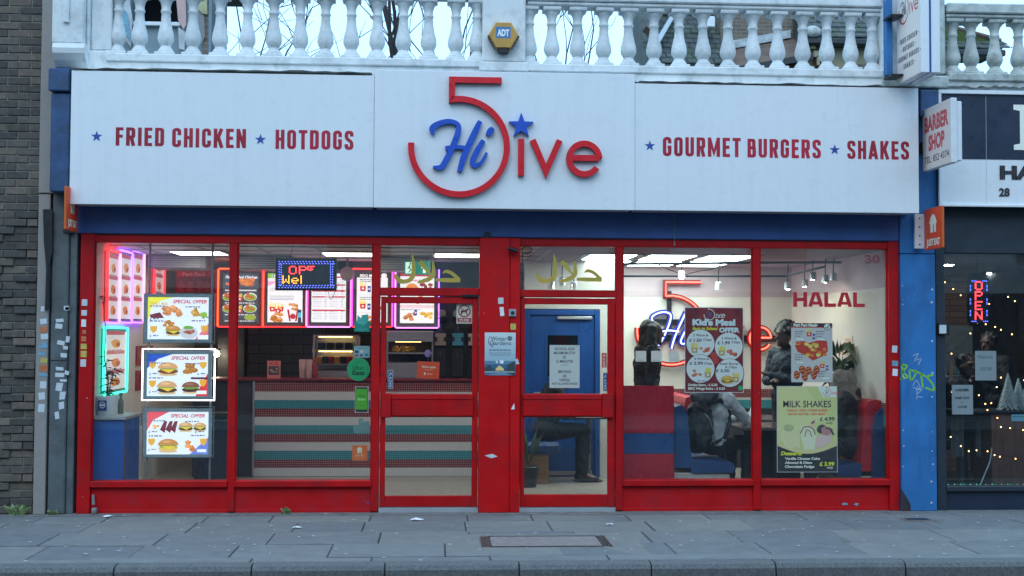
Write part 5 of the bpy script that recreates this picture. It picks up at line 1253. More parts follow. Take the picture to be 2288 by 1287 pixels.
# ------------------------------------------------------------------ blue door behind the second door
zd = SZ(691, 2.7, 1260)
t = thing('blue_door', 'blue interior door with a small wired window seen through the second door', 'door'); DB = MAT['door_blue']
w = xdoor1-xdoor0
BX('door_frame', DB, t, xdoor0, xdoor0+.06, 2.685, 2.80, FZ, zd-.004, .006); BX('door_frame', DB, t, xdoor1-.06, xdoor1, 2.685, 2.80, FZ, zd-.004, .006); BX('door_frame', DB, t, xdoor0+.061, xdoor1-.061, 2.685, 2.80, zd-.07, zd-.004, .006)
lx0, lx1, lz0, lz1 = SR(1222, 748, 1292, 842, 2.72)
BX('leaf_stile', DB, t, xdoor0+.062, lx0, 2.715, 2.76, FZ+.006, zd-.072, .003); BX('leaf_stile', DB, t, lx1, xdoor1-.062, 2.715, 2.76, FZ+.006, zd-.072, .003); BX('leaf_panel', DB, t, lx0, lx1, 2.716, 2.76, FZ+.006, lz0); BX('leaf_panel', DB, t, lx0, lx1, 2.716, 2.76, lz1, zd-.073)
BX('window_pane', MAT['smoked_glass'], t, lx0, lx1, 2.735, 2.741, lz0, lz1); BX('dark_room', MAT['bench_grey'], t, lx0-.1, lx1+.1, 3.0, 3.02, lz0-.2, lz1+.2)
for b in ((lx0-.02, lx0+.006, lz0-.02, lz1+.02), (lx1-.006, lx1+.02, lz0-.02, lz1+.02), (lx0+.006, lx1-.006, lz0-.02, lz0+.006), (lx0+.006, lx1-.006, lz1-.006, lz1+.02)): BX('window_bead', DB, t, b[0], b[1], 2.706, 2.714, b[2], b[3])
BX('kick_plate', MAT['steel'], t, xdoor0+.09, xdoor1-.09, 2.709, 2.714, FZ+.02, FZ+.07); BX('closer', MAT['aluminium'], t, lx0+.12, lx1+.16, 2.66, 2.714, zd-.12, zd-.085, .006)
MB().tube([(xdoor0+.11, 2.70, 1.02), (xdoor0+.11, 2.66, 1.02), (xdoor0+.2, 2.655, 1.02)], .01, 8).build('handle', MAT['steel'], t)
t = thing('table_post', 'grey metal table post standing before the blue door', 'post', (SX(1314, 2.3, 1000), 2.3, FZ)); MB().tube([(0, 0, .01), (0, 0, .72)], .03, 12).build('column', MAT['duct_grey'], t); MB().lathe([(.17, 0), (.17, .01), (.04, .025)], n=20).build('foot', MAT['black_metal'], t); BX('table_top', MAT['table_dark'], t, -.35, .28, -.25, .2, .721, .75, .008)

# ------------------------------------------------------------------ dining side
# banded panel in front
Y = .34; xa, xb, _, zt = SR(1388, 862, 1506, 1080, Y)
t = thing('booth_end_panel', 'red booth end panel with a blue band inside the third window', 'panel'); z1, z2_ = SZ(968, Y, 1450), SZ(1014, Y, 1450)
BX('upper_red_panel', MAT['panel_red'], t, xa, xb, Y, Y+.05, z1, zt, .004); BX('blue_band', MAT['panel_blue'], t, xa, xb, Y+.001, Y+.05, z2_, z1-.001, .003); BX('lower_red_panel', MAT['panel_red'], t, xa, xb, Y, Y+.05, FZ, z2_-.001, .004)
def bench(lab, pb0, pb1, pseat, side, Y0, Y1, qtop, mats, grp, qseat=1032):
    """upholstered bench: back between photo columns pb0..pb1, seat out to pseat"""
    x0, x1, xsx = SX(pb0, Y0, 1000), SX(pb1, Y0, 1000), SX(pseat, Y0, 1040)
    zs = SZ(qseat, Y0, (pb0+pseat)/2); zt = SZ(qtop, Y0, pb0)
    t = thing('booth_bench', lab, 'bench', group=grp); cs, cb = mats
    s = 1 if side == 'l' else -1
    # back cushion with a rolled top
    n = 8; w = abs(x1-x0); prof = [(x0, zs-.06), (x1+s*.05, zs-.06), (x1+s*.03, zs+.12), (x1, zt-.08), (x1-s*w*.2, zt-.02), (x0+s*w*.5, zt), (x0+s*w*.1, zt-.02), (x0, zt-.08)]
    MB().prism(prof, 'xz', Y0, Y1).build('back_cushion', MAT[cb], t)
    MB().tube([(x1-s*w*.28, Y0+.004, zt-.05), (x1-s*w*.05, Y0+.004, zs+.05)], .006, 6).build('piping', MAT[cs], t)
    pf = [(x1+s*.04, zs-.11), (xsx-s*.02, zs-.11), (xsx, zs-.05), (xsx-s*.03, zs-.005), (x1+s*.15, zs+.012), (x1+s*.03, zs+.02)]
    MB().prism(pf, 'xz', Y0-.01, Y1).build('seat_cushion', MAT[cs], t)
    a, b = sorted((x0, xsx-s*.05)); BX('base', MAT['bench_grey'], t, a, b, Y0+.01, Y1, FZ, zs-.112, .006)
    return t
bench('blue booth bench carrying the person with the backpack', 1507, 1536, 1642, 'l', .45, 1.5, 905, ('vinyl_seat_blue', 'vinyl_seat_blue'), 'booth benches')
rb_ = bench('booth bench with red back and blue seat under the hooded person', 1984, 1932, 1866, 'r', .50, 1.15, 893, ('vinyl_seat_blue', 'vinyl_seat_red'), 'booth benches', 1040)
MB().prism([(lambda q: (q[0], q[1]))(S(a, b, .44)) for a, b in ((1950, 1075), (1952, 960), (1958, 925), (1972, 912), (1988, 908), (1988, 1075))], 'xz', .43, .495).build('end_roll', MAT['vinyl_seat_blue'], rb_)
bench('red topped booth bench further in behind the backpack', 1530, 1560, 1640, 'l', 1.56, 2.9, 885, ('vinyl_seat_blue', 'vinyl_seat_red'), 'booth benches', 1010)
for lab, y0, y1 in (('dark booth table between the two blue benches', .55, 1.35), ('dark booth table further in behind the standing man', 1.75, 2.6)):
    xa, xb = SX(1660, y0, 930), SX(1850, y0, 930); t = thing('booth_table', lab, 'table', ((xa+xb)/2, (y0+y1)/2, FZ), group='booth tables'); h = .74
    BX('table_top', MAT['table_dark'], t, -(xb-xa)/2, (xb-xa)/2, -(y1-y0)/2, (y1-y0)/2, h-.035, h, .008); MB().tube([(0, 0, .02), (0, 0, h-.036)], .035, 12).build('column', MAT['black_metal'], t); BX('foot', MAT['black_metal'], t, -.28, .28, -.05, .05, 0, .022, .006); BX('modesty_panel', MAT['trouser_black'], t, -.30, .30, .1, .12, .05, h-.036)
# dado on the back and side walls
d = thing('dado_tiling', 'red and teal mosaic dado band round the dining room walls', 'tiling')
z = [SZ(q, YB, 1640) for q in (869, 888, 893, 912, 920)]
xa, xb = xpart+.062, XRW-.012
BX('red_band', MAT['mosaic_red'], d, xa, xb, YB-.010, YB-.001, z[1], z[0]); BX('white_band', MAT['mosaic_white'], d, xa, xb, YB-.009, YB-.001, z[2], z[1]-.001); BX('teal_band', MAT['mosaic_teal'], d, xa, xb, YB-.010, YB-.001, z[3], z[2]-.001); BX('lower_facing', MAT['dark_wall'], d, xa, xb, YB-.012, YB-.001, FZ, z[3]-.001)
tiles('mosaic_red_side', (.17, .012, .026), (.50, .38, .32), .026, .026, 'yz'); tiles('mosaic_teal_side', (.045, .22, .25), (.16, .34, .36), .026, .026, 'yz')
BX('side_red_band', MAT['mosaic_red_side'], d, XRW-.010, XRW-.001, .12, YB-.012, z[1], z[0]); BX('side_teal_band', MAT['mosaic_teal_side'], d, XRW-.010, XRW-.001, .12, YB-.012, z[3], z[1]-.002); BX('side_lower_facing', MAT['dark_wall'], d, XRW-.011, XRW-.001, .12, YB-.012, FZ, z[3]-.001)
# neon logo on the back wall
nt = thing('neon_sign', 'glowing red and blue neon logo sign mounted on the back wall', 'neon sign')
YN = YB-.09; k = .735/ (2784/(12+YN)); ncx, ncz = S(1418+.735*110.6, 738, YN)
for key, nm in (('five', 'numeral_tube'), ('i', 'letter_i_tube'), ('v', 'letter_v_tube'), ('e', 'letter_e_tube'), ('h', 'script_h_tube'), ('i_script', 'script_i_tube')):
    blue = key in ('h', 'i_script')
    m, tr = MB(), MB()
    for st in LOGO[key]:
        P = [(ncx+p[0]*k, YN-.018, ncz+p[1]*k) for p in st]
        m.tube(P, .0095, 8)
        q, Lp, Rp = strip([(p[0], p[2]) for p in P], .062); poly = Lp+Rp[::-1]; n = len(Lp); N = 2*n
        vs = [(p[0], YN, p[1]) for p in poly]+[(p[0], YN+.035, p[1]) for p in poly]
        tr.add(vs, [(i, i+1, N-2-i, N-1-i) for i in range(n-1)]+[(i, (i+1) % N, N+(i+1) % N, N+i) for i in range(N)])
    tr_o = tr.build(nm.replace('tube', 'channel'), MAT['neon_channel_blue' if blue else 'neon_channel_red'], nt)
    m.build(nm, MAT['neon_blue' if blue else 'neon_red'], tr_o)
fb = MAT['black_metal']
xa, _ = S(1495, 700, YN); BX('mounting_bar', fb, nt, xa-.02, xa+.04, YN+.04, YN+.06, ncz+.02, SZ(650, YN, 1500)); x2_, z2b = S(1740, 770, YN)
BX('mounting_bar', fb, nt, ncx-.30, x2_+.02, YN+.04, YN+.062, ncz-.14, ncz-.06); BX('mounting_bar', fb, nt, ncx-.30, ncx+.20, YN+.04, YN+.061, ncz+.08, ncz+.14)
# ceiling light panels of the dining side, rails and spots
for row, (ya, yb) in enumerate(((1.30, 2.25), (2.40, 3.45))):
    for i in range(3):
        pc = (1360, 1490, 1618)[i]; x = SX(pc, (ya+yb)/2, 580) if row == 0 else SX(1350+i*112, (ya+yb)/2, 590)
        t = thing('ceiling_light_panel', 'bright cool white ceiling panel, %s of the %s row over the dining side' % (('first', 'second', 'third')[i], ('front', 'rear')[row]), 'light', (x, (ya+yb)/2, CZ), group='ceiling panels of the dining side')
        h = (yb-ya)/2-.05; w = .25
        BX('diffuser', MAT['panel_light'], t, -w, w, -h, h, -.020, -.014); BX('frame', MAT['duct_grey'], t, -w-.075, w+.075, -h-.07, h+.07, -.0135, -.0065)
def rail(lab, pts):
    t = MB(); t.tube(pts, .014, 6); return tag(t.build('lighting_rail', MAT['black_metal']), lab, 'rail')
zr1 = CZ-.14
rail('black lighting rail running across the third and fourth windows near the ceiling', [P3(1392, 590, 1.15), P3(1700, 587, 1.15), P3(1880, 586, 1.15)])
rail('black lighting rail angled towards the spotlights in the fourth window', [P3(1392, 617, 2.3), P3(1755, 617, 2.3), P3(1800, 606, 1.8), P3(1842, 596, 1.5)])
def spot(lab, p, q, Y, lit, tilt, s=1.0):
    o = P3(p, q, Y); t = thing('spotlight', lab, 'spotlight', tuple(o), group='ceiling spotlights')
    rot = Matrix.Rotation(tilt, 3, 'X')
    m = MB(); m.lathe([(.030, .05), (.036, .04), (.040, -.03), (.042, -.035), (.036, -.036)], n=14); ob = m.build('lamp_head', MAT['aluminium'], t); ob.rotation_euler = (tilt, 0, 0)
    m = MB(); m.lathe([(.033, -.034), (.002, -.040)], n=14); ob = m.build('lens', MAT['bulb_warm'] if lit else MAT['steel'], t); ob.rotation_euler = (tilt, 0, 0)
    MB().tube([(0, 0, .045), (0, 0, .12), (.01, 0, max(.14, CZ-o.z-.02))], .006, 6).build('stem', MAT['black_metal'], t)
for i, (p, q, Y, l, n) in enumerate(((1523, 616, 1.6, True, 'lit spotlight hanging alone in the third window'), (1760, 640, 2.2, True, 'lit spotlight lowest of the cluster in the fourth window'), (1798, 634, 2.1, True, 'lit spotlight just above the word halal, between two others'), (1816, 618, 1.8, True, 'lit spotlight at the joint of the angled rail'),
                                     (1844, 624, 1.6, True, 'lit spotlight second from the end of the angled rail'), (1862, 619, 1.5, False, 'unlit spotlight at the end of the angled rail'), (1605, 640, 2.4, False, 'unlit spotlight hanging beside the neon numeral'), (1256, 630, 1.9, True, 'lit spotlight behind the lettered fanlight'), (1232, 638, 2.0, False, 'unlit spotlight behind the lettered fanlight, further along'), (1282, 638, 2.0, False, 'unlit spotlight behind the lettered fanlight, near its mullion'))):
    spot(n, p, q, Y, l, R(-12+i*4))
m = MB(); m.tube(smooth_path([tuple(P3(a, b, 1.2)) for a, b in ((1418, 552), (1460, 585), (1523, 612), (1560, 606), (1600, 598), (1640, 570), (1698, 546))], 6), .005, 6); tag(m.build('loose_cable', MAT['black_plastic']), 'loose black cable drooping below the ceiling in the third window', 'cable')
m = MB(); m.tube(smooth_path([tuple(P3(a, b, .3)) for a, b in ((1166, 560), (1170, 553), (1184, 552), (1188, 560), (1178, 567), (1168, 566), (1168, 590))], 6), .004, 6); tag(m.build('coiled_cable', MAT['black_plastic']), 'coiled black cable in the corner of the second fanlight', 'cable')
# wall menu sheets and palm
X = XRW-.004
for i, (p, q) in enumerate(((1884, 778), (1905, 786), (1896, 765))):
    y = on_x(p, X); z = 1.69+(752-q)/(2784/(12+y)); t = thing('wall_notice', 'pink lit paper notice on the side wall, %s of three' % ('lower', 'nearest', 'highest')[i], 'notice', (X, y, z-.09), group='paper notices on the side wall')
    pr = Food(0, 0, 60, 80); pr.bg((225, 205, 200)); [pr.greek(8, 52, 14+j*10, 4, (150, 90, 95)) for j in range(6)]; BX('sheet', MAT['paper_white'], t, -.003, 0, -.14, .14, 0, .17); pr.build('print', MAT['print_matt'], t, (-.0032, .13, .165), (0, -.26, 0), (0, 0, -.16), (-1, 0, 0))
pt = P3(1876, 900, 1.36)
t = thing('palm_plant', 'potted broad leaved plant in the corner behind the hooded person', 'plant', (pt.x, 1.36, FZ))
MB().lathe([(.09, 0), (.12, .01), (.15, .34), (.14, .35), (.12, .33)], n=20).build('pot', MAT['table_dark'], t); MB().lathe([(.12, .3), (.12, .31)], n=16).build('soil', MAT['soil'], t)
g = random.Random(5); m = MB()
for i in range(7): m.tube([(g.uniform(-.05, .05), g.uniform(-.05, .05), .3), (g.uniform(-.1, .1), g.uniform(-.1, .1), 1.2), (g.uniform(-.14, .14), g.uniform(-.12, .12), 1.45)], [.009, .006, .004], 6)
m.build('stem', MAT['leaf_dark'], t)
for i in range(46):
    a = g.random()*6.28; l = g.uniform(.16, .27); zc = g.uniform(1.05, 1.52); b = Vector((g.uniform(-.07, .07), g.uniform(-.06, .06), zc)); d = Vector((math.cos(a), math.sin(a), 0)); s = (Vector((-d.y, d.x, 0))*.45+Vector((d.y*.3, 0, g.choice((-1, 1))*.9))).normalized(); el = g.uniform(.1, 1.1)
    mid, tip = b+d*l*.5+Vector((0, 0, l*el*.6)), b+d*l+Vector((0, 0, l*el*.25-l*.25)); wq = l*.17
    q1 = b+d*l*.25+Vector((0, 0, l*el*.4))
    mm = MB(); mm.add([b, q1+s*wq*.8, mid+s*wq, tip, mid-s*wq, q1-s*wq*.8, q1-Vector((0, 0, .012)), mid-Vector((0, 0, .015))], [(0, 1, 6), (1, 2, 7, 6), (2, 3, 7), (3, 4, 7), (7, 4, 5, 6), (6, 5, 0)]); mm.build('leaf', MAT['leaf' if i % 3 else 'leaf_dark'], t)
# ------------------------------------------------------------------ posters and stickers on the glass
YG = .066
PM = 'print_matt'
# kids meal
pr = Food(1531, 688, 1660, 876); zz = lambda x, y: (1390+x/5.85, 680+y/5.85)
pr.bg((98, 14, 28)); pr.poly([(1560, 688), (1640, 688), (1660, 730), (1660, 800), (1590, 876), (1575, 780)], (112, 18, 30)); pr.poly([zz(1150, 640), zz(1240, 620), zz(1260, 760), zz(1190, 800)], (165, 50, 40))
pr.logo(*zz(1140, 135), .112, (235, 235, 240), (70, 90, 170), 'five i v e h i_script')
pr.line([zz(1190, 175), zz(1320, 172)], .8, (220, 220, 225))
pr.text("Kid's Meal", 1595, zz(0, 272)[1], 12.5, (185, 225, 245), 96, bold=.07); pr.text('Back to School', zz(918, 0)[0], zz(0, 335)[1], 6.5, (250, 225, 60), 57, 'l', .035, .25); pr.text('OFFER', zz(1268, 0)[0], zz(0, 362)[1], 9.5, (185, 225, 245), 46, 'l', .06)
for (cx, cy), n in (((1025, 517), 0), ((1395, 555), 1), ((1025, 845), 2), ((1405, 898), 3)):
    c = zz(cx, cy); pr.circ(*c, 32.5, (70, 20, 45)); pr.circ(c[0]-.3, c[1]-.4, 31.3, (196, 222, 240))
def tx(t, x, y, h, w, a='l', b=.02): pr.text(t, *zz(x, y), h, (62, 42, 72), w, a, b)
tx('2 Wings &', 928, 420, 5.2, 34); tx('£ 1.50', 875, 490, 6.6, 28, b=.03); tx('Chips', 1058, 478, 5.2, 19)
tx('3 Wings &', 1300, 458, 5.2, 34); tx('£ 1.99', 1244, 522, 6.6, 28, b=.03); tx('Chips', 1432, 508, 5.2, 19)
tx('4 Wings &', 940, 728, 5.2, 33); tx('£ 2.99', 880, 790, 6.6, 30, b=.03); tx('Chips', 1068, 788, 5.2, 19); tx('(Big Box)', 988, 1008, 3, 20)
tx('Steak Burger', 1275, 790, 5.0, 43); tx('& Chips', 1345, 834, 5.0, 26); tx('£ 3.50', 1226, 886, 6.6, 30, b=.03)
for x, y in ((945, 580), (1300, 615), (1118, 900), (1485, 960)): pr.fries(*zz(x, y), 16, (175, 160, 125), 11)
pr.chicken(*zz(1080, 605), 26, 7, (190, 100, 70)); pr.chicken(*zz(1450, 635), 28, 8, (185, 95, 65)); pr.chicken(*zz(985, 900), 24, 5, (165, 95, 60)); pr.burger(*zz(1370, 985), 28, (215, 165, 90), (130, 80, 50))
pr.text('Drinks Extra - £ 0.50', *zz(862, 1068), 5.2, (235, 232, 235), 65, 'l', .04); pr.text('BBQ Wings Extra - £ 0.20', *zz(862, 1115), 5.2, (235, 232, 235), 82, 'l', .04); pr.circ(*zz(1545, 1093), 5.6, (40, 165, 110))
board('window_poster', 'dark red childrens meal offer poster in the third window', 'poster', pr, YG, PM, .003, grow=.006, back='plastic_white')
# milk shakes
pr = Food(1737, 864, 1870, 1054); zz = lambda x, y: (1720+x/3.478, 700+y/3.478)
pr.bg((184, 206, 146)); pr.poly([(1737, 864), (1800, 864), (1850, 930), (1737, 990)], (194, 213, 162)); pr.poly([zz(370, 566), zz(518, 566), zz(520, 650), zz(415, 655)], (225, 232, 236)); pr.logo(*zz(445, 615), .085, (190, 70, 100), (90, 100, 140), 'five i v e h')
pr.poly([(1737, 996)]+[(1737+133*i/16, 996+18*math.sin(math.pi*i/16)) for i in range(17)]+[(1870, 996), (1870, 1054), (1737, 1054)], (22, 28, 42))
pr.quads(strip([(1737+133*i/16, 992+18*math.sin(math.pi*i/16)) for i in range(17)], 7)[0], (205, 205, 160))
pr.text('MILK SHAKES', 1803.5, zz(0, 730)[1], 14.5, (38, 40, 70), 107, bold=.015); pr.text('VANILLA / OREO / KINDER BUENO', 1803, zz(0, 763)[1], 4.6, (200, 70, 65), 91, bold=.03); pr.text('PEANUT BUTTER / VERY BERRY', 1803, zz(0, 792)[1], 4.6, (200, 70, 65), 84, bold=.03)
pr.text('£ 4.99', *zz(388, 836), 8.4, (35, 40, 60), 33, 'l', .03); pr.text('only', *zz(437, 860), 5, (50, 50, 60), 15, 'l', .02)
pr.blob(*zz(160, 960), 22, 26, (205, 218, 185), 15, .12); pr.poly([zz(95, 900), zz(230, 900), zz(235, 1045), zz(140, 1030)], (200, 214, 178)); pr.blob(*zz(145, 890), 13, 9, (160, 180, 140), 12, .25)
pr.poly([zz(235, 930), zz(365, 930), zz(345, 1060), zz(265, 1060)], (224, 222, 205)); pr.blob(*zz(295, 905), 20, 12, (225, 218, 200), 14, .2); pr.line([zz(235, 935), zz(262, 885), zz(300, 880), zz(340, 900), zz(352, 945)], 2.2, (110, 75, 55)); pr.line([zz(270, 960), zz(285, 905), zz(310, 915), zz(325, 960)], 1.8, (130, 95, 70)); pr.poly([zz(305, 880), zz(335, 820), zz(362, 830), zz(340, 890)], (200, 190, 165)); pr.poly([zz(318, 852), zz(342, 835), zz(352, 842), zz(330, 862)], (60, 45, 40))
pr.poly([zz(360, 960), zz(480, 930), zz(475, 1000), zz(390, 1048), zz(352, 1050)], (205, 190, 195)); pr.blob(*zz(405, 900), 13, 12, (55, 45, 55), 12, .2); pr.blob(*zz(440, 915), 16, 12, (165, 130, 140), 13, .3); pr.line([zz(432, 890), zz(470, 900), zz(495, 945)], 4, (70, 55, 65))
pr.text('Desserts', *zz(85, 1102), 8, (215, 220, 60), 47, 'l', .05, .15)
for i, s in enumerate(('Vanilla Cheese Cake', 'Almond & Diam', 'Chocolate Fudge')): pr.text(s, *zz(115, 1138+i*31), 5.2, (215, 222, 228), (79, 61, 66)[i], 'l', .05)
pr.text('£ 3.99', *zz(385, 1185), 8.4, (225, 230, 60), 33, 'l', .04); pr.text('only', *zz(442, 1207), 5, (225, 230, 235), 14, 'l', .02)
board('window_poster', 'pale green milk shakes poster low in the fourth window', 'poster', pr, YG, PM, .003, grow=.005, back='plastic_white')
# grilled meals
pr = Food(1768, 722, 1860, 854)
pr.bg((178, 196, 212)); pr.rect(1768, 722, 1860, 730.5, (42, 36, 46)); pr.rect(1768, 730.5, 1860, 732.5, (190, 45, 45)); pr.text('Peri Peri Meals', 1773, 729.6, 6.4, (225, 225, 230), 54, 'l', .06); pr.circ(1848.5, 730, 8.3, (40, 36, 46)); pr.circ(1848.5, 730, 6.8, (222, 225, 230)); pr.line([(1844, 731), (1848, 734), (1853, 726)], 2, (60, 60, 70))
pr.fries(1808, 744, 13, (200, 40, 45), 9); pr.can(1818.5, 752, 6)
for a, b in ((1782, 740), (1829, 740), (1782, 792), (1833, 829)):
    for j in range(3): pr.greek(a-6, a+14-j*3, b+j*5.2, 1.8, (70, 75, 95))
for a, b in ((1778, 755), (1825, 755), (1778, 807), (1836, 842)): pr.rect(a, b, a+19, b+6.2, (80, 90, 105)); pr.rect(a+.6, b+.6, a+18.4, b+5.6, (222, 230, 238))
pr.poly([(1776, 772), (1790, 762), (1808, 766), (1830, 760), (1848, 762), (1850, 784), (1838, 796), (1816, 806), (1800, 794), (1782, 786)], (175, 50, 35)); g = random.Random(2)
for i in range(22): pr.blob(g.uniform(1780, 1846), g.uniform(765, 794), 6, 4, ((215, 130, 45), (232, 190, 80), (190, 70, 40), (235, 215, 130))[i % 4], 9, .3, i)
for cx, cy in ((1780, 838), (1798, 842), (1818, 838), (1792, 826), (1806, 828), (1824, 826)): pr.blob(cx, cy, 8, 11, (150, 50, 35), 10, .2); pr.line([(cx-5, cy-3), (cx+4, cy-7)], 1.6, (230, 165, 80)); pr.line([(cx-5, cy+4), (cx+5, cy)], 1.6, (230, 165, 80))
pr.fries(1837, 815, 12, (200, 40, 45), 8); pr.can(1848, 822, 5.6)
board('window_poster', 'pale blue grilled meals poster in the fourth window above the green one', 'poster', pr, YG, PM, .003)
# school notice
pr = Food(1228, 771, 1295, 867); pr.bg((188, 212, 228)); K = (45, 50, 62)
for s, y, w in (('SCHOOL KIDS', 782.5, 44), ('MAXIMUM STAY', 791.5, 49), ('IS', 801, 6), ('15 MINUTES', 810.5, 37), ('SMOKING', 833.5, 30), ('OR', 843, 9), ('VAPING', 852, 24)): pr.text(s, 1261.5, y, 6, K, w, bold=.02)
pr.text('-------', 1261.5, 817, 4, K, 15); pr.text('NOT ALLOWED INSIDE', 1262, 859.6, 4.8, K, 57, bold=.02); pr.greek(1287, 1292, 774, 1, (110, 120, 135))
board('door_notice', 'white typed notice about school kids on the second door', 'notice', pr, .048, PM, .002)
# winter gardens on the pier
pr = Food(1083, 743, 1152, 838); zz = lambda x, y: (1060+x/3.785, 540+y/3.785)
for i in range(12): q = 743+i*95/12; c = (int(168-i*6), int(205-i*4.4), int(226-i*3.2)); pr.rect(1083, q, 1152, q+95/12, c if i < 8 else ((70, 120, 160), (40, 90, 130), (30, 75, 115), (45, 100, 150))[i-8])
pr.text('Winter', 1114, zz(0, 838)[1], 9.5, (40, 62, 84), 36, bold=.01); pr.text('Gardens', 1118, zz(0, 875)[1], 9.5, (40, 62, 84), 48, bold=.01); pr.circ(*zz(298, 818), 5.6, (84, 104, 124)); pr.line(smooth_path([zz(130, 800), zz(118, 850), zz(150, 890), zz(165, 850)]), 1.4, (50, 72, 94))
pr.greek(1093, 1142, zz(0, 912)[1], 2.4, (50, 75, 100))
for j in range(4): pr.greek(1092+j, 1143-j, zz(0, 933+j*10)[1], 1.2, (90, 120, 150))
pr.circ(*zz(190, 1018), 2.4, (225, 238, 245)); pr.rect(*zz(216, 1004), *zz(246, 1030), (215, 232, 242)); pr.poly([zz(88, 1070), zz(130, 1040), zz(160, 1085), zz(90, 1100)], (24, 60, 72)); pr.poly([zz(280, 1040), zz(342, 1010), zz(342, 1130), zz(270, 1120)], (22, 52, 60)); pr.poly([zz(180, 1075), zz(212, 1045), zz(250, 1075), zz(250, 1090), zz(180, 1090)], (200, 190, 130)); pr.rect(*zz(90, 1095), *zz(340, 1108), (120, 150, 160)); pr.poly([zz(110, 1130), zz(230, 1100), zz(330, 1130)], (80, 130, 175))
board('pier_poster', 'pale blue winter gardens poster on the central red pier', 'poster', pr, -.0535, PM, .002)
# food delivery stickers
def sticker(name, lab, pr, Y=YG, mat=PM, th=.0012, back='plastic_white'): return board(name, lab, 'sticker', pr, Y, mat, th, back=back)
x, z = S(801, 825.5, YG); rr = 25.5/233
t = thing('delivery_sticker', 'round green delivery sticker on the second window', 'sticker', (x, YG, z-rr))
MB().prism([(rr*math.cos(2*math.pi*i/40), rr+rr*math.sin(2*math.pi*i/40)) for i in range(40)], 'xz', 0, .0012).build('disc', MAT['paper_white'], t)
pr = Food(775, 800, 827, 851); pr.circ(801, 825.5, 25.3, (12, 158, 104), n=44); pr.text('Uber', 801, 826, 9.2, (18, 40, 36), 26, bold=.0); pr.text('Eats', 801, 837.6, 9.2, (18, 40, 36), 27, bold=.035); pr.rect(792, 809, 810, 809.9, (30, 110, 80))
pr.build('print', MAT[PM], t, (-26/233, 0, rr+25.5/233), (52/233, 0, 0), (0, 0, -51/233), (0, -1, 0))
pr = Food(793, 864, 823, 922); pr.poly(rounded([(793, 864, 5), (823, 864, 5), (823, 922, 5), (793, 922, 5)], True), (190, 205, 208)); pr.poly(rounded([(794, 865, 4), (822, 865, 4), (822, 921, 4), (794, 921, 4)], True), (22, 40, 44)); pr.rect(795.4, 869, 820.6, 915, (72, 172, 40)); pr.text('Uber', 808, 887, 5.4, (25, 60, 40), 18, bold=.0); pr.text('Eats', 808, 894.5, 5.4, (150, 225, 150), 17, bold=.035); pr.greek(804, 816, 906, 1, (40, 110, 30))
sticker('delivery_sticker', 'phone shaped delivery sticker below the round green one', pr, back='plastic_white')
def roo(q): return [(795, q+38), (795, q+17), (804, q+14), (801, q+6), (810, q+2), (813, q+9), (817, q), (824, q+2), (822, q+14), (826, q+18), (826, q+38)]
pr = Food(792, 701, 827, 741); pr.poly([(792, 717), (827, 717), (827, 741), (792, 741)], (12, 150, 148)); pr.poly([(799, 703), (806, 711), (809, 704), (822, 702), (824, 718), (813, 727), (797, 722)], (70, 190, 195)); pr.greek(797, 822, 735, 1.2, (90, 205, 200))
x0, x1, z0, z1 = SR(*pr.r, YG); t = thing('delivery_sticker', 'teal delivery sticker above the card sticker on the second window', 'sticker'); pr.front('print', MAT[PM], t, YG-.0005); BX('sheet', MAT['sticker_blue'], t, x0+.001, x1-.001, YG, YG+.001, z0+.001, z0+(z1-z0)*.58)
pr = Food(790, 934, 827, 968); pr.poly([(790, 950), (803, 952), (801, 938), (808, 934), (813, 943), (824, 940), (826, 952), (827, 968), (790, 968)], (88, 135, 142))
t = thing('delivery_sticker', 'faded teal delivery sticker low on the second window', 'sticker'); pr.front('print', MAT[PM], t, YG)
pr = Food(791, 773, 826, 799); pr.bg((120, 175, 195)); pr.rect(793, 783, 801, 789, (40, 60, 120)); pr.rect(793, 792, 801, 797, (150, 60, 60)); pr.rect(804, 783, 811, 788, (190, 205, 215)); pr.rect(804, 792, 811, 796, (60, 80, 120)); pr.rect(815, 790, 823, 796, (50, 110, 170)); pr.greek(794, 822, 777, 1.4, (60, 90, 110)); sticker('card_sticker', 'small pale card payment sticker on the second window', pr)
def je(pr, cx, cy, w, c=(235, 225, 215), bgc=None):
    pr.poly([(cx-w*.5, cy-w*.05), (cx-w*.34, cy-w*.36), (cx, cy-w*.58), (cx+w*.12, cy-w*.46), (cx+w*.2, cy-w*.5), (cx+w*.5, cy-w*.05), (cx+w*.38, cy), (cx+w*.38, cy+w*.5), (cx+w*.16, cy+w*.5), (cx+w*.14, cy+w*.05), (cx+w*.04, cy+w*.05), (cx+w*.02, cy+w*.5), (cx-w*.36, cy+w*.5), (cx-w*.38, cy)], c)
pr = Food(787, 995, 821, 1029); pr.bg((212, 100, 28)); je(pr, 803.5, 1006, 13, (230, 215, 205)); pr.text('JUST EAT', 804, 1019.5, 4, (225, 180, 150), 20, bold=.04); pr.greek(795, 813, 1023, 1.1, (225, 150, 100)); sticker('delivery_sticker', 'square orange delivery sticker low on the second window', pr)
# open card hanging in the first door
pr = Food(931, 808, 981, 846); pr.bg((198, 74, 30)); pr.text("We're open", 957, 822, 4.6, (240, 215, 200), 32, bold=.04); pr.greek(948, 966, 825.5, 1.3, (230, 180, 150)); je(pr, 949, 835, 5); pr.text('JUST EAT', 960, 837, 2.8, (235, 200, 180), 12, bold=.03)
t = board('open_card', 'orange open card hanging inside the first door', 'card', pr, .30, PM, .003); t.rotation_euler = (0, R(2), 0)
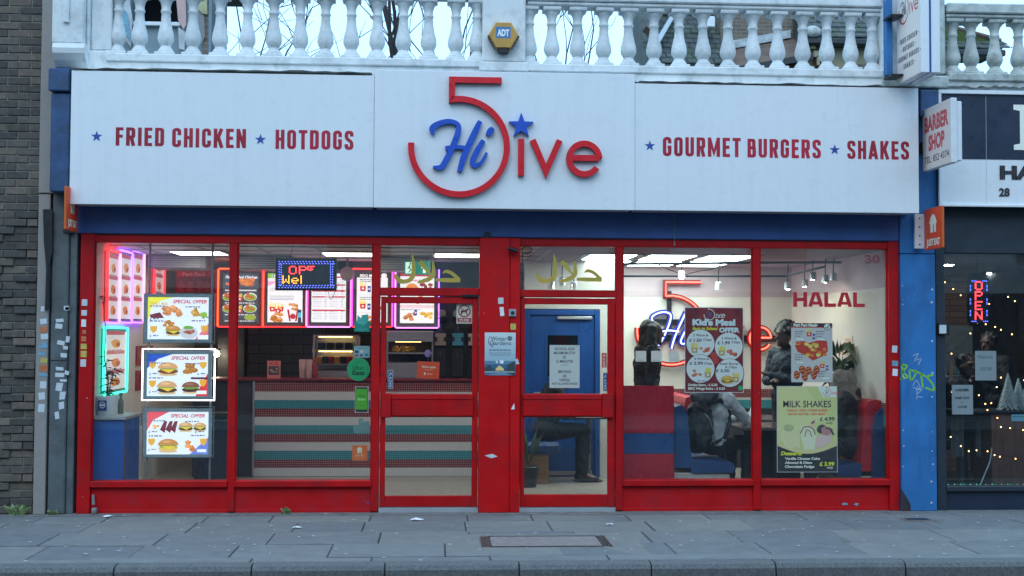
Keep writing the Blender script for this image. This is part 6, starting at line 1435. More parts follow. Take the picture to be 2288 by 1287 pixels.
# no dogs
pr = Food(1020, 678, 1055, 723); pr.bg((205, 218, 220)); pr.circ(1037.5, 695, 14.2, (160, 40, 55)); pr.circ(1037.5, 695, 11.4, (205, 218, 220))
pr.poly([(1030, 697), (1028, 692), (1031, 694), (1037, 693), (1042, 692), (1043, 689), (1046, 690), (1048, 692), (1044, 694), (1043, 698), (1045, 703), (1042, 702), (1040, 698), (1034, 698), (1032, 703), (1029, 703)], (25, 28, 32)); pr.line([(1028.5, 686.5), (1046.5, 703.5)], 2.2, (160, 40, 55)); pr.rect(1022, 710.5, 1053, 720.5, (165, 60, 75)); pr.text('No dogs', 1037.5, 716, 4, (235, 220, 222), 21, bold=.04); pr.greek(1026, 1049, 717.5, 1.2, (225, 190, 195))
sticker('no_dogs_sign', 'white no dogs sign with red ring on the first door', pr, .048)
def push(lab, p0, q0, p1, q1, c):
    pr = Food(p0, q0, p1, q1); pr.bg((205, 215, 225)); pr.rect(p0+.9, q0+.9, p1-.9, q1-.9, c); cx = (p0+p1)/2; h = q1-q0
    for i, ch in enumerate('PUSH'): pr.text(ch, cx, q0+h*(.48+.145*i), h*.105, (230, 235, 240), 4.6, bold=.05)
    pr.line([(cx-2, q0+h*.30), (cx, q0+h*.12), (cx+2, q0+h*.24)], 1.4, (230, 235, 240)); sticker('push_sticker', lab, pr, .048)
push('blue push sticker on the first door', 867, 827, 878, 869, (30, 80, 165)); push('blue push sticker low on the second door', 1347, 833, 1358.5, 874, (30, 70, 160)); push('orange push sticker above the blue one on the second door', 1344, 788, 1356, 822, (205, 80, 35))
for i, (a, b) in enumerate(((1420, 1444), (1455, 1479), (1494.5, 1518))):
    pr = Food(a, 784, b, 808); pr.bg((205, 212, 220)); pr.greek(a+4, b-4, 804, 1.2, (130, 140, 150))
    board('blank_card', 'small white square card stuck on the third window, %s of three' % ('first', 'second', 'third')[i], 'card', pr, YG, PM, .0012, group='white cards on the third window')
# red vinyl letters
def vinyl(name, lab, s, p0, q0, p1, q1, bold, mat='vinyl_red', th=.001):
    vs, fs_ = text_mesh(s, bold); x0, x1, z0, z1 = SR(p0, q0, p1, q1, YG); a, b = min(v[0] for v in vs), max(v[0] for v in vs); c, d = min(v[1] for v in vs), max(v[1] for v in vs)
    m = MB(); P = [(x0+(v[0]-a)/(b-a)*(x1-x0), YG-.003, z0+(v[1]-c)/(d-c)*(z1-z0)) for v in vs]; m.add(P, fs_); m.add([(p[0], YG-.002, p[2]) for p in P], [f[::-1] for f in fs_]); return tag(m.build(name, MAT[mat]), lab, 'lettering')
pm('vinyl_bright', (.78, .022, .04), .4, .1, 3, .03, 60)
m = MB(); x0, x1, z0, z1 = SR(1772, 653, 1932, 686, YG); hh = z1-z0; cur = 0.0; tt = .27; W5 = {'H': .98, 'A': 1.08, 'L': .82}; tot = sum(W5[c] for c in 'HALAL')+4*.06; kx = (x1-x0)/tot
for ch in 'HALAL':
    w_ = W5[ch]; sts = {'H': [([(tt/2, 0), (tt/2, 1)], tt), ([(w_-tt/2, 0), (w_-tt/2, 1)], tt), ([(tt, .5), (w_-tt, .5)], .24)], 'L': [([(tt/2, 0), (tt/2, 1)], tt), ([(tt, .12), (w_, .12)], .24)], 'A': [([(.14, 0), (w_*.42, 1)], tt), ([(w_-.14, 0), (w_*.58, 1)], tt), ([(w_*.3, .26), (w_*.7, .26)], .2), ([(w_*.36, .91), (w_*.64, .91)], .18)]}[ch]
    for k, (st, ww) in enumerate(sts):
        for q in strip([(cur+a, b) for a, b in st], ww)[0]:
            q = [(a, min(1, max(0, b))) for a, b in q]; m.prism([(x0+a*kx, z0+b*hh) for a, b in q], 'xz', YG-.0035-.0003*k, YG-.002)
    cur += w_+.06
tag(m.build('halal_lettering', MAT['vinyl_bright']), 'bold red vinyl halal lettering on the fourth window', 'lettering')
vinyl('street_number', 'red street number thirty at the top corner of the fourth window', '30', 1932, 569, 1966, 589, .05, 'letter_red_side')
def arabic(lab, ox, oy, Y):
    f = lambda x, y: S(ox+(x-675)/3.785, oy+(y-110)/3.785, Y); m = MB()
    for k, (st, w) in enumerate((([(672, 105), (680, 160), (682, 230), (676, 290), (640, 325), (585, 332), (548, 312), (532, 268)], (8, 24, 30, 34, 32, 34, 36, 14)), ([(735, 165), (765, 195), (800, 240), (830, 275)], (40, 36, 24, 14)), ([(846, 160), (852, 220), (850, 275), (810, 312), (755, 330), (715, 340)], (12, 26, 34, 34, 28, 12)), ([(866, 318), (960, 320), (1078, 322)], (22, 32, 30)), ([(930, 262), (958, 246), (1000, 258), (1035, 285), (1070, 315)], (8, 24, 26, 26, 24)))):
        pts = smooth_path([f(*p)+(ww*1.12/3.785/232,) for p, ww in zip(st, w)], 4); q, L_, R_ = strip([p[:2] for p in pts], [p[2] for p in pts])
        m.add([(p[0], Y-.0005*k, p[1]) for qq in q for p in qq], [(4*i, 4*i+1, 4*i+2, 4*i+3) for i in range(len(q))])
    tag(m.build('painted_script', MAT['yellow_vinyl'], recalc=False), lab, 'lettering')
arabic('yellow painted script on the fanlight over the first door', 921.9, 570.4, .063); arabic('yellow painted script on the fanlight over the second door', 1238.3, 569, .063)
# small things on pier and jambs
def scrap(lab, p, q, w, h, mat, Y, a=0, par=None):
    x, z = S(p, q, Y); w /= 466; h /= 466; a = R(a); o = MB().prism([(u*math.cos(a)-v*math.sin(a), u*math.sin(a)+v*math.cos(a)) for u, v in ((-w, -h), (w, -h), (w, h), (-w, h))], 'xz', -.0015, .0008).build('sticker', MAT[mat]); o.location = (x, Y, z); return tag(o, lab, 'sticker')
PY = -.0515
scrap('small white sticker at the top of the central pier', 1119, 672, 12, 14, 'sticker_white', PY, 2); scrap('small pink and white sticker on the central pier', 1121.5, 696, 9, 20, 'paper_white', PY, 6); scrap('yellow and white sticker below the doorbell on the central pier', 1146.5, 730, 12, 14, 'sticker_yellow', PY+.007, 4); scrap('torn white scrap on the central pier', 1155, 808, 7, 12, 'sticker_white', PY+.007, 20)
x, z = S(1146, 909, PY+.006); tag(MB().prism([(x-.018, z-.025), (x+.018, z-.022), (x+.012, z+.035)], 'xz', PY+.005, PY+.008).build('sticker', MAT['paper_white']), 'torn white triangle of paper on the central pier', 'sticker')
m = MB(); pts = [S(1083, 1018, PY), S(1100, 1014, PY), S(1112, 1020, PY), S(1098, 1024, PY)]; m.prism(pts, 'xz', PY-.001, PY+.001); tag(m.build('paint_chip', MAT['sticker_white']), 'pale chipped patch low on the central pier', 'chip')
t = thing('doorbell', 'small grey doorbell push on the central pier', 'doorbell', tuple(P3(1145, 699, -.045))); BX('plate', MAT['acrylic_grey'], t, -.035, .035, -.02, .0, -.036, .036, .005); MB().tube([(0, -.019, 0), (0, -.028, 0)], .017, 14).build('button', MAT['black_plastic'], t)
t = thing('security_camera', 'small black camera under the head rail beside the central pier', 'camera', tuple(P3(1147, 560, -.05))); MB().tube([(-.05, -.05, .02), (.045, -.05, -.012)], .02, 12).build('barrel', MAT['black_plastic'], t); BX('bracket', MAT['black_plastic'], t, -.01, .01, -.05, .0, .01, .03)
pr_j = [(189, 676, 12, 14, 'sticker_white'), (188, 699, 12, 12, 'sticker_white'), (187, 722, 10, 16, 'paper_white'), (188, 742, 8, 9, 'sticker_orange'), (187, 757, 11, 11, 'sticker_orange'), (187, 774, 13, 12, 'sticker_yellow'), (187, 791, 13, 14, 'sticker_yellow'), (186, 811, 12, 16, 'sticker_white')]
for i, (p, q, w, h, mt) in enumerate(pr_j): scrap('%s sticker on the red jamb beside the grey pier, number %s from the top' % ({'sticker_white': 'grubby white', 'paper_white': 'clean white', 'sticker_orange': 'orange', 'sticker_yellow': 'yellow'}[mt], ('one', 'two', 'three', 'four', 'five', 'six', 'seven', 'eight')[i]), p, q, w, h, mt, -.0135)
for i, (p, q, w, h, mt, n) in enumerate(((1999, 780, 12, 16, 'sticker_white', 'pale square'), (2000, 812, 14, 12, 'sticker_blue', 'blue and white'), (2000, 832, 12, 16, 'paper_white', 'white upright'))): scrap(n+' sticker on the red jamb beside the blue pier', p, q, w, h, mt, -.0135, -5)
x, z = S(1890, 1126, .02)
for i, (p, q) in enumerate(((1888, 1126), (1914, 1127))):
    m = MB(); gg = random.Random(i); x, z = S(p, q, .02); m.prism([(x+.03*math.cos(a)*gg.uniform(.5, 1.2), z+.014*math.sin(a)*gg.uniform(.5, 1.2)) for a in [2*math.pi*k/9 for k in range(9)]], 'xz', .024, .029); tag(m.build('paint_chip', MAT['sticker_blue']), ('pale chipped patch on the fourth stall riser', 'pale chipped patch on the fourth stall riser, nearer the jamb')[i], 'chip')
m = MB(); m.tube([P3(208, 1105, -.01), P3(209, 1128, -.02)], [.012, .016], 8); m.box(*(lambda a: (a.x-.022, a.x+.022, -.05, .02, .0, .06))(P3(211, 1140, -.02)), .006); tag(m.build('door_stop', MAT['duct_grey']), 'broken grey stub fixed at the foot of the first stall riser', 'stub')
# white reflective bar of the shutter cable between windows
m = MB(); m.tube([P3(1507, 478, -.02), P3(1507, 545, -.03)], .003, 6); m.tube([P3(1507, 540, -.03), P3(1507, 549, -.03)], .008, 8); tag(m.build('pull_cord', MAT['duct_grey']), 'thin pull cord hanging from the shutter housing above the third window', 'cord')

# ------------------------------------------------------------------ projecting signs
def blade(name, lab, X, ya, yb, z0, z1, th, pr_face, side, body, mat=PM, depth=True):
    """sign standing out from the wall: face in the y-z plane; side -1 shows the face towards -x"""
    t = thing(name, lab, 'sign', (X, ya, z0)); w, h = ya-yb, z1-z0       # ya wall side, yb street side (yb<ya)
    xa, xb = (0, th) if side < 0 else (-th, 0)
    BX('case', MAT[body], t, xa, xb, -w, 0, 0, h, .006)
    if side < 0: pr_face.build('face_print', MAT[mat], t, (-.001, -.004, h-.004), (0, -w+.008, 0), (0, 0, -h+.008), (-1, 0, 0))
    else: pr_face.build('face_print', MAT[mat], t, (.001, -w+.004, h-.004), (0, w-.008, 0), (0, 0, -h+.008), (1, 0, 0))
    return t, w, h
X = SX(2003, -.28, 100); ya, yb = -.30, on_x(2062, X)
zb = SZ(190, -.3, 2003); zt = zb+.98
pr = Food(0, 0, 100, 150); pr.bg((196, 208, 216)); pr.logo(30, 44, .20, (150, 30, 45), (40, 45, 70), 'five i v e h i_script')
for i, (s, y, w) in enumerate((('FRIED CHICKEN', 94, 76), ('HOTDOGS', 107, 48), ('GOURMET BURGERS', 120, 90), ('SHAKES', 133, 44))): pr.caps(s, 50, y, 7.4, (48, 50, 66), w); pr.circ(50-w/2-6, y-3.5, 1.2, (48, 50, 66)); pr.circ(50+w/2+6, y-3.5, 1.2, (48, 50, 66))
t, w, h = blade('blade_sign', 'white projecting blade sign with logo high above the blue pier', X, ya, yb, zb, zt, .085, pr, -1, 'sign_white')
BX('centre_strip', MAT['vinyl_blue'], t, .086, .104, -w+.01, 0, .006, h); BX('second_case', MAT['sign_white'], t, .105, .185, -w-.002, 0, 0, h, .006)
BX('bracket_plate', MAT['blue_pier'], t, -.10, -.04, .01, .10, .10, h, .004); BX('bracket_arm', MAT['black_metal'], t, -.12, -.001, -.16, .05, .055, .075); BX('bracket_arm', MAT['black_metal'], t, -.12, -.001, -.16, .05, .63, .65)
X = SX(2060, -.2, 300); ya, yb = -.22, on_x(2129, X); zb = SZ(384, -.22, 2060); zt = zb+.60
pr = Food(0, 0, 100, 95); pr.bg((186, 196, 204)); pr.text('BARBER', 50, 36, 22, (165, 62, 78), 86, bold=.05); pr.text('SHOP', 50, 66, 22, (165, 62, 78), 58, bold=.05); pr.text('TEL: 852 4374', 50, 85, 10, (80, 64, 84), 88, bold=.02)
t, w, h = blade('blade_sign', 'dirty white barber shop blade sign beside the blue pier', X, ya, yb, zb, zt, .06, pr, -1, 'plastic_white')
BX('second_case', MAT['plastic_white'], t, .062, .11, -w+.012, 0, .02, h-.03, .005); BX('bracket', MAT['dark_frame'], t, .01, .09, 0, .16, .2, .3)
X = SX(2069, -.15, 520); ya, yb = -.12, on_x(2107, X); zb = SZ(560, -.12, 2068); zt = zb+.40
pr = Food(0, 0, 40, 42); pr.bg((200, 66, 22)); je(pr, 20, 16, 18, (232, 226, 222)); pr.text('JUST EAT', 20, 38, 6.4, (232, 226, 222), 31, bold=.05)
t, w, h = blade('delivery_blade_sign', 'orange delivery blade sign on the blue pier', X, ya, yb, zb, zt, .025, pr, -1, 'orange_board'); BX('bracket_plate', MAT['plastic_white'], t, -.095, -.002, .005, .045, .02, h-.04, .003)
for k in range(4): MB().tube([(-.05, .0, .06+k*.085), (-.05, .006, .06+k*.085)], .008, 8).build('bolt', MAT['black_metal'], t)
X = SX(172, -.10, 470); ya, yb = -.06, on_x(143, X); zb = SZ(520, -.06, 172); zt = zb+.40
pr = Food(0, 0, 40, 42); pr.bg((200, 66, 22)); je(pr, 20, 16, 18, (232, 226, 222)); pr.text('JUST EAT', 20, 38, 6.4, (232, 226, 222), 31, bold=.05)
t, w, h = blade('delivery_blade_sign', 'orange delivery blade sign at the end by the grey pier', X, ya, yb, zb, zt, .025, pr, 1, 'orange_board')

# ------------------------------------------------------------------ barber interior
bx0, bx1 = x_b0, x_b1 = SX(2100, .1, 800), SX(2480, .1, 800)
bx0 = XRW+.10
structure(BX('barber_floor', MAT['dark_wall'], None, bx0, bx1, .15, 3.4, -.1, .02)); structure(BX('barber_ceiling', MAT['grey_wall'], None, bx0, bx1, .121, 3.4, 2.5, 2.6)); structure(BX('barber_wall', MAT['barber_brick'], None, bx0, bx1, 3.4, 3.5, 0, 2.6)); structure(BX('barber_side_wall', MAT['barber_navy'], None, XRW+.061, bx0, .25, 3.4, 0, 2.6)); structure(BX('barber_far_wall', MAT['dark_wall'], None, bx1, bx1+.1, .12, 3.5, 0, 2.6))
Y = .25; x0, x1, z0, z1 = SR(2163, 622, 2210, 723, Y); t = thing('led_open_sign', 'vertical led open sign with blue lights in the barber window', 'sign', (x0, Y, z0)); BX('housing', MAT['black_plastic'], t, 0, x1-x0, 0, .03, 0, z1-z0, .006)
for i, ch in enumerate('OPEN'):
    g_ = DOT[ch] if ch != 'E' else DOT['F']
    dots(word_dots(('F' if ch == 'E' else ch), 2179.5, 630+i*22.2, 3.5, 2.8), .0085, Y, 'red_letter', 'dot_red', t, x0, z0)['kind'] = 'stuff'
dots([(a+d, b) for a, b in ((2172, 628), (2196, 628), (2172, 718), (2198, 718)) for d in (0, 4, 8)]+[(a, b+d) for b in (638, 646, 668, 676, 694, 702) for a in (2168, 2205) for d in (0, 3)], .006, Y, 'blue_lights', 'dot_blue', t, x0, z0)['kind'] = 'stuff'
MB().tube([((x1-x0)/2, .015, z1-z0), ((x1-x0)/2, .015, 2.5-z0)], .003, 6).build('hanging_wire', MAT['black_plastic'], t)
pr = Food(2179, 784, 2226, 850); pr.bg((190, 205, 220)); pr.text('Haircut', 2202, 801, 8, (80, 90, 105), 33, bold=.0); pr.text('10.00', 2203, 828, 8, (85, 95, 110), 25, bold=.0); board('price_notice', 'white haircut price notice in the barber window', 'notice', pr, YG, PM, .002)
pr = Food(2127, 860, 2174, 926); pr.bg((190, 205, 220)); pr.text('LADIES', 2150, 874, 5.4, (40, 45, 58), 30, bold=.05); pr.text('HAIR CUT', 2150, 891.5, 4.8, (50, 55, 68), 33, bold=.05); pr.text('---', 2150, 901, 4, (60, 60, 70), 6); pr.text('£15.00', 2150, 911, 4.6, (60, 65, 78), 20, bold=.04); board('price_notice', 'white ladies hair cut price notice in the barber window', 'notice', pr, YG, PM, .002)
pr = Food(2260, 926, 2330, 941); pr.bg((120, 185, 215)); pr.greek(2264, 2320, 930, 2, (40, 100, 140)); board('blue_strip', 'light blue printed strip below the frosted trees', 'sticker', pr, YG, PM, .0015)
xa, xb = SX(2216, .75, 1000), bx1
t = thing('reception_desk', 'brown wooden reception desk in the barber window', 'desk'); BX('front', MAT['wood_dark'], t, xa, xb, .75, 1.2, .02, SZ(924, .75, 2240), .006); BX('top', MAT['dark_frame'], t, SX(2140, .75, 920), xb, .72, 1.25, SZ(924, .75, 2240)+.001, SZ(918, .75, 2240), .006)
for i, (p, s) in enumerate(((2253, .20), (2276, .17), (2300, .2))):
    x, z = S(p, 919, .9); t = thing('frosted_tree', ('tall', 'smaller', 'half hidden')[i]+' frosted toy tree on the barber desk', 'toy tree', (x, .9, SZ(918, .75, 2240)), group='frosted toy trees'); MB().tube([(0, 0, 0), (0, 0, .05)], .012, 8).build('trunk', MAT['bark'], t)
    m = MB(); g = random.Random(i); H = s*1.75
    for k in range(190):
        f = (k+.5)/190; zz_ = .03+f*H*.95; a = k*2.4; r = s*.62*(1-f)+.01; d = Vector((math.cos(a), math.sin(a), -.55)); b = Vector((0, 0, zz_+.02)); sd = Vector((-d.y, d.x, 0))*.008; m.add([b, b+d*r*.6+sd, b+d*r, b+d*r*.6-sd, b+d*r*.6+Vector((0, 0, .012))], [(0, 1, 4), (1, 2, 4), (2, 3, 4), (3, 0, 4)])
    m.build('crown', MAT['frosted_leaf'], t)
g = random.Random(9)
for i, (lab, pts) in enumerate((('string of warm fairy lights along the top of the barber window', [(2112, 625), (2140, 655), (2200, 680), (2250, 660), (2300, 690)]), ('string of warm fairy lights across the middle of the barber window', [(2112, 790), (2150, 770), (2190, 720), (2240, 735), (2300, 760)]), ('string of warm fairy lights behind the barber notices', [(2112, 880), (2160, 860), (2205, 905), (2240, 840), (2300, 850)]), ('string of warm fairy lights low in the barber window', [(2115, 965), (2160, 1000), (2210, 1010), (2250, 1020), (2300, 1035)]), ('string of warm fairy lights across the reception desk', [(2200, 905), (2235, 945), (2280, 960), (2310, 950)]))):
    P = smooth_path([tuple(P3(a, b, .35+.06*i)) for a, b in pts], 8); t = thing('fairy_lights', lab, 'lights', group='fairy light strings'); MB().tube(P, .0015, 4).build('wire', MAT['black_plastic'], t); m = MB()
    for q in P[::3]:
        if g.random() < .8: m.ell((q[0]+g.uniform(-.02, .02), q[1], q[2]+g.uniform(-.03, .01)), (.0065, .0065, .0065), n=6, m=4)
    m.build('bulb_set', MAT['fairy'], t)['kind'] = 'stuff'
m = MB(); m.tube(smooth_path([tuple(P3(a, b, .4)) for a, b in ((2216, 1000), (2212, 1030), (2200, 1060), (2190, 1085))], 6), .006, 6); tag(m.build('white_cable', MAT['plastic_white']), 'white cable hanging down beside the barber desk', 'cable')
m = MB(); Pg = [P3(2112+i*7, 1082+((i*37) % 5)*.5, .12) for i in range(30)]
for q in Pg: m.ell(q, (.006, .006, .005), n=6, m=4)
tag(m.build('sill_lights', MAT['green_glow']), 'row of tiny green lights along the barber window sill', 'lights', kind='stuff')
t = thing('barber_mirror', 'wall mirror with shelf of bottles at the back of the barber shop', 'mirror', tuple(P3(2140, 790, 3.3))); BX('glass', MAT['acrylic_grey'], t, -.35, .25, 0, .02, -.25, .35); BX('frame', MAT['wood_box'], t, .251, .29, -.02, .02, -.6, .38); BX('shelf', MAT['plastic_white'], t, -.4, .25, -.15, .0, -.30, -.27)
for k in range(6): MB().lathe([(.025, 0), (.025, .1), (.01, .13), (.01, .16)], -.3+k*.09, -.08, 8, -.268).build('bottle', MAT[('slush_blue', 'plastic_white', 'bottle_pink')[k % 3]], t)
for i, (p, q, Y) in enumerate(((2112, 604, 1.2), (2222, 642, 2.8))):
    o = P3(p, q, Y); t = thing('barber_downlight', ('near', 'far')[i]+' white downlight on the barber ceiling', 'light', (o.x, Y, 2.5), group='barber downlights'); MB().lathe([(.10, -.02), (.10, -.001)], n=18).build('rim', MAT['plastic_white'], t); MB().lathe([(.085, -.023), (.085, -.0205)], n=18).build('lamp', MAT['tube_white'], t)
t = thing('barber_chair', 'dark barber chair in front of the mirror', 'chair', (SX(2150, 1.5, 1000), 1.5, .02)); BX('seat', MAT['black_plastic'], t, -.28, .28, -.25, .25, .45, .6, .05); BX('backrest', MAT['black_plastic'], t, -.26, .26, .2, .3, .6, 1.1, .04); MB().tube([(0, 0, .03), (0, 0, .45)], .06, 12).build('pedestal', MAT['steel'], t); MB().lathe([(.3, 0), (.3, .02), (.08, .05)], n=20).build('foot', MAT['steel'], t)
for i, (a, b) in enumerate(((2125, 2155), (2180, 2205))):
    xa, xb, z0, z1 = SR(a, 935, b, 1020, 1.0); t = thing('towel', 'pale towel hanging low behind the barber window, %s' % ('near the jamb', 'near the desk')[i], 'towel', group='towels in the barber shop'); m = MB(); n = 8; pts = [(xa+(xb-xa)*k/n, 1.0+.02*math.sin(k*1.7)) for k in range(n+1)]
    m.add([(p[0], p[1], z) for z in (z0, z1) for p in pts], [(k, k+1, n+2+k, n+1+k) for k in range(n)]); m.add([(p[0], p[1]+.01, z) for z in (z0, z1) for p in pts], [(k, k+1, n+2+k, n+1+k) for k in range(n)]); m.build('cloth', MAT['duct_grey'], t)
# ------------------------------------------------------------------ what stands behind the balustrade
def bare_tree(lab, px, Y, H, seed, lean=(0, 0), r0=.11, spread=.55, fork=.5, twin=False):
    g = random.Random(seed); x = SX(px, Y, 60); t = thing('bare_tree', lab, 'tree', (x, Y, -.13)); tr, cr = MB(), MB()
    def grow(p, d, l, r, lev, m):
        n = 5; pts = [p]; rs = [r]; q = p.copy(); dd = d.copy()
        for i in range(n):
            dd = (dd+Vector((g.gauss(0, .13), g.gauss(0, .13), g.gauss(.03, .08)))).normalized(); q = q+dd*l/n; pts.append(q.copy()); rs.append(r*(1-.55*(i+1)/n))
        m.tube(pts, rs, 6 if r > .02 else 4, caps=False)
        if lev <= 0: return
        k = g.randint(2, 4)
        for i in range(k):
            j = g.randint(1, n); a = g.random()*6.28; ax = Vector((math.cos(a), math.sin(a), 0)); nd = (dd*(1-spread)+ax*spread+Vector((0, 0, .12))).normalized()
            grow(pts[j], nd, l*g.uniform(.45, .75), max(.009, rs[j]*g.uniform(.4, .6)), lev-1, cr)
    base = Vector((0, 0, 0)); d = Vector((lean[0], lean[1], 1)).normalized(); h0 = H*fork
    pts = [base+d*h0*i/6+Vector((g.gauss(0, .04), g.gauss(0, .04), 0)) for i in range(7)]; tr.tube(pts, [r0*(1-.35*i/6) for i in range(7)], 10)
    top = pts[-1]
    for i in range(4 if not twin else 5):
        a = i*1.7+seed; ax = Vector((math.cos(a), math.sin(a), 0)); grow(top-Vector((0, 0, g.uniform(0, .9))), (d+ax*spread*.8).normalized(), H*.34, max(.02, r0*.30), 2, cr)
    tr.build('trunk', MAT['bark'], t); cr.build('crown', MAT['bark'], t)
bare_tree('thick stemmed bare tree behind the chicken side balustrade', 873, 9.5, 9.5, 3, (.01, 0), .13, .30, .72, True)
bare_tree('slender bare tree behind the balustrade near the console pilaster', 548, 11, 9.0, 8, (.0, 0), .07, .6, .62)
bare_tree('slender bare tree behind the middle of the chicken side balustrade', 700, 12.5, 9.5, 15, (.0, 0), .06, .6, .60)
bare_tree('thin bare sapling behind the balustrade beside the pedestal', 1000, 11, 8.6, 23, (.0, 0), .04, .35, .68)
bare_tree('thin bare sapling behind the burgers side balustrade', 1272, 11, 8.2, 31, (.0, 0), .03, .35, .70)
# houses at the back
def slates(m, x0, x1, ya, za, yb, zb, rows, w=.28, seed=0, clip=None):
    """rows of overlapping slates on the slope from eave (ya,za) to ridge (yb,zb)"""
    g = random.Random(seed)
    for r in range(rows):
        f0, f1 = r/rows, (r+1.25)/rows; off = (r % 2)*w/2; n = int((x1-x0)/w)+2
        for i in range(n):
            a, b = x0-off+i*w+.008, x0-off+(i+1)*w-.008
            a, b = max(a, x0), min(b, x1)
            if b-a < .03: continue
            lo, hi = min(f1, 1.02), f0; j = g.uniform(0, .018)
            p = lambda f, l: (ya+(yb-ya)*f, za+(zb-za)*f+l)
            (y0, z0), (y1, z1) = p(hi, .03+j), p(lo, .006)
            if clip and not clip((a+b)/2, z0): continue
            m.add([(a, y0, z0), (b, y0, z0+g.uniform(-.008, .008)), (b, y1, z1), (a, y1, z1), (a, y0, z0-.025), (b, y0, z0-.025)], [(0, 1, 2, 3), (4, 5, 1, 0)])
Yh = 11.5
def hx(p, Y=Yh): return SX(p, Y, 90)
def hz(q, p, Y=Yh): return SZ(q, Y, p)
t = thing('slate_house', 'mossy slate roofed house behind the burgers side balustrade', 'house')
xa, xb = hx(1448), hx(1632); ze = hz(143, 1530)
BX('wall', MAT['dark_wall'], t, xa+.1, xb, Yh+.15, Yh+5, -.13, ze-.05); BX('gutter', MAT['gutter_black'], t, xa, xb+.1, Yh-.06, Yh+.10, ze-.13, ze-.03, .02)
m = MB(); slates(m, xa, xb, Yh, ze, Yh+3.2, ze+2.7, 20, .26, 1, lambda x, z: x > xa+max(0, (z-ze-.55))*.75); rf = m.build('roof', MAT['slate'], t); rf['kind'] = 'stuff'
MB().prism([(Yh+.02, ze-.01), (Yh+3.2, ze+2.68), (Yh+3.2, ze-.2), (Yh+.02, ze-.2)], 'yz', xa+.05, xb).build('roof_deck', MAT['slate'], t)
v = MB(); v.tube([(xa-.02, Yh-.02, ze+.62), (xa+.75, Yh+1.5, ze+1.75)], .10, 4); v.build('verge_brick', MAT['clay_ridge'], t); v = MB(); v.tube([(xa+.18, Yh+.02, ze+.42), (xa+.75, Yh+1.2, ze+1.32)], .06, 4); v.build('verge_flashing', MAT['aluminium'], t)
MB().box(hx(1583), hx(1606), Yh+.3, Yh+.9, hz(52, 1595), hz(27, 1595), .02).build('roof_light', MAT['plastic_white'], t)
t = thing('brick_house', 'brown brick house with a clay lean-to roof behind the balustrade', 'house'); xa, xb = hx(1634), hx(1806)
BX('wall', MAT['far_bricks'], t, xa, xb, Yh+.9, Yh+5, -.13, 9.3); fa, fb_ = hz(84, 1640), hz(54, 1790)
MB().prism([(xa, fa-.06), (xb-.1, fb_-.06), (xb-.1, fb_+.10), (xa, fa+.10)], 'xz', Yh+.84, Yh+.90).build('lead_flashing', MAT['lead_flashing'], t)
m = MB(); g = random.Random(6); n = 15
for r in range(4):
    for i in range(n):
        f = (i+.5*(r % 2))/n; x0 = xa+(xb-xa)*f; zz_ = fa+(fb_-fa)*f-.08-r*.14; y = Yh+.86-r*.26; m.add([(x0, y, zz_), (x0+(xb-xa)/n*.94, y, zz_+.03), (x0+(xb-xa)/n*.94, y-.30, zz_-.14), (x0, y-.30, zz_-.17), (x0, y-.30, zz_-.20), (x0+(xb-xa)/n*.94, y-.30, zz_-.17)], [(0, 1, 2, 3), (3, 2, 5, 4)])
m.build('lean_to_roof', MAT['clay_ridge'], t)['kind'] = 'stuff'
MB().prism([(xa, fa-.75), (xb, fb_-.75), (xb, fb_-.63), (xa, fa-.63)], 'xz', Yh-.3, Yh-.15).build('gutter', MAT['gutter_black'], t); BX('lower_wall', MAT['brick_far'], t, xa, xb, Yh+.1, Yh+.89, -.13, min(fa, fb_)-.5); BX('downpipe', MAT['pier_grey'], t, hx(1772), hx(1779), Yh-.1, Yh+.05, -.1, fb_-.7)
m = MB()
for i in range(22):
    a = g.random()*6.28; c = Vector((hx(1652)+g.uniform(-.2, .25), Yh-.05, fa-.95+g.uniform(-.12, .1))); m.tube([c, c+Vector((math.cos(a)*.16, -.05, math.sin(a)*.12))], .008, 4)
tag(m.build('dry_weed', MAT['clay_ridge']), 'dry brown creeper hanging below the lean-to gutter', 'plant', kind='stuff')
t = thing('cream_house', 'cream walled house with slate roof behind the blade sign end of the balustrade', 'house'); xa, xb = hx(1800), hx(2010); ze = hz(84, 1880)
BX('wall', MAT['house_brick_paint'], t, xa+.05, xb, Yh+.3, Yh+4, -.13, ze-.12); BX('gutter', MAT['gutter_black'], t, xa-.05, xb, Yh-.05, Yh+.29, ze-.14, ze-.02, .02); BX('brick_base', MAT['far_bricks'], t, hx(1905), xb, Yh+.22, Yh+.299, -.13, hz(138, 1930))
m = MB(); slates(m, xa, xb, Yh, ze, Yh+2.4, ze+1.6, 11, .30, 4); m.build('roof', MAT['slate'], t)['kind'] = 'stuff'; MB().prism([(Yh+.02, ze-.02), (Yh+2.4, ze+1.58), (Yh+2.4, ze-.1), (Yh+.02, ze-.1)], 'yz', xa+.02, xb).build('roof_deck', MAT['slate'], t); MB().ell((hx(1815), Yh, ze+.10), (.17, .14, .12)).build('hip_cap', MAT['weathered_masonry'], t)
m = MB(); 
for k in range(4): m.box(hx(1815)+k*.06, hx(1815)+.1+k*.06, Yh+.1, Yh+.29, ze-.2-k*.16, ze-.14-k*.10)
m.build('eave_bracket', MAT['house_brick_paint'], t)
t = thing('far_roof_house', 'low house with mossy hipped roof behind the weathered balustrade', 'house'); xa, xb = hx(2090), hx(2262); ze = hz(108, 2150)
BX('wall', MAT['house_brick_paint'], t, xa, hx(2150), Yh+.3, Yh+4, -.13, ze-.1); BX('gutter', MAT['gutter_black'], t, xa, xb-.15, Yh-.05, Yh+.29, ze-.14, ze-.02, .02); slope = lambda x, z: z < ze+.62-(x-xa)/(xb-xa)*.42+.05
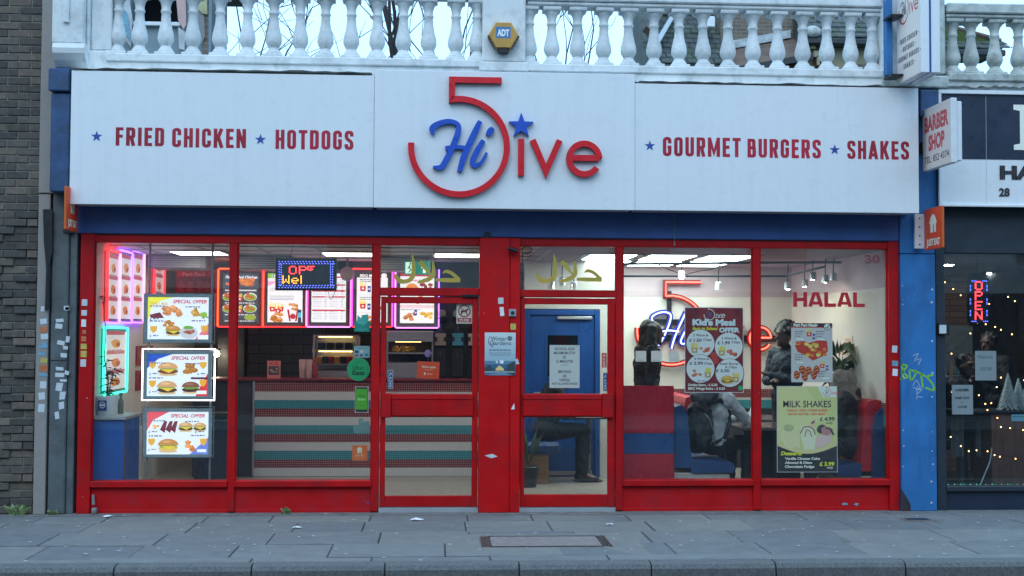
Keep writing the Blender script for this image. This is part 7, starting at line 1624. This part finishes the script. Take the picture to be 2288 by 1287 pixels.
m = MB(); slates(m, xa, xb, Yh, ze, Yh+1.3, ze+.75, 6, .30, 5, slope); m.build('roof', MAT['slate'], t)['kind'] = 'stuff'
MB().prism([(xa, ze-.02), (xb-.1, ze-.02), (xb, ze+.12), (xb-.1, ze+.24), (xa, ze+.62)], 'xz', Yh+.4, Yh+1.2).build('roof_body', MAT['moss'], t); MB().tube([(xa, Yh+.45, ze+.66), (xb-.05, Yh+.4, ze+.26)], .05, 6).build('hip_tile', MAT['clay_ridge'], t)
# set back flat behind the console pilaster
Y = 3.0; t = thing('set_back_flat', 'grey flat set back behind the balustrade with a dark open window', 'building'); xa, xb = SX(255, Y, 60), SX(466, Y, 60); w0, w1 = SX(292, Y, 30), SX(400, Y, 30); zs = SZ(53, Y, 345)
BX('lower_wall', MAT['render_teal'], t, xa, xb, Y, Y+.2, 3.68, zs); BX('side_wall', MAT['render_teal'], t, xa, w0, Y+.001, Y+.2, zs+.001, 6.4); BX('side_wall', MAT['render_teal'], t, w1, xb, Y+.001, Y+.2, zs+.001, 6.4); BX('dark_room', MAT['dark_wall'], t, xa, xb, Y+1.2, Y+1.3, 3.68, 6.4); BX('roof', MAT['slate'], t, xa-.1, xb, Y-.1, Y+3, 6.41, 6.6); BX('far_side', MAT['dark_wall'], t, xa, xa+.05, Y+.21, Y+1.2, 3.68, 6.4); BX('near_side', MAT['dark_wall'], t, xb-.05, xb, Y+.21, Y+1.2, 3.68, 6.4)
BX('window_sill', MAT['plastic_white'], t, w0-.03, w1+.03, Y-.06, Y-.001, zs-.035, zs+.012, .006); BX('brick_quoin', MAT['far_bricks'], t, xb-.06, xb+.002, Y-.03, Y-.001, 3.68, 6.4)
def slant(nm, pts, mat, y0, th=.012): MB().prism([S(a, b, y0) for a, b in pts], 'xz', y0, y0+th).build(nm, MAT[mat], t)
slant('pale_curtain', [(266, -20), (287, -20), (296, 45), (292, 105), (270, 75)], 'curtain_pale', Y-.10); slant('blue_stripe', [(277, 20), (284, 30), (292, 80), (288, 92), (272, 60)], 'sticker_blue', Y-.115); slant('pink_panel', [(392, -20), (414, -20), (416, 55), (410, 66), (398, 45)], 'bottle_pink', Y-.08); slant('white_sheet', [(398, 60), (413, 70), (412, 112), (400, 108)], 'curtain_pale', Y-.06); slant('faded_yellow_poster', [(437, -20), (462, -20), (463, 32), (452, 30), (440, 18)], 'poster_faded', Y-.07); slant('grey_tarpaulin', [(440, 22), (456, 34), (458, 80), (450, 100), (444, 70)], 'duct_grey', Y-.05)
# terrace across the road, seen only as reflections in the panes
t = thing('opposite_terrace', 'grey rendered terrace across the road mirrored faintly in the panes', 'building'); y0 = -18.0
BX('shop_floor', MAT['dark_frame'], t, -45, 45, y0-8, y0-.02, -.12, 2.79); BX('upper_wall', MAT['terrace_render'], t, -45, 45, y0-8, y0, 2.8, 9.3); BX('roof', MAT['slate'], t, -45, 45, y0-8.2, y0+.2, 9.31, 9.7)
wm_ = None
for i in range(24):
    for z in (.8, 3.6, 6.4):
        if wm_ is None: o = MB().box(0, 1.5, 0, .06, 0, 1.7).build('window', MAT['smoked_glass'], t); wm_ = o.data
        else: o = link(bpy.data.objects.new('window', wm_), t)
        o.location = (-40+i*3.4, y0+.002, z)
# ------------------------------------------------------------------ people
def V3(p): return Vector(p)
class Fig:
    """collects limbs and masses, then fuses them into one continuous skin"""
    def __init__(s): s.m = MB()
    def cap(s, a, b, ra, rb, n=10):
        a, b = V3(a), V3(b); s.m.tube([a, b], [ra, rb], n); s.m.ell(a, (ra,)*3, n=n, m=6); s.m.ell(b, (rb,)*3, n=n, m=6); return s
    def chain(s, pts, rs):
        for i in range(len(pts)-1): s.cap(pts[i], pts[i+1], rs[i], rs[i+1])
        return s
    def ell(s, c, r, rot=None): s.m.ell(c, r, rot, 14, 9); return s
    def fuse(s, name, mat, parent, voxel=.012, sm=4, fold=0.0):
        me = bpy.data.meshes.new(name); me.from_pydata(s.m.v, [], s.m.f); o = bpy.data.objects.new(name, me); COL.objects.link(o)
        bm = bmesh.new(); bm.from_mesh(me); bmesh.ops.recalc_face_normals(bm, faces=bm.faces); bm.to_mesh(me); bm.free()
        r = o.modifiers.new('r', 'REMESH'); r.mode = 'VOXEL'; r.voxel_size = voxel; r.use_smooth_shade = True
        k = o.modifiers.new('s', 'SMOOTH'); k.factor = .5; k.iterations = sm
        if fold:
            if 'folds' not in bpy.data.textures: tx_ = bpy.data.textures.new('folds', 'CLOUDS'); tx_.noise_scale = .07; tx_.noise_depth = 2
            q = o.modifiers.new('d', 'DISPLACE'); q.texture = bpy.data.textures['folds']; q.strength = fold; q.mid_level = .5; q.texture_coords = 'LOCAL'
        dg = bpy.context.evaluated_depsgraph_get(); dg.update(); n = bpy.data.meshes.new_from_object(o.evaluated_get(dg))
        COL.objects.unlink(o); bpy.data.objects.remove(o); n.name = name; n.materials.clear(); n.materials.append(mat)
        n.polygons.foreach_set('use_smooth', [True]*len(n.polygons)); return link(bpy.data.objects.new(name, n), parent)
def head_prims(f, c, ax, s=1.0):
    """head with face; ax = unit vector the face looks along (horizontal)"""
    c = V3(c); ax = V3(ax).normalized(); sd = Vector((-ax.y, ax.x, 0)); u = Vector((0, 0, 1)); rot = Matrix((ax, sd, u)).transposed()
    f.ell(c+u*.015*s, (.098*s, .077*s, .112*s), rot); f.ell(c+ax*.025*s-u*.055*s, (.068*s, .058*s, .068*s), rot)
    f.cap(c+ax*.094*s+u*.005*s, c+ax*.116*s-u*.030*s, .010*s, .015*s)             # nose
    f.ell(c+ax*.085*s-u*.062*s, (.016*s, .026*s, .008*s), rot); f.ell(c+ax*.083*s-u*.076*s, (.015*s, .022*s, .008*s), rot)   # lips
    f.ell(c+ax*.078*s-u*.105*s, (.022*s, .025*s, .018*s), rot)                       # chin
    f.cap(c+ax*.088*s+sd*.05*s+u*.036*s, c+ax*.096*s+sd*.012*s+u*.036*s, .009*s, .009*s); f.cap(c+ax*.088*s-sd*.05*s+u*.036*s, c+ax*.096*s-sd*.012*s+u*.036*s, .009*s, .009*s)   # brows
    for k in (-1, 1): f.ell(c+sd*k*.078*s-ax*.005*s-u*.005*s, (.018*s, .010*s, .030*s), rot)
def eyes(parent, c, ax, s=1.0):
    c = V3(c); ax = V3(ax).normalized(); sd = Vector((-ax.y, ax.x, 0)); u = Vector((0, 0, 1)); m = MB()
    for k in (-1, 1): m.ell(c+ax*.083*s+sd*k*.032*s+u*.017*s, (.011*s, .013*s, .009*s), n=10, m=6)
    m.build('eyes', MAT['hair_dark'], parent)
def hand_prims(f, wrist, d, up_, s=1.0, curl=.5):
    """palm, four unequal bent fingers, thumb from the side; d = pointing direction, up_ = back of hand"""
    w, d, n = V3(wrist), V3(d).normalized(), V3(up_).normalized(); sd = d.cross(n).normalized(); n = sd.cross(d)
    f.cap(w, w+d*.03*s, .026*s, .028*s)
    for k in (-1.2, -.4, .4, 1.2): f.cap(w+d*.02*s+sd*k*.014*s, w+d*.085*s+sd*k*.019*s, .015*s, .013*s)
    for k, l in ((-1.2, .060), (-.4, .075), (.4, .080), (1.2, .070)):
        b = w+d*.088*s+sd*k*.019*s; m_ = b+(d*(1-curl*.4)-n*curl*.5)*l*.55*s; e = m_+(d*(1-curl)-n*curl)*l*.5*s; f.cap(b, m_, .0095*s, .0088*s); f.cap(m_, e, .0088*s, .0075*s)
    b = w+d*.028*s+sd*.028*s; m_ = b+(d*.6+sd*.55-n*.2)*.045*s; f.cap(b, m_, .013*s, .011*s); f.cap(m_, m_+(d*.9+sd*.1-n*.3)*.034*s, .011*s, .009*s)
def person(label, loc, rz, J, mats, hair=None, extra=None, face=(1, 0, 0), hs=1.0, coat_len=None, hood=False, hands=True, bulk=1.0, group=None):
    """J: joints facing +x, left = +y.  mats: (skin, top, trousers, shoes, hair)"""
    t = thing('person', label, 'person', loc, rz, group); sk, tp, tr, sh, hr = [MAT[m] for m in mats]; j = {k: V3(v) for k, v in J.items()}
    b = Fig(); pel, wst, cst, nk, hd = j['pelvis'], j['waist'], j['chest'], j['neck'], j['head']
    b.ell(pel, (.115, .155, .12)); b.ell(wst, (.10, .135, .13)); b.ell(cst, (.115, .165, .17)); b.cap(cst+Vector((0, 0, .12)), nk, .07, .052); b.cap(nk, hd-Vector((0, 0, .06)), .052, .05)
    head_prims(b, hd, face, hs)
    c = Fig(); B = bulk
    c.ell(pel+Vector((0, 0, .02)), (.145*B, .185*B, .13)); c.ell(wst, (.13*B, .165*B, .15)); c.ell(cst, (.145*B, .195*B, .19)); c.cap(pel, cst, .13*B, .14*B); c.cap(j['shl'], j['shr'], .085*B, .085*B); c.cap(cst+Vector((0, 0, .13)), nk, .09, .066)
    for s in 'lr':
        S_, E_, W_ = j['sh'+s], j['el'+s], j['wr'+s]
        b.chain([S_, E_, W_], [.05, .04, .027]); c.chain([S_, (S_+E_)/2, E_, (E_+W_)/2, W_+(E_-W_).normalized()*.03], [.078*B, .066*B, .056*B, .050*B, .042*B])
        if hands: d = (W_-E_).normalized(); hand_prims(b, W_, d, Vector((0, 0, 1)) if abs(d.z) < .8 else Vector((1, 0, 0)))
        b.chain([j['hp'+s], j['kn'+s], j['an'+s]], [.082, .055, .04]); b.cap(j['an'+s], j['an'+s]+Vector((.14, 0, -.05)), .035, .028)
    p = Fig(); p.ell(pel, (.135, .175, .13))
    for s in 'lr': p.chain([j['hp'+s], (j['hp'+s]+j['kn'+s])/2, j['kn'+s], (j['kn'+s]+j['an'+s])/2, j['an'+s]+Vector((0, 0, .02))], [.10, .088, .072, .066, .056])
    if coat_len is not None:
        for s in 'lr': c.chain([pel+Vector((0, (.06 if s == 'l' else -.06), 0)), Vector((pel.x-.02, (.09 if s == 'l' else -.09), coat_len))], [.15*B, .17*B])
        c.cap(pel, Vector((pel.x, 0, coat_len)), .16*B, .17*B)
    if extra: extra(b, c, p, j)
    b.fuse('body', sk, t, .011, 3); eyes(t, hd, face, hs); c.fuse('jacket', tp, t, .012, 3, .034); p.fuse('trousers', tr, t, .013, 3, .028)
    f = Fig()
    for s in 'lr': a = j['an'+s]; f.cap(a+Vector((-.03, 0, -.045)), a+Vector((.15, 0, -.055)), .042, .036); f.cap(a+Vector((0, 0, -.01)), a+Vector((.05, 0, -.045)), .046, .04)
    f.fuse('shoes', sh, t, .012, 3)
    if hair: h = Fig(); hair(h, hd, V3(face).normalized()); h.fuse('hood' if hood else 'hair', hr, t, .010, 2, .03)
    return t
def stand(h=1.75, **kw):
    k = h/1.75; J = dict(pelvis=(0, 0, .97), waist=(0, 0, 1.10), chest=(0, 0, 1.30), neck=(.01, 0, 1.50), head=(.03, 0, 1.63), shl=(0, .175, 1.42), shr=(0, -.175, 1.42), ell=(-.02, .22, 1.14), elr=(-.02, -.22, 1.14), wrl=(.08, .22, .90), wrr=(.08, -.22, .90),
                       hpl=(0, .09, .93), hpr=(0, -.09, .93), knl=(.02, .10, .50), knr=(.02, -.10, .50), anl=(0, .10, .09), anr=(0, -.10, .09)); J.update(kw)
    return {a: (v[0]*k, v[1]*k, v[2]*k) for a, v in J.items()}
def sit(sz=.45, lean=.0, **kw):
    z = sz+.12; J = dict(pelvis=(0, 0, z), waist=(lean*.3, 0, z+.14), chest=(lean*.7, 0, z+.33), neck=(lean*1.1+.02, 0, z+.53), head=(lean*1.3+.05, 0, z+.66), shl=(lean, .175, z+.45), shr=(lean, -.175, z+.45), ell=(lean+.1, .22, z+.18), elr=(lean+.1, -.22, z+.18), wrl=(lean+.33, .12, z+.16), wrr=(lean+.33, -.12, z+.16),
                       hpl=(.02, .09, z-.02), hpr=(.02, -.09, z-.02), knl=(.44, .11, z), knr=(.44, -.11, z), anl=(.42, .11, .09), anr=(.42, -.11, .09)); J.update(kw); return J
def long_hair(h, c, ax):
    u = Vector((0, 0, 1)); h.ell(c-ax*.042+u*.032, (.112, .104, .116)); sd = Vector((-ax.y, ax.x, 0)); g = random.Random(2)
    for i in range(9):
        a = (i/8-.5)*2; b = c-ax*(.085-.05*abs(a))+sd*a*.085; h.chain([b+u*.05, b-ax*.02-u*.10+sd*a*.02, b+ax*g.uniform(-.05, .03)-u*.22+sd*a*.035, b+ax*g.uniform(-.05, .05)-u*g.uniform(.30, .42)+sd*a*.045], [.055, .062, .062, .03])
def short_hair(h, c, ax):
    u = Vector((0, 0, 1)); h.ell(c-ax*.018+u*.042, (.104, .086, .094)); g = random.Random(4); sd = Vector((-ax.y, ax.x, 0))
    for i in range(22): a, e = g.uniform(-2.4, 2.4), g.uniform(.25, 1.3); d = (-ax*math.cos(a)+sd*math.sin(a))*math.cos(e)+u*math.sin(e); q = c-ax*.015+u*.045+Vector((d.x*.095, d.y*.085, d.z*.085)); h.cap(q, q+d*.018, .022, .012)
def bushy_hair(h, c, ax):
    u = Vector((0, 0, 1)); h.ell(c-ax*.045+u*.055, (.118, .115, .105)); g = random.Random(5); sd = Vector((-ax.y, ax.x, 0))
    for i in range(34): a, e = g.uniform(-2.5, 2.5), g.uniform(-.1, 1.4); d = (-ax*math.cos(a)+sd*math.sin(a))*math.cos(e)+u*math.sin(e); q = c-ax*.04+u*.05+Vector((d.x*.108, d.y*.108, d.z*.10)); h.cap(q, q+d*.02, .028, .016)
def hood_up(h, c, ax):
    u = Vector((0, 0, 1)); h.ell(c-ax*.035+u*.02, (.125, .115, .135)); h.cap(c-ax*.05-u*.05, c-ax*.06-u*.16, .115, .13); h.cap(c+ax*.01+u*.06, c+ax*.05-u*.10, .10, .085)
def at_glass(p, q, Y): x, z = S(p, q, Y); return x
# the long haired person in a dark coat, standing side on
person('standing person with long dark hair in a dark hooded coat before the neon sign', (at_glass(1446, 780, 1.25), 1.25, FZ), R(8), stand(1.83, head=(.06, 0, 1.62), neck=(.02, 0, 1.50), elr=(-.03, -.20, 1.13), wrr=(.06, -.19, .90), ell=(-.03, .20, 1.13), wrl=(.06, .19, .90)), ('skin_dark', 'coat_black', 'trouser_black', 'shoe_black', 'hair_dark'), long_hair, lambda b, c, p, j: (c.chain([j['neck']+Vector((-.03, .07, -.05)), j['neck']+Vector((-.09, 0, -.06)), j['neck']+Vector((-.03, -.07, -.05))], [.06, .075, .06])), coat_len=.55, bulk=1.02, hs=1.06)
# the man with folded arms
person('standing man in a dark navy jacket with folded arms behind the posters', (at_glass(1757, 800, 1.45), 1.45, FZ), R(205), stand(1.80, shl=(0, .18, 1.42), ell=(.06, .25, 1.15), wrl=(.22, -.02, 1.22), elr=(.06, -.25, 1.15), wrr=(.20, .04, 1.16)), ('skin_dark', 'coat_navy', 'trouser_black', 'shoe_black', 'hair_dark'), bushy_hair, None, bulk=1.05)
# seated person with backpack
bx, by = at_glass(1590, 960, .98), .98
def pack_hood(b, c, p, j): c.chain([j['neck']+Vector((-.02, .09, -.01)), j['neck']+Vector((-.11, 0, .0)), j['neck']+Vector((-.02, -.09, -.01))], [.05, .07, .05])
person('seated person in a grey top with one arm on the table, wearing the backpack', (bx, by, FZ), R(36), sit(.43, .06, elr=(.33, -.23, .76), wrr=(.52, -.16, .92), ell=(.25, .22, .74), wrl=(.50, .10, .78)), ('skin', 'cloth_grey', 'trouser_black', 'shoe_black', 'hair_dark'), short_hair, pack_hood, bulk=.98)
t = thing('backpack', 'bulky black backpack on the back of the seated person', 'backpack', (bx-.16, by-.13, FZ+.47), R(36))
f = Fig(); f.ell((0, 0, .26), (.125, .165, .27)); f.ell((-.02, 0, .12), (.135, .16, .14)); f.ell((.0, 0, .42), (.11, .145, .11)); f.ell((-.10, 0, .15), (.06, .12, .12)); f.fuse('main_bag', MAT['bag_black'], t, .013, 3, .05)
for s in (-1, 1): f = Fig(); f.chain([(.06, s*.10, .50), (.16, s*.15, .54), (.26, s*.17, .46), (.30, s*.16, .30), (.22, s*.15, .14), (.08, s*.12, .08)], [.022]*6); f.fuse('shoulder_strap', MAT['bag_black'], t, .012, 2)
MB().tube(smooth_path([(-.06, -.13, .40), (-.02, -.165, .33), (.05, -.16, .18), (.09, -.13, .06)], 5), .005, 6).build('zip', MAT['steel'], t); MB().tube(smooth_path([(.02, -.05, .54), (.0, 0, .58), (.02, .05, .54)], 4), .012, 6).build('grab_handle', MAT['bag_black'], t)
f = Fig(); f.chain([(.10, -.12, .60), (.06, 0, .66), (.10, .12, .60)], [.06, .085, .06]); f.ell((.05, 0, .56), (.10, .14, .09)); f.fuse('folded_hood', MAT['hood_grey'], t, .013, 3, .05)
# seated hooded person
person('seated person in a black jacket with brown hood up on the blue bench', (at_glass(1903, 960, .84), .84, FZ), R(158), sit(.42, .05, head=(.10, 0, 1.17), elr=(.18, -.22, .72), wrr=(.36, -.10, .74)), ('skin', 'coat_black', 'trouser_black', 'shoe_black', 'hood_brown'), hood_up, pack_hood, hood=True, bulk=1.18)
f = None
# person on the bench behind the second door
person('seated person in dark clothes leaning forward behind the second door', (at_glass(1218, 1000, 2.25), 2.25, FZ), R(3), sit(.47, .10, head=(.19, 0, 1.17), neck=(.14, 0, 1.07)), ('skin', 'coat_black', 'trouser_black', 'shoe_black', 'hair_dark'), short_hair, None, bulk=1.0)
t = thing('waiting_bench', 'navy cushioned waiting bench on a wooden box behind the second door', 'bench', (at_glass(1195, 1020, 2.2), 2.2, FZ)); BX('box', MAT['wood_box'], t, -.30, .14, -.20, .30, 0, .33, .006); MB().box(-.34, .28, -.24, .32, .335, .47, .045).build('cushion', MAT['vinyl_seat_blue'], t)
m = MB(); g = random.Random(12); t = thing('floor_plant', 'leafy plant beside the waiting bench behind the second door', 'plant', (at_glass(1180, 960, 1.75), 1.75, FZ)); MB().lathe([(.09, 0), (.12, .22), (.11, .23), (.10, .21)], n=16).build('pot', MAT['black_plastic'], t)
for i in range(16):
    a = g.random()*6.28; l = g.uniform(.3, .5); b = Vector((0, 0, .22)); d = Vector((math.cos(a)*.45, math.sin(a)*.3, 1)).normalized(); s_ = Vector((-math.sin(a), math.cos(a), 0))*.022; mm = MB(); mm.add([b, b+d*l*.6+s_, b+d*l*1.1-Vector((0, 0, .06)), b+d*l*.6-s_, b+d*l*.6+Vector((0, 0, .01))], [(0, 1, 4), (1, 2, 4), (2, 3, 4), (3, 0, 4)]); mm.build('leaf', MAT['leaf_dark'], t)
# barber and customer
person('standing barber in black behind the haircut notice', (at_glass(2212, 850, 1.55), 1.55, .02), R(215), stand(1.72, ell=(.10, .24, 1.18), wrl=(.30, .10, 1.25), elr=(.10, -.24, 1.18), wrr=(.32, -.06, 1.22)), ('skin_dark', 'coat_black', 'trouser_black', 'shoe_black', 'hair_dark'), short_hair, None, bulk=1.08)
person('seated customer in a dark cape in the barber chair', (at_glass(2150, 900, 1.45), 1.45, .02), R(-60), sit(.58, .0), ('skin_dark', 'coat_black', 'trouser_black', 'shoe_black', 'hair_dark'), short_hair, None, bulk=1.2)
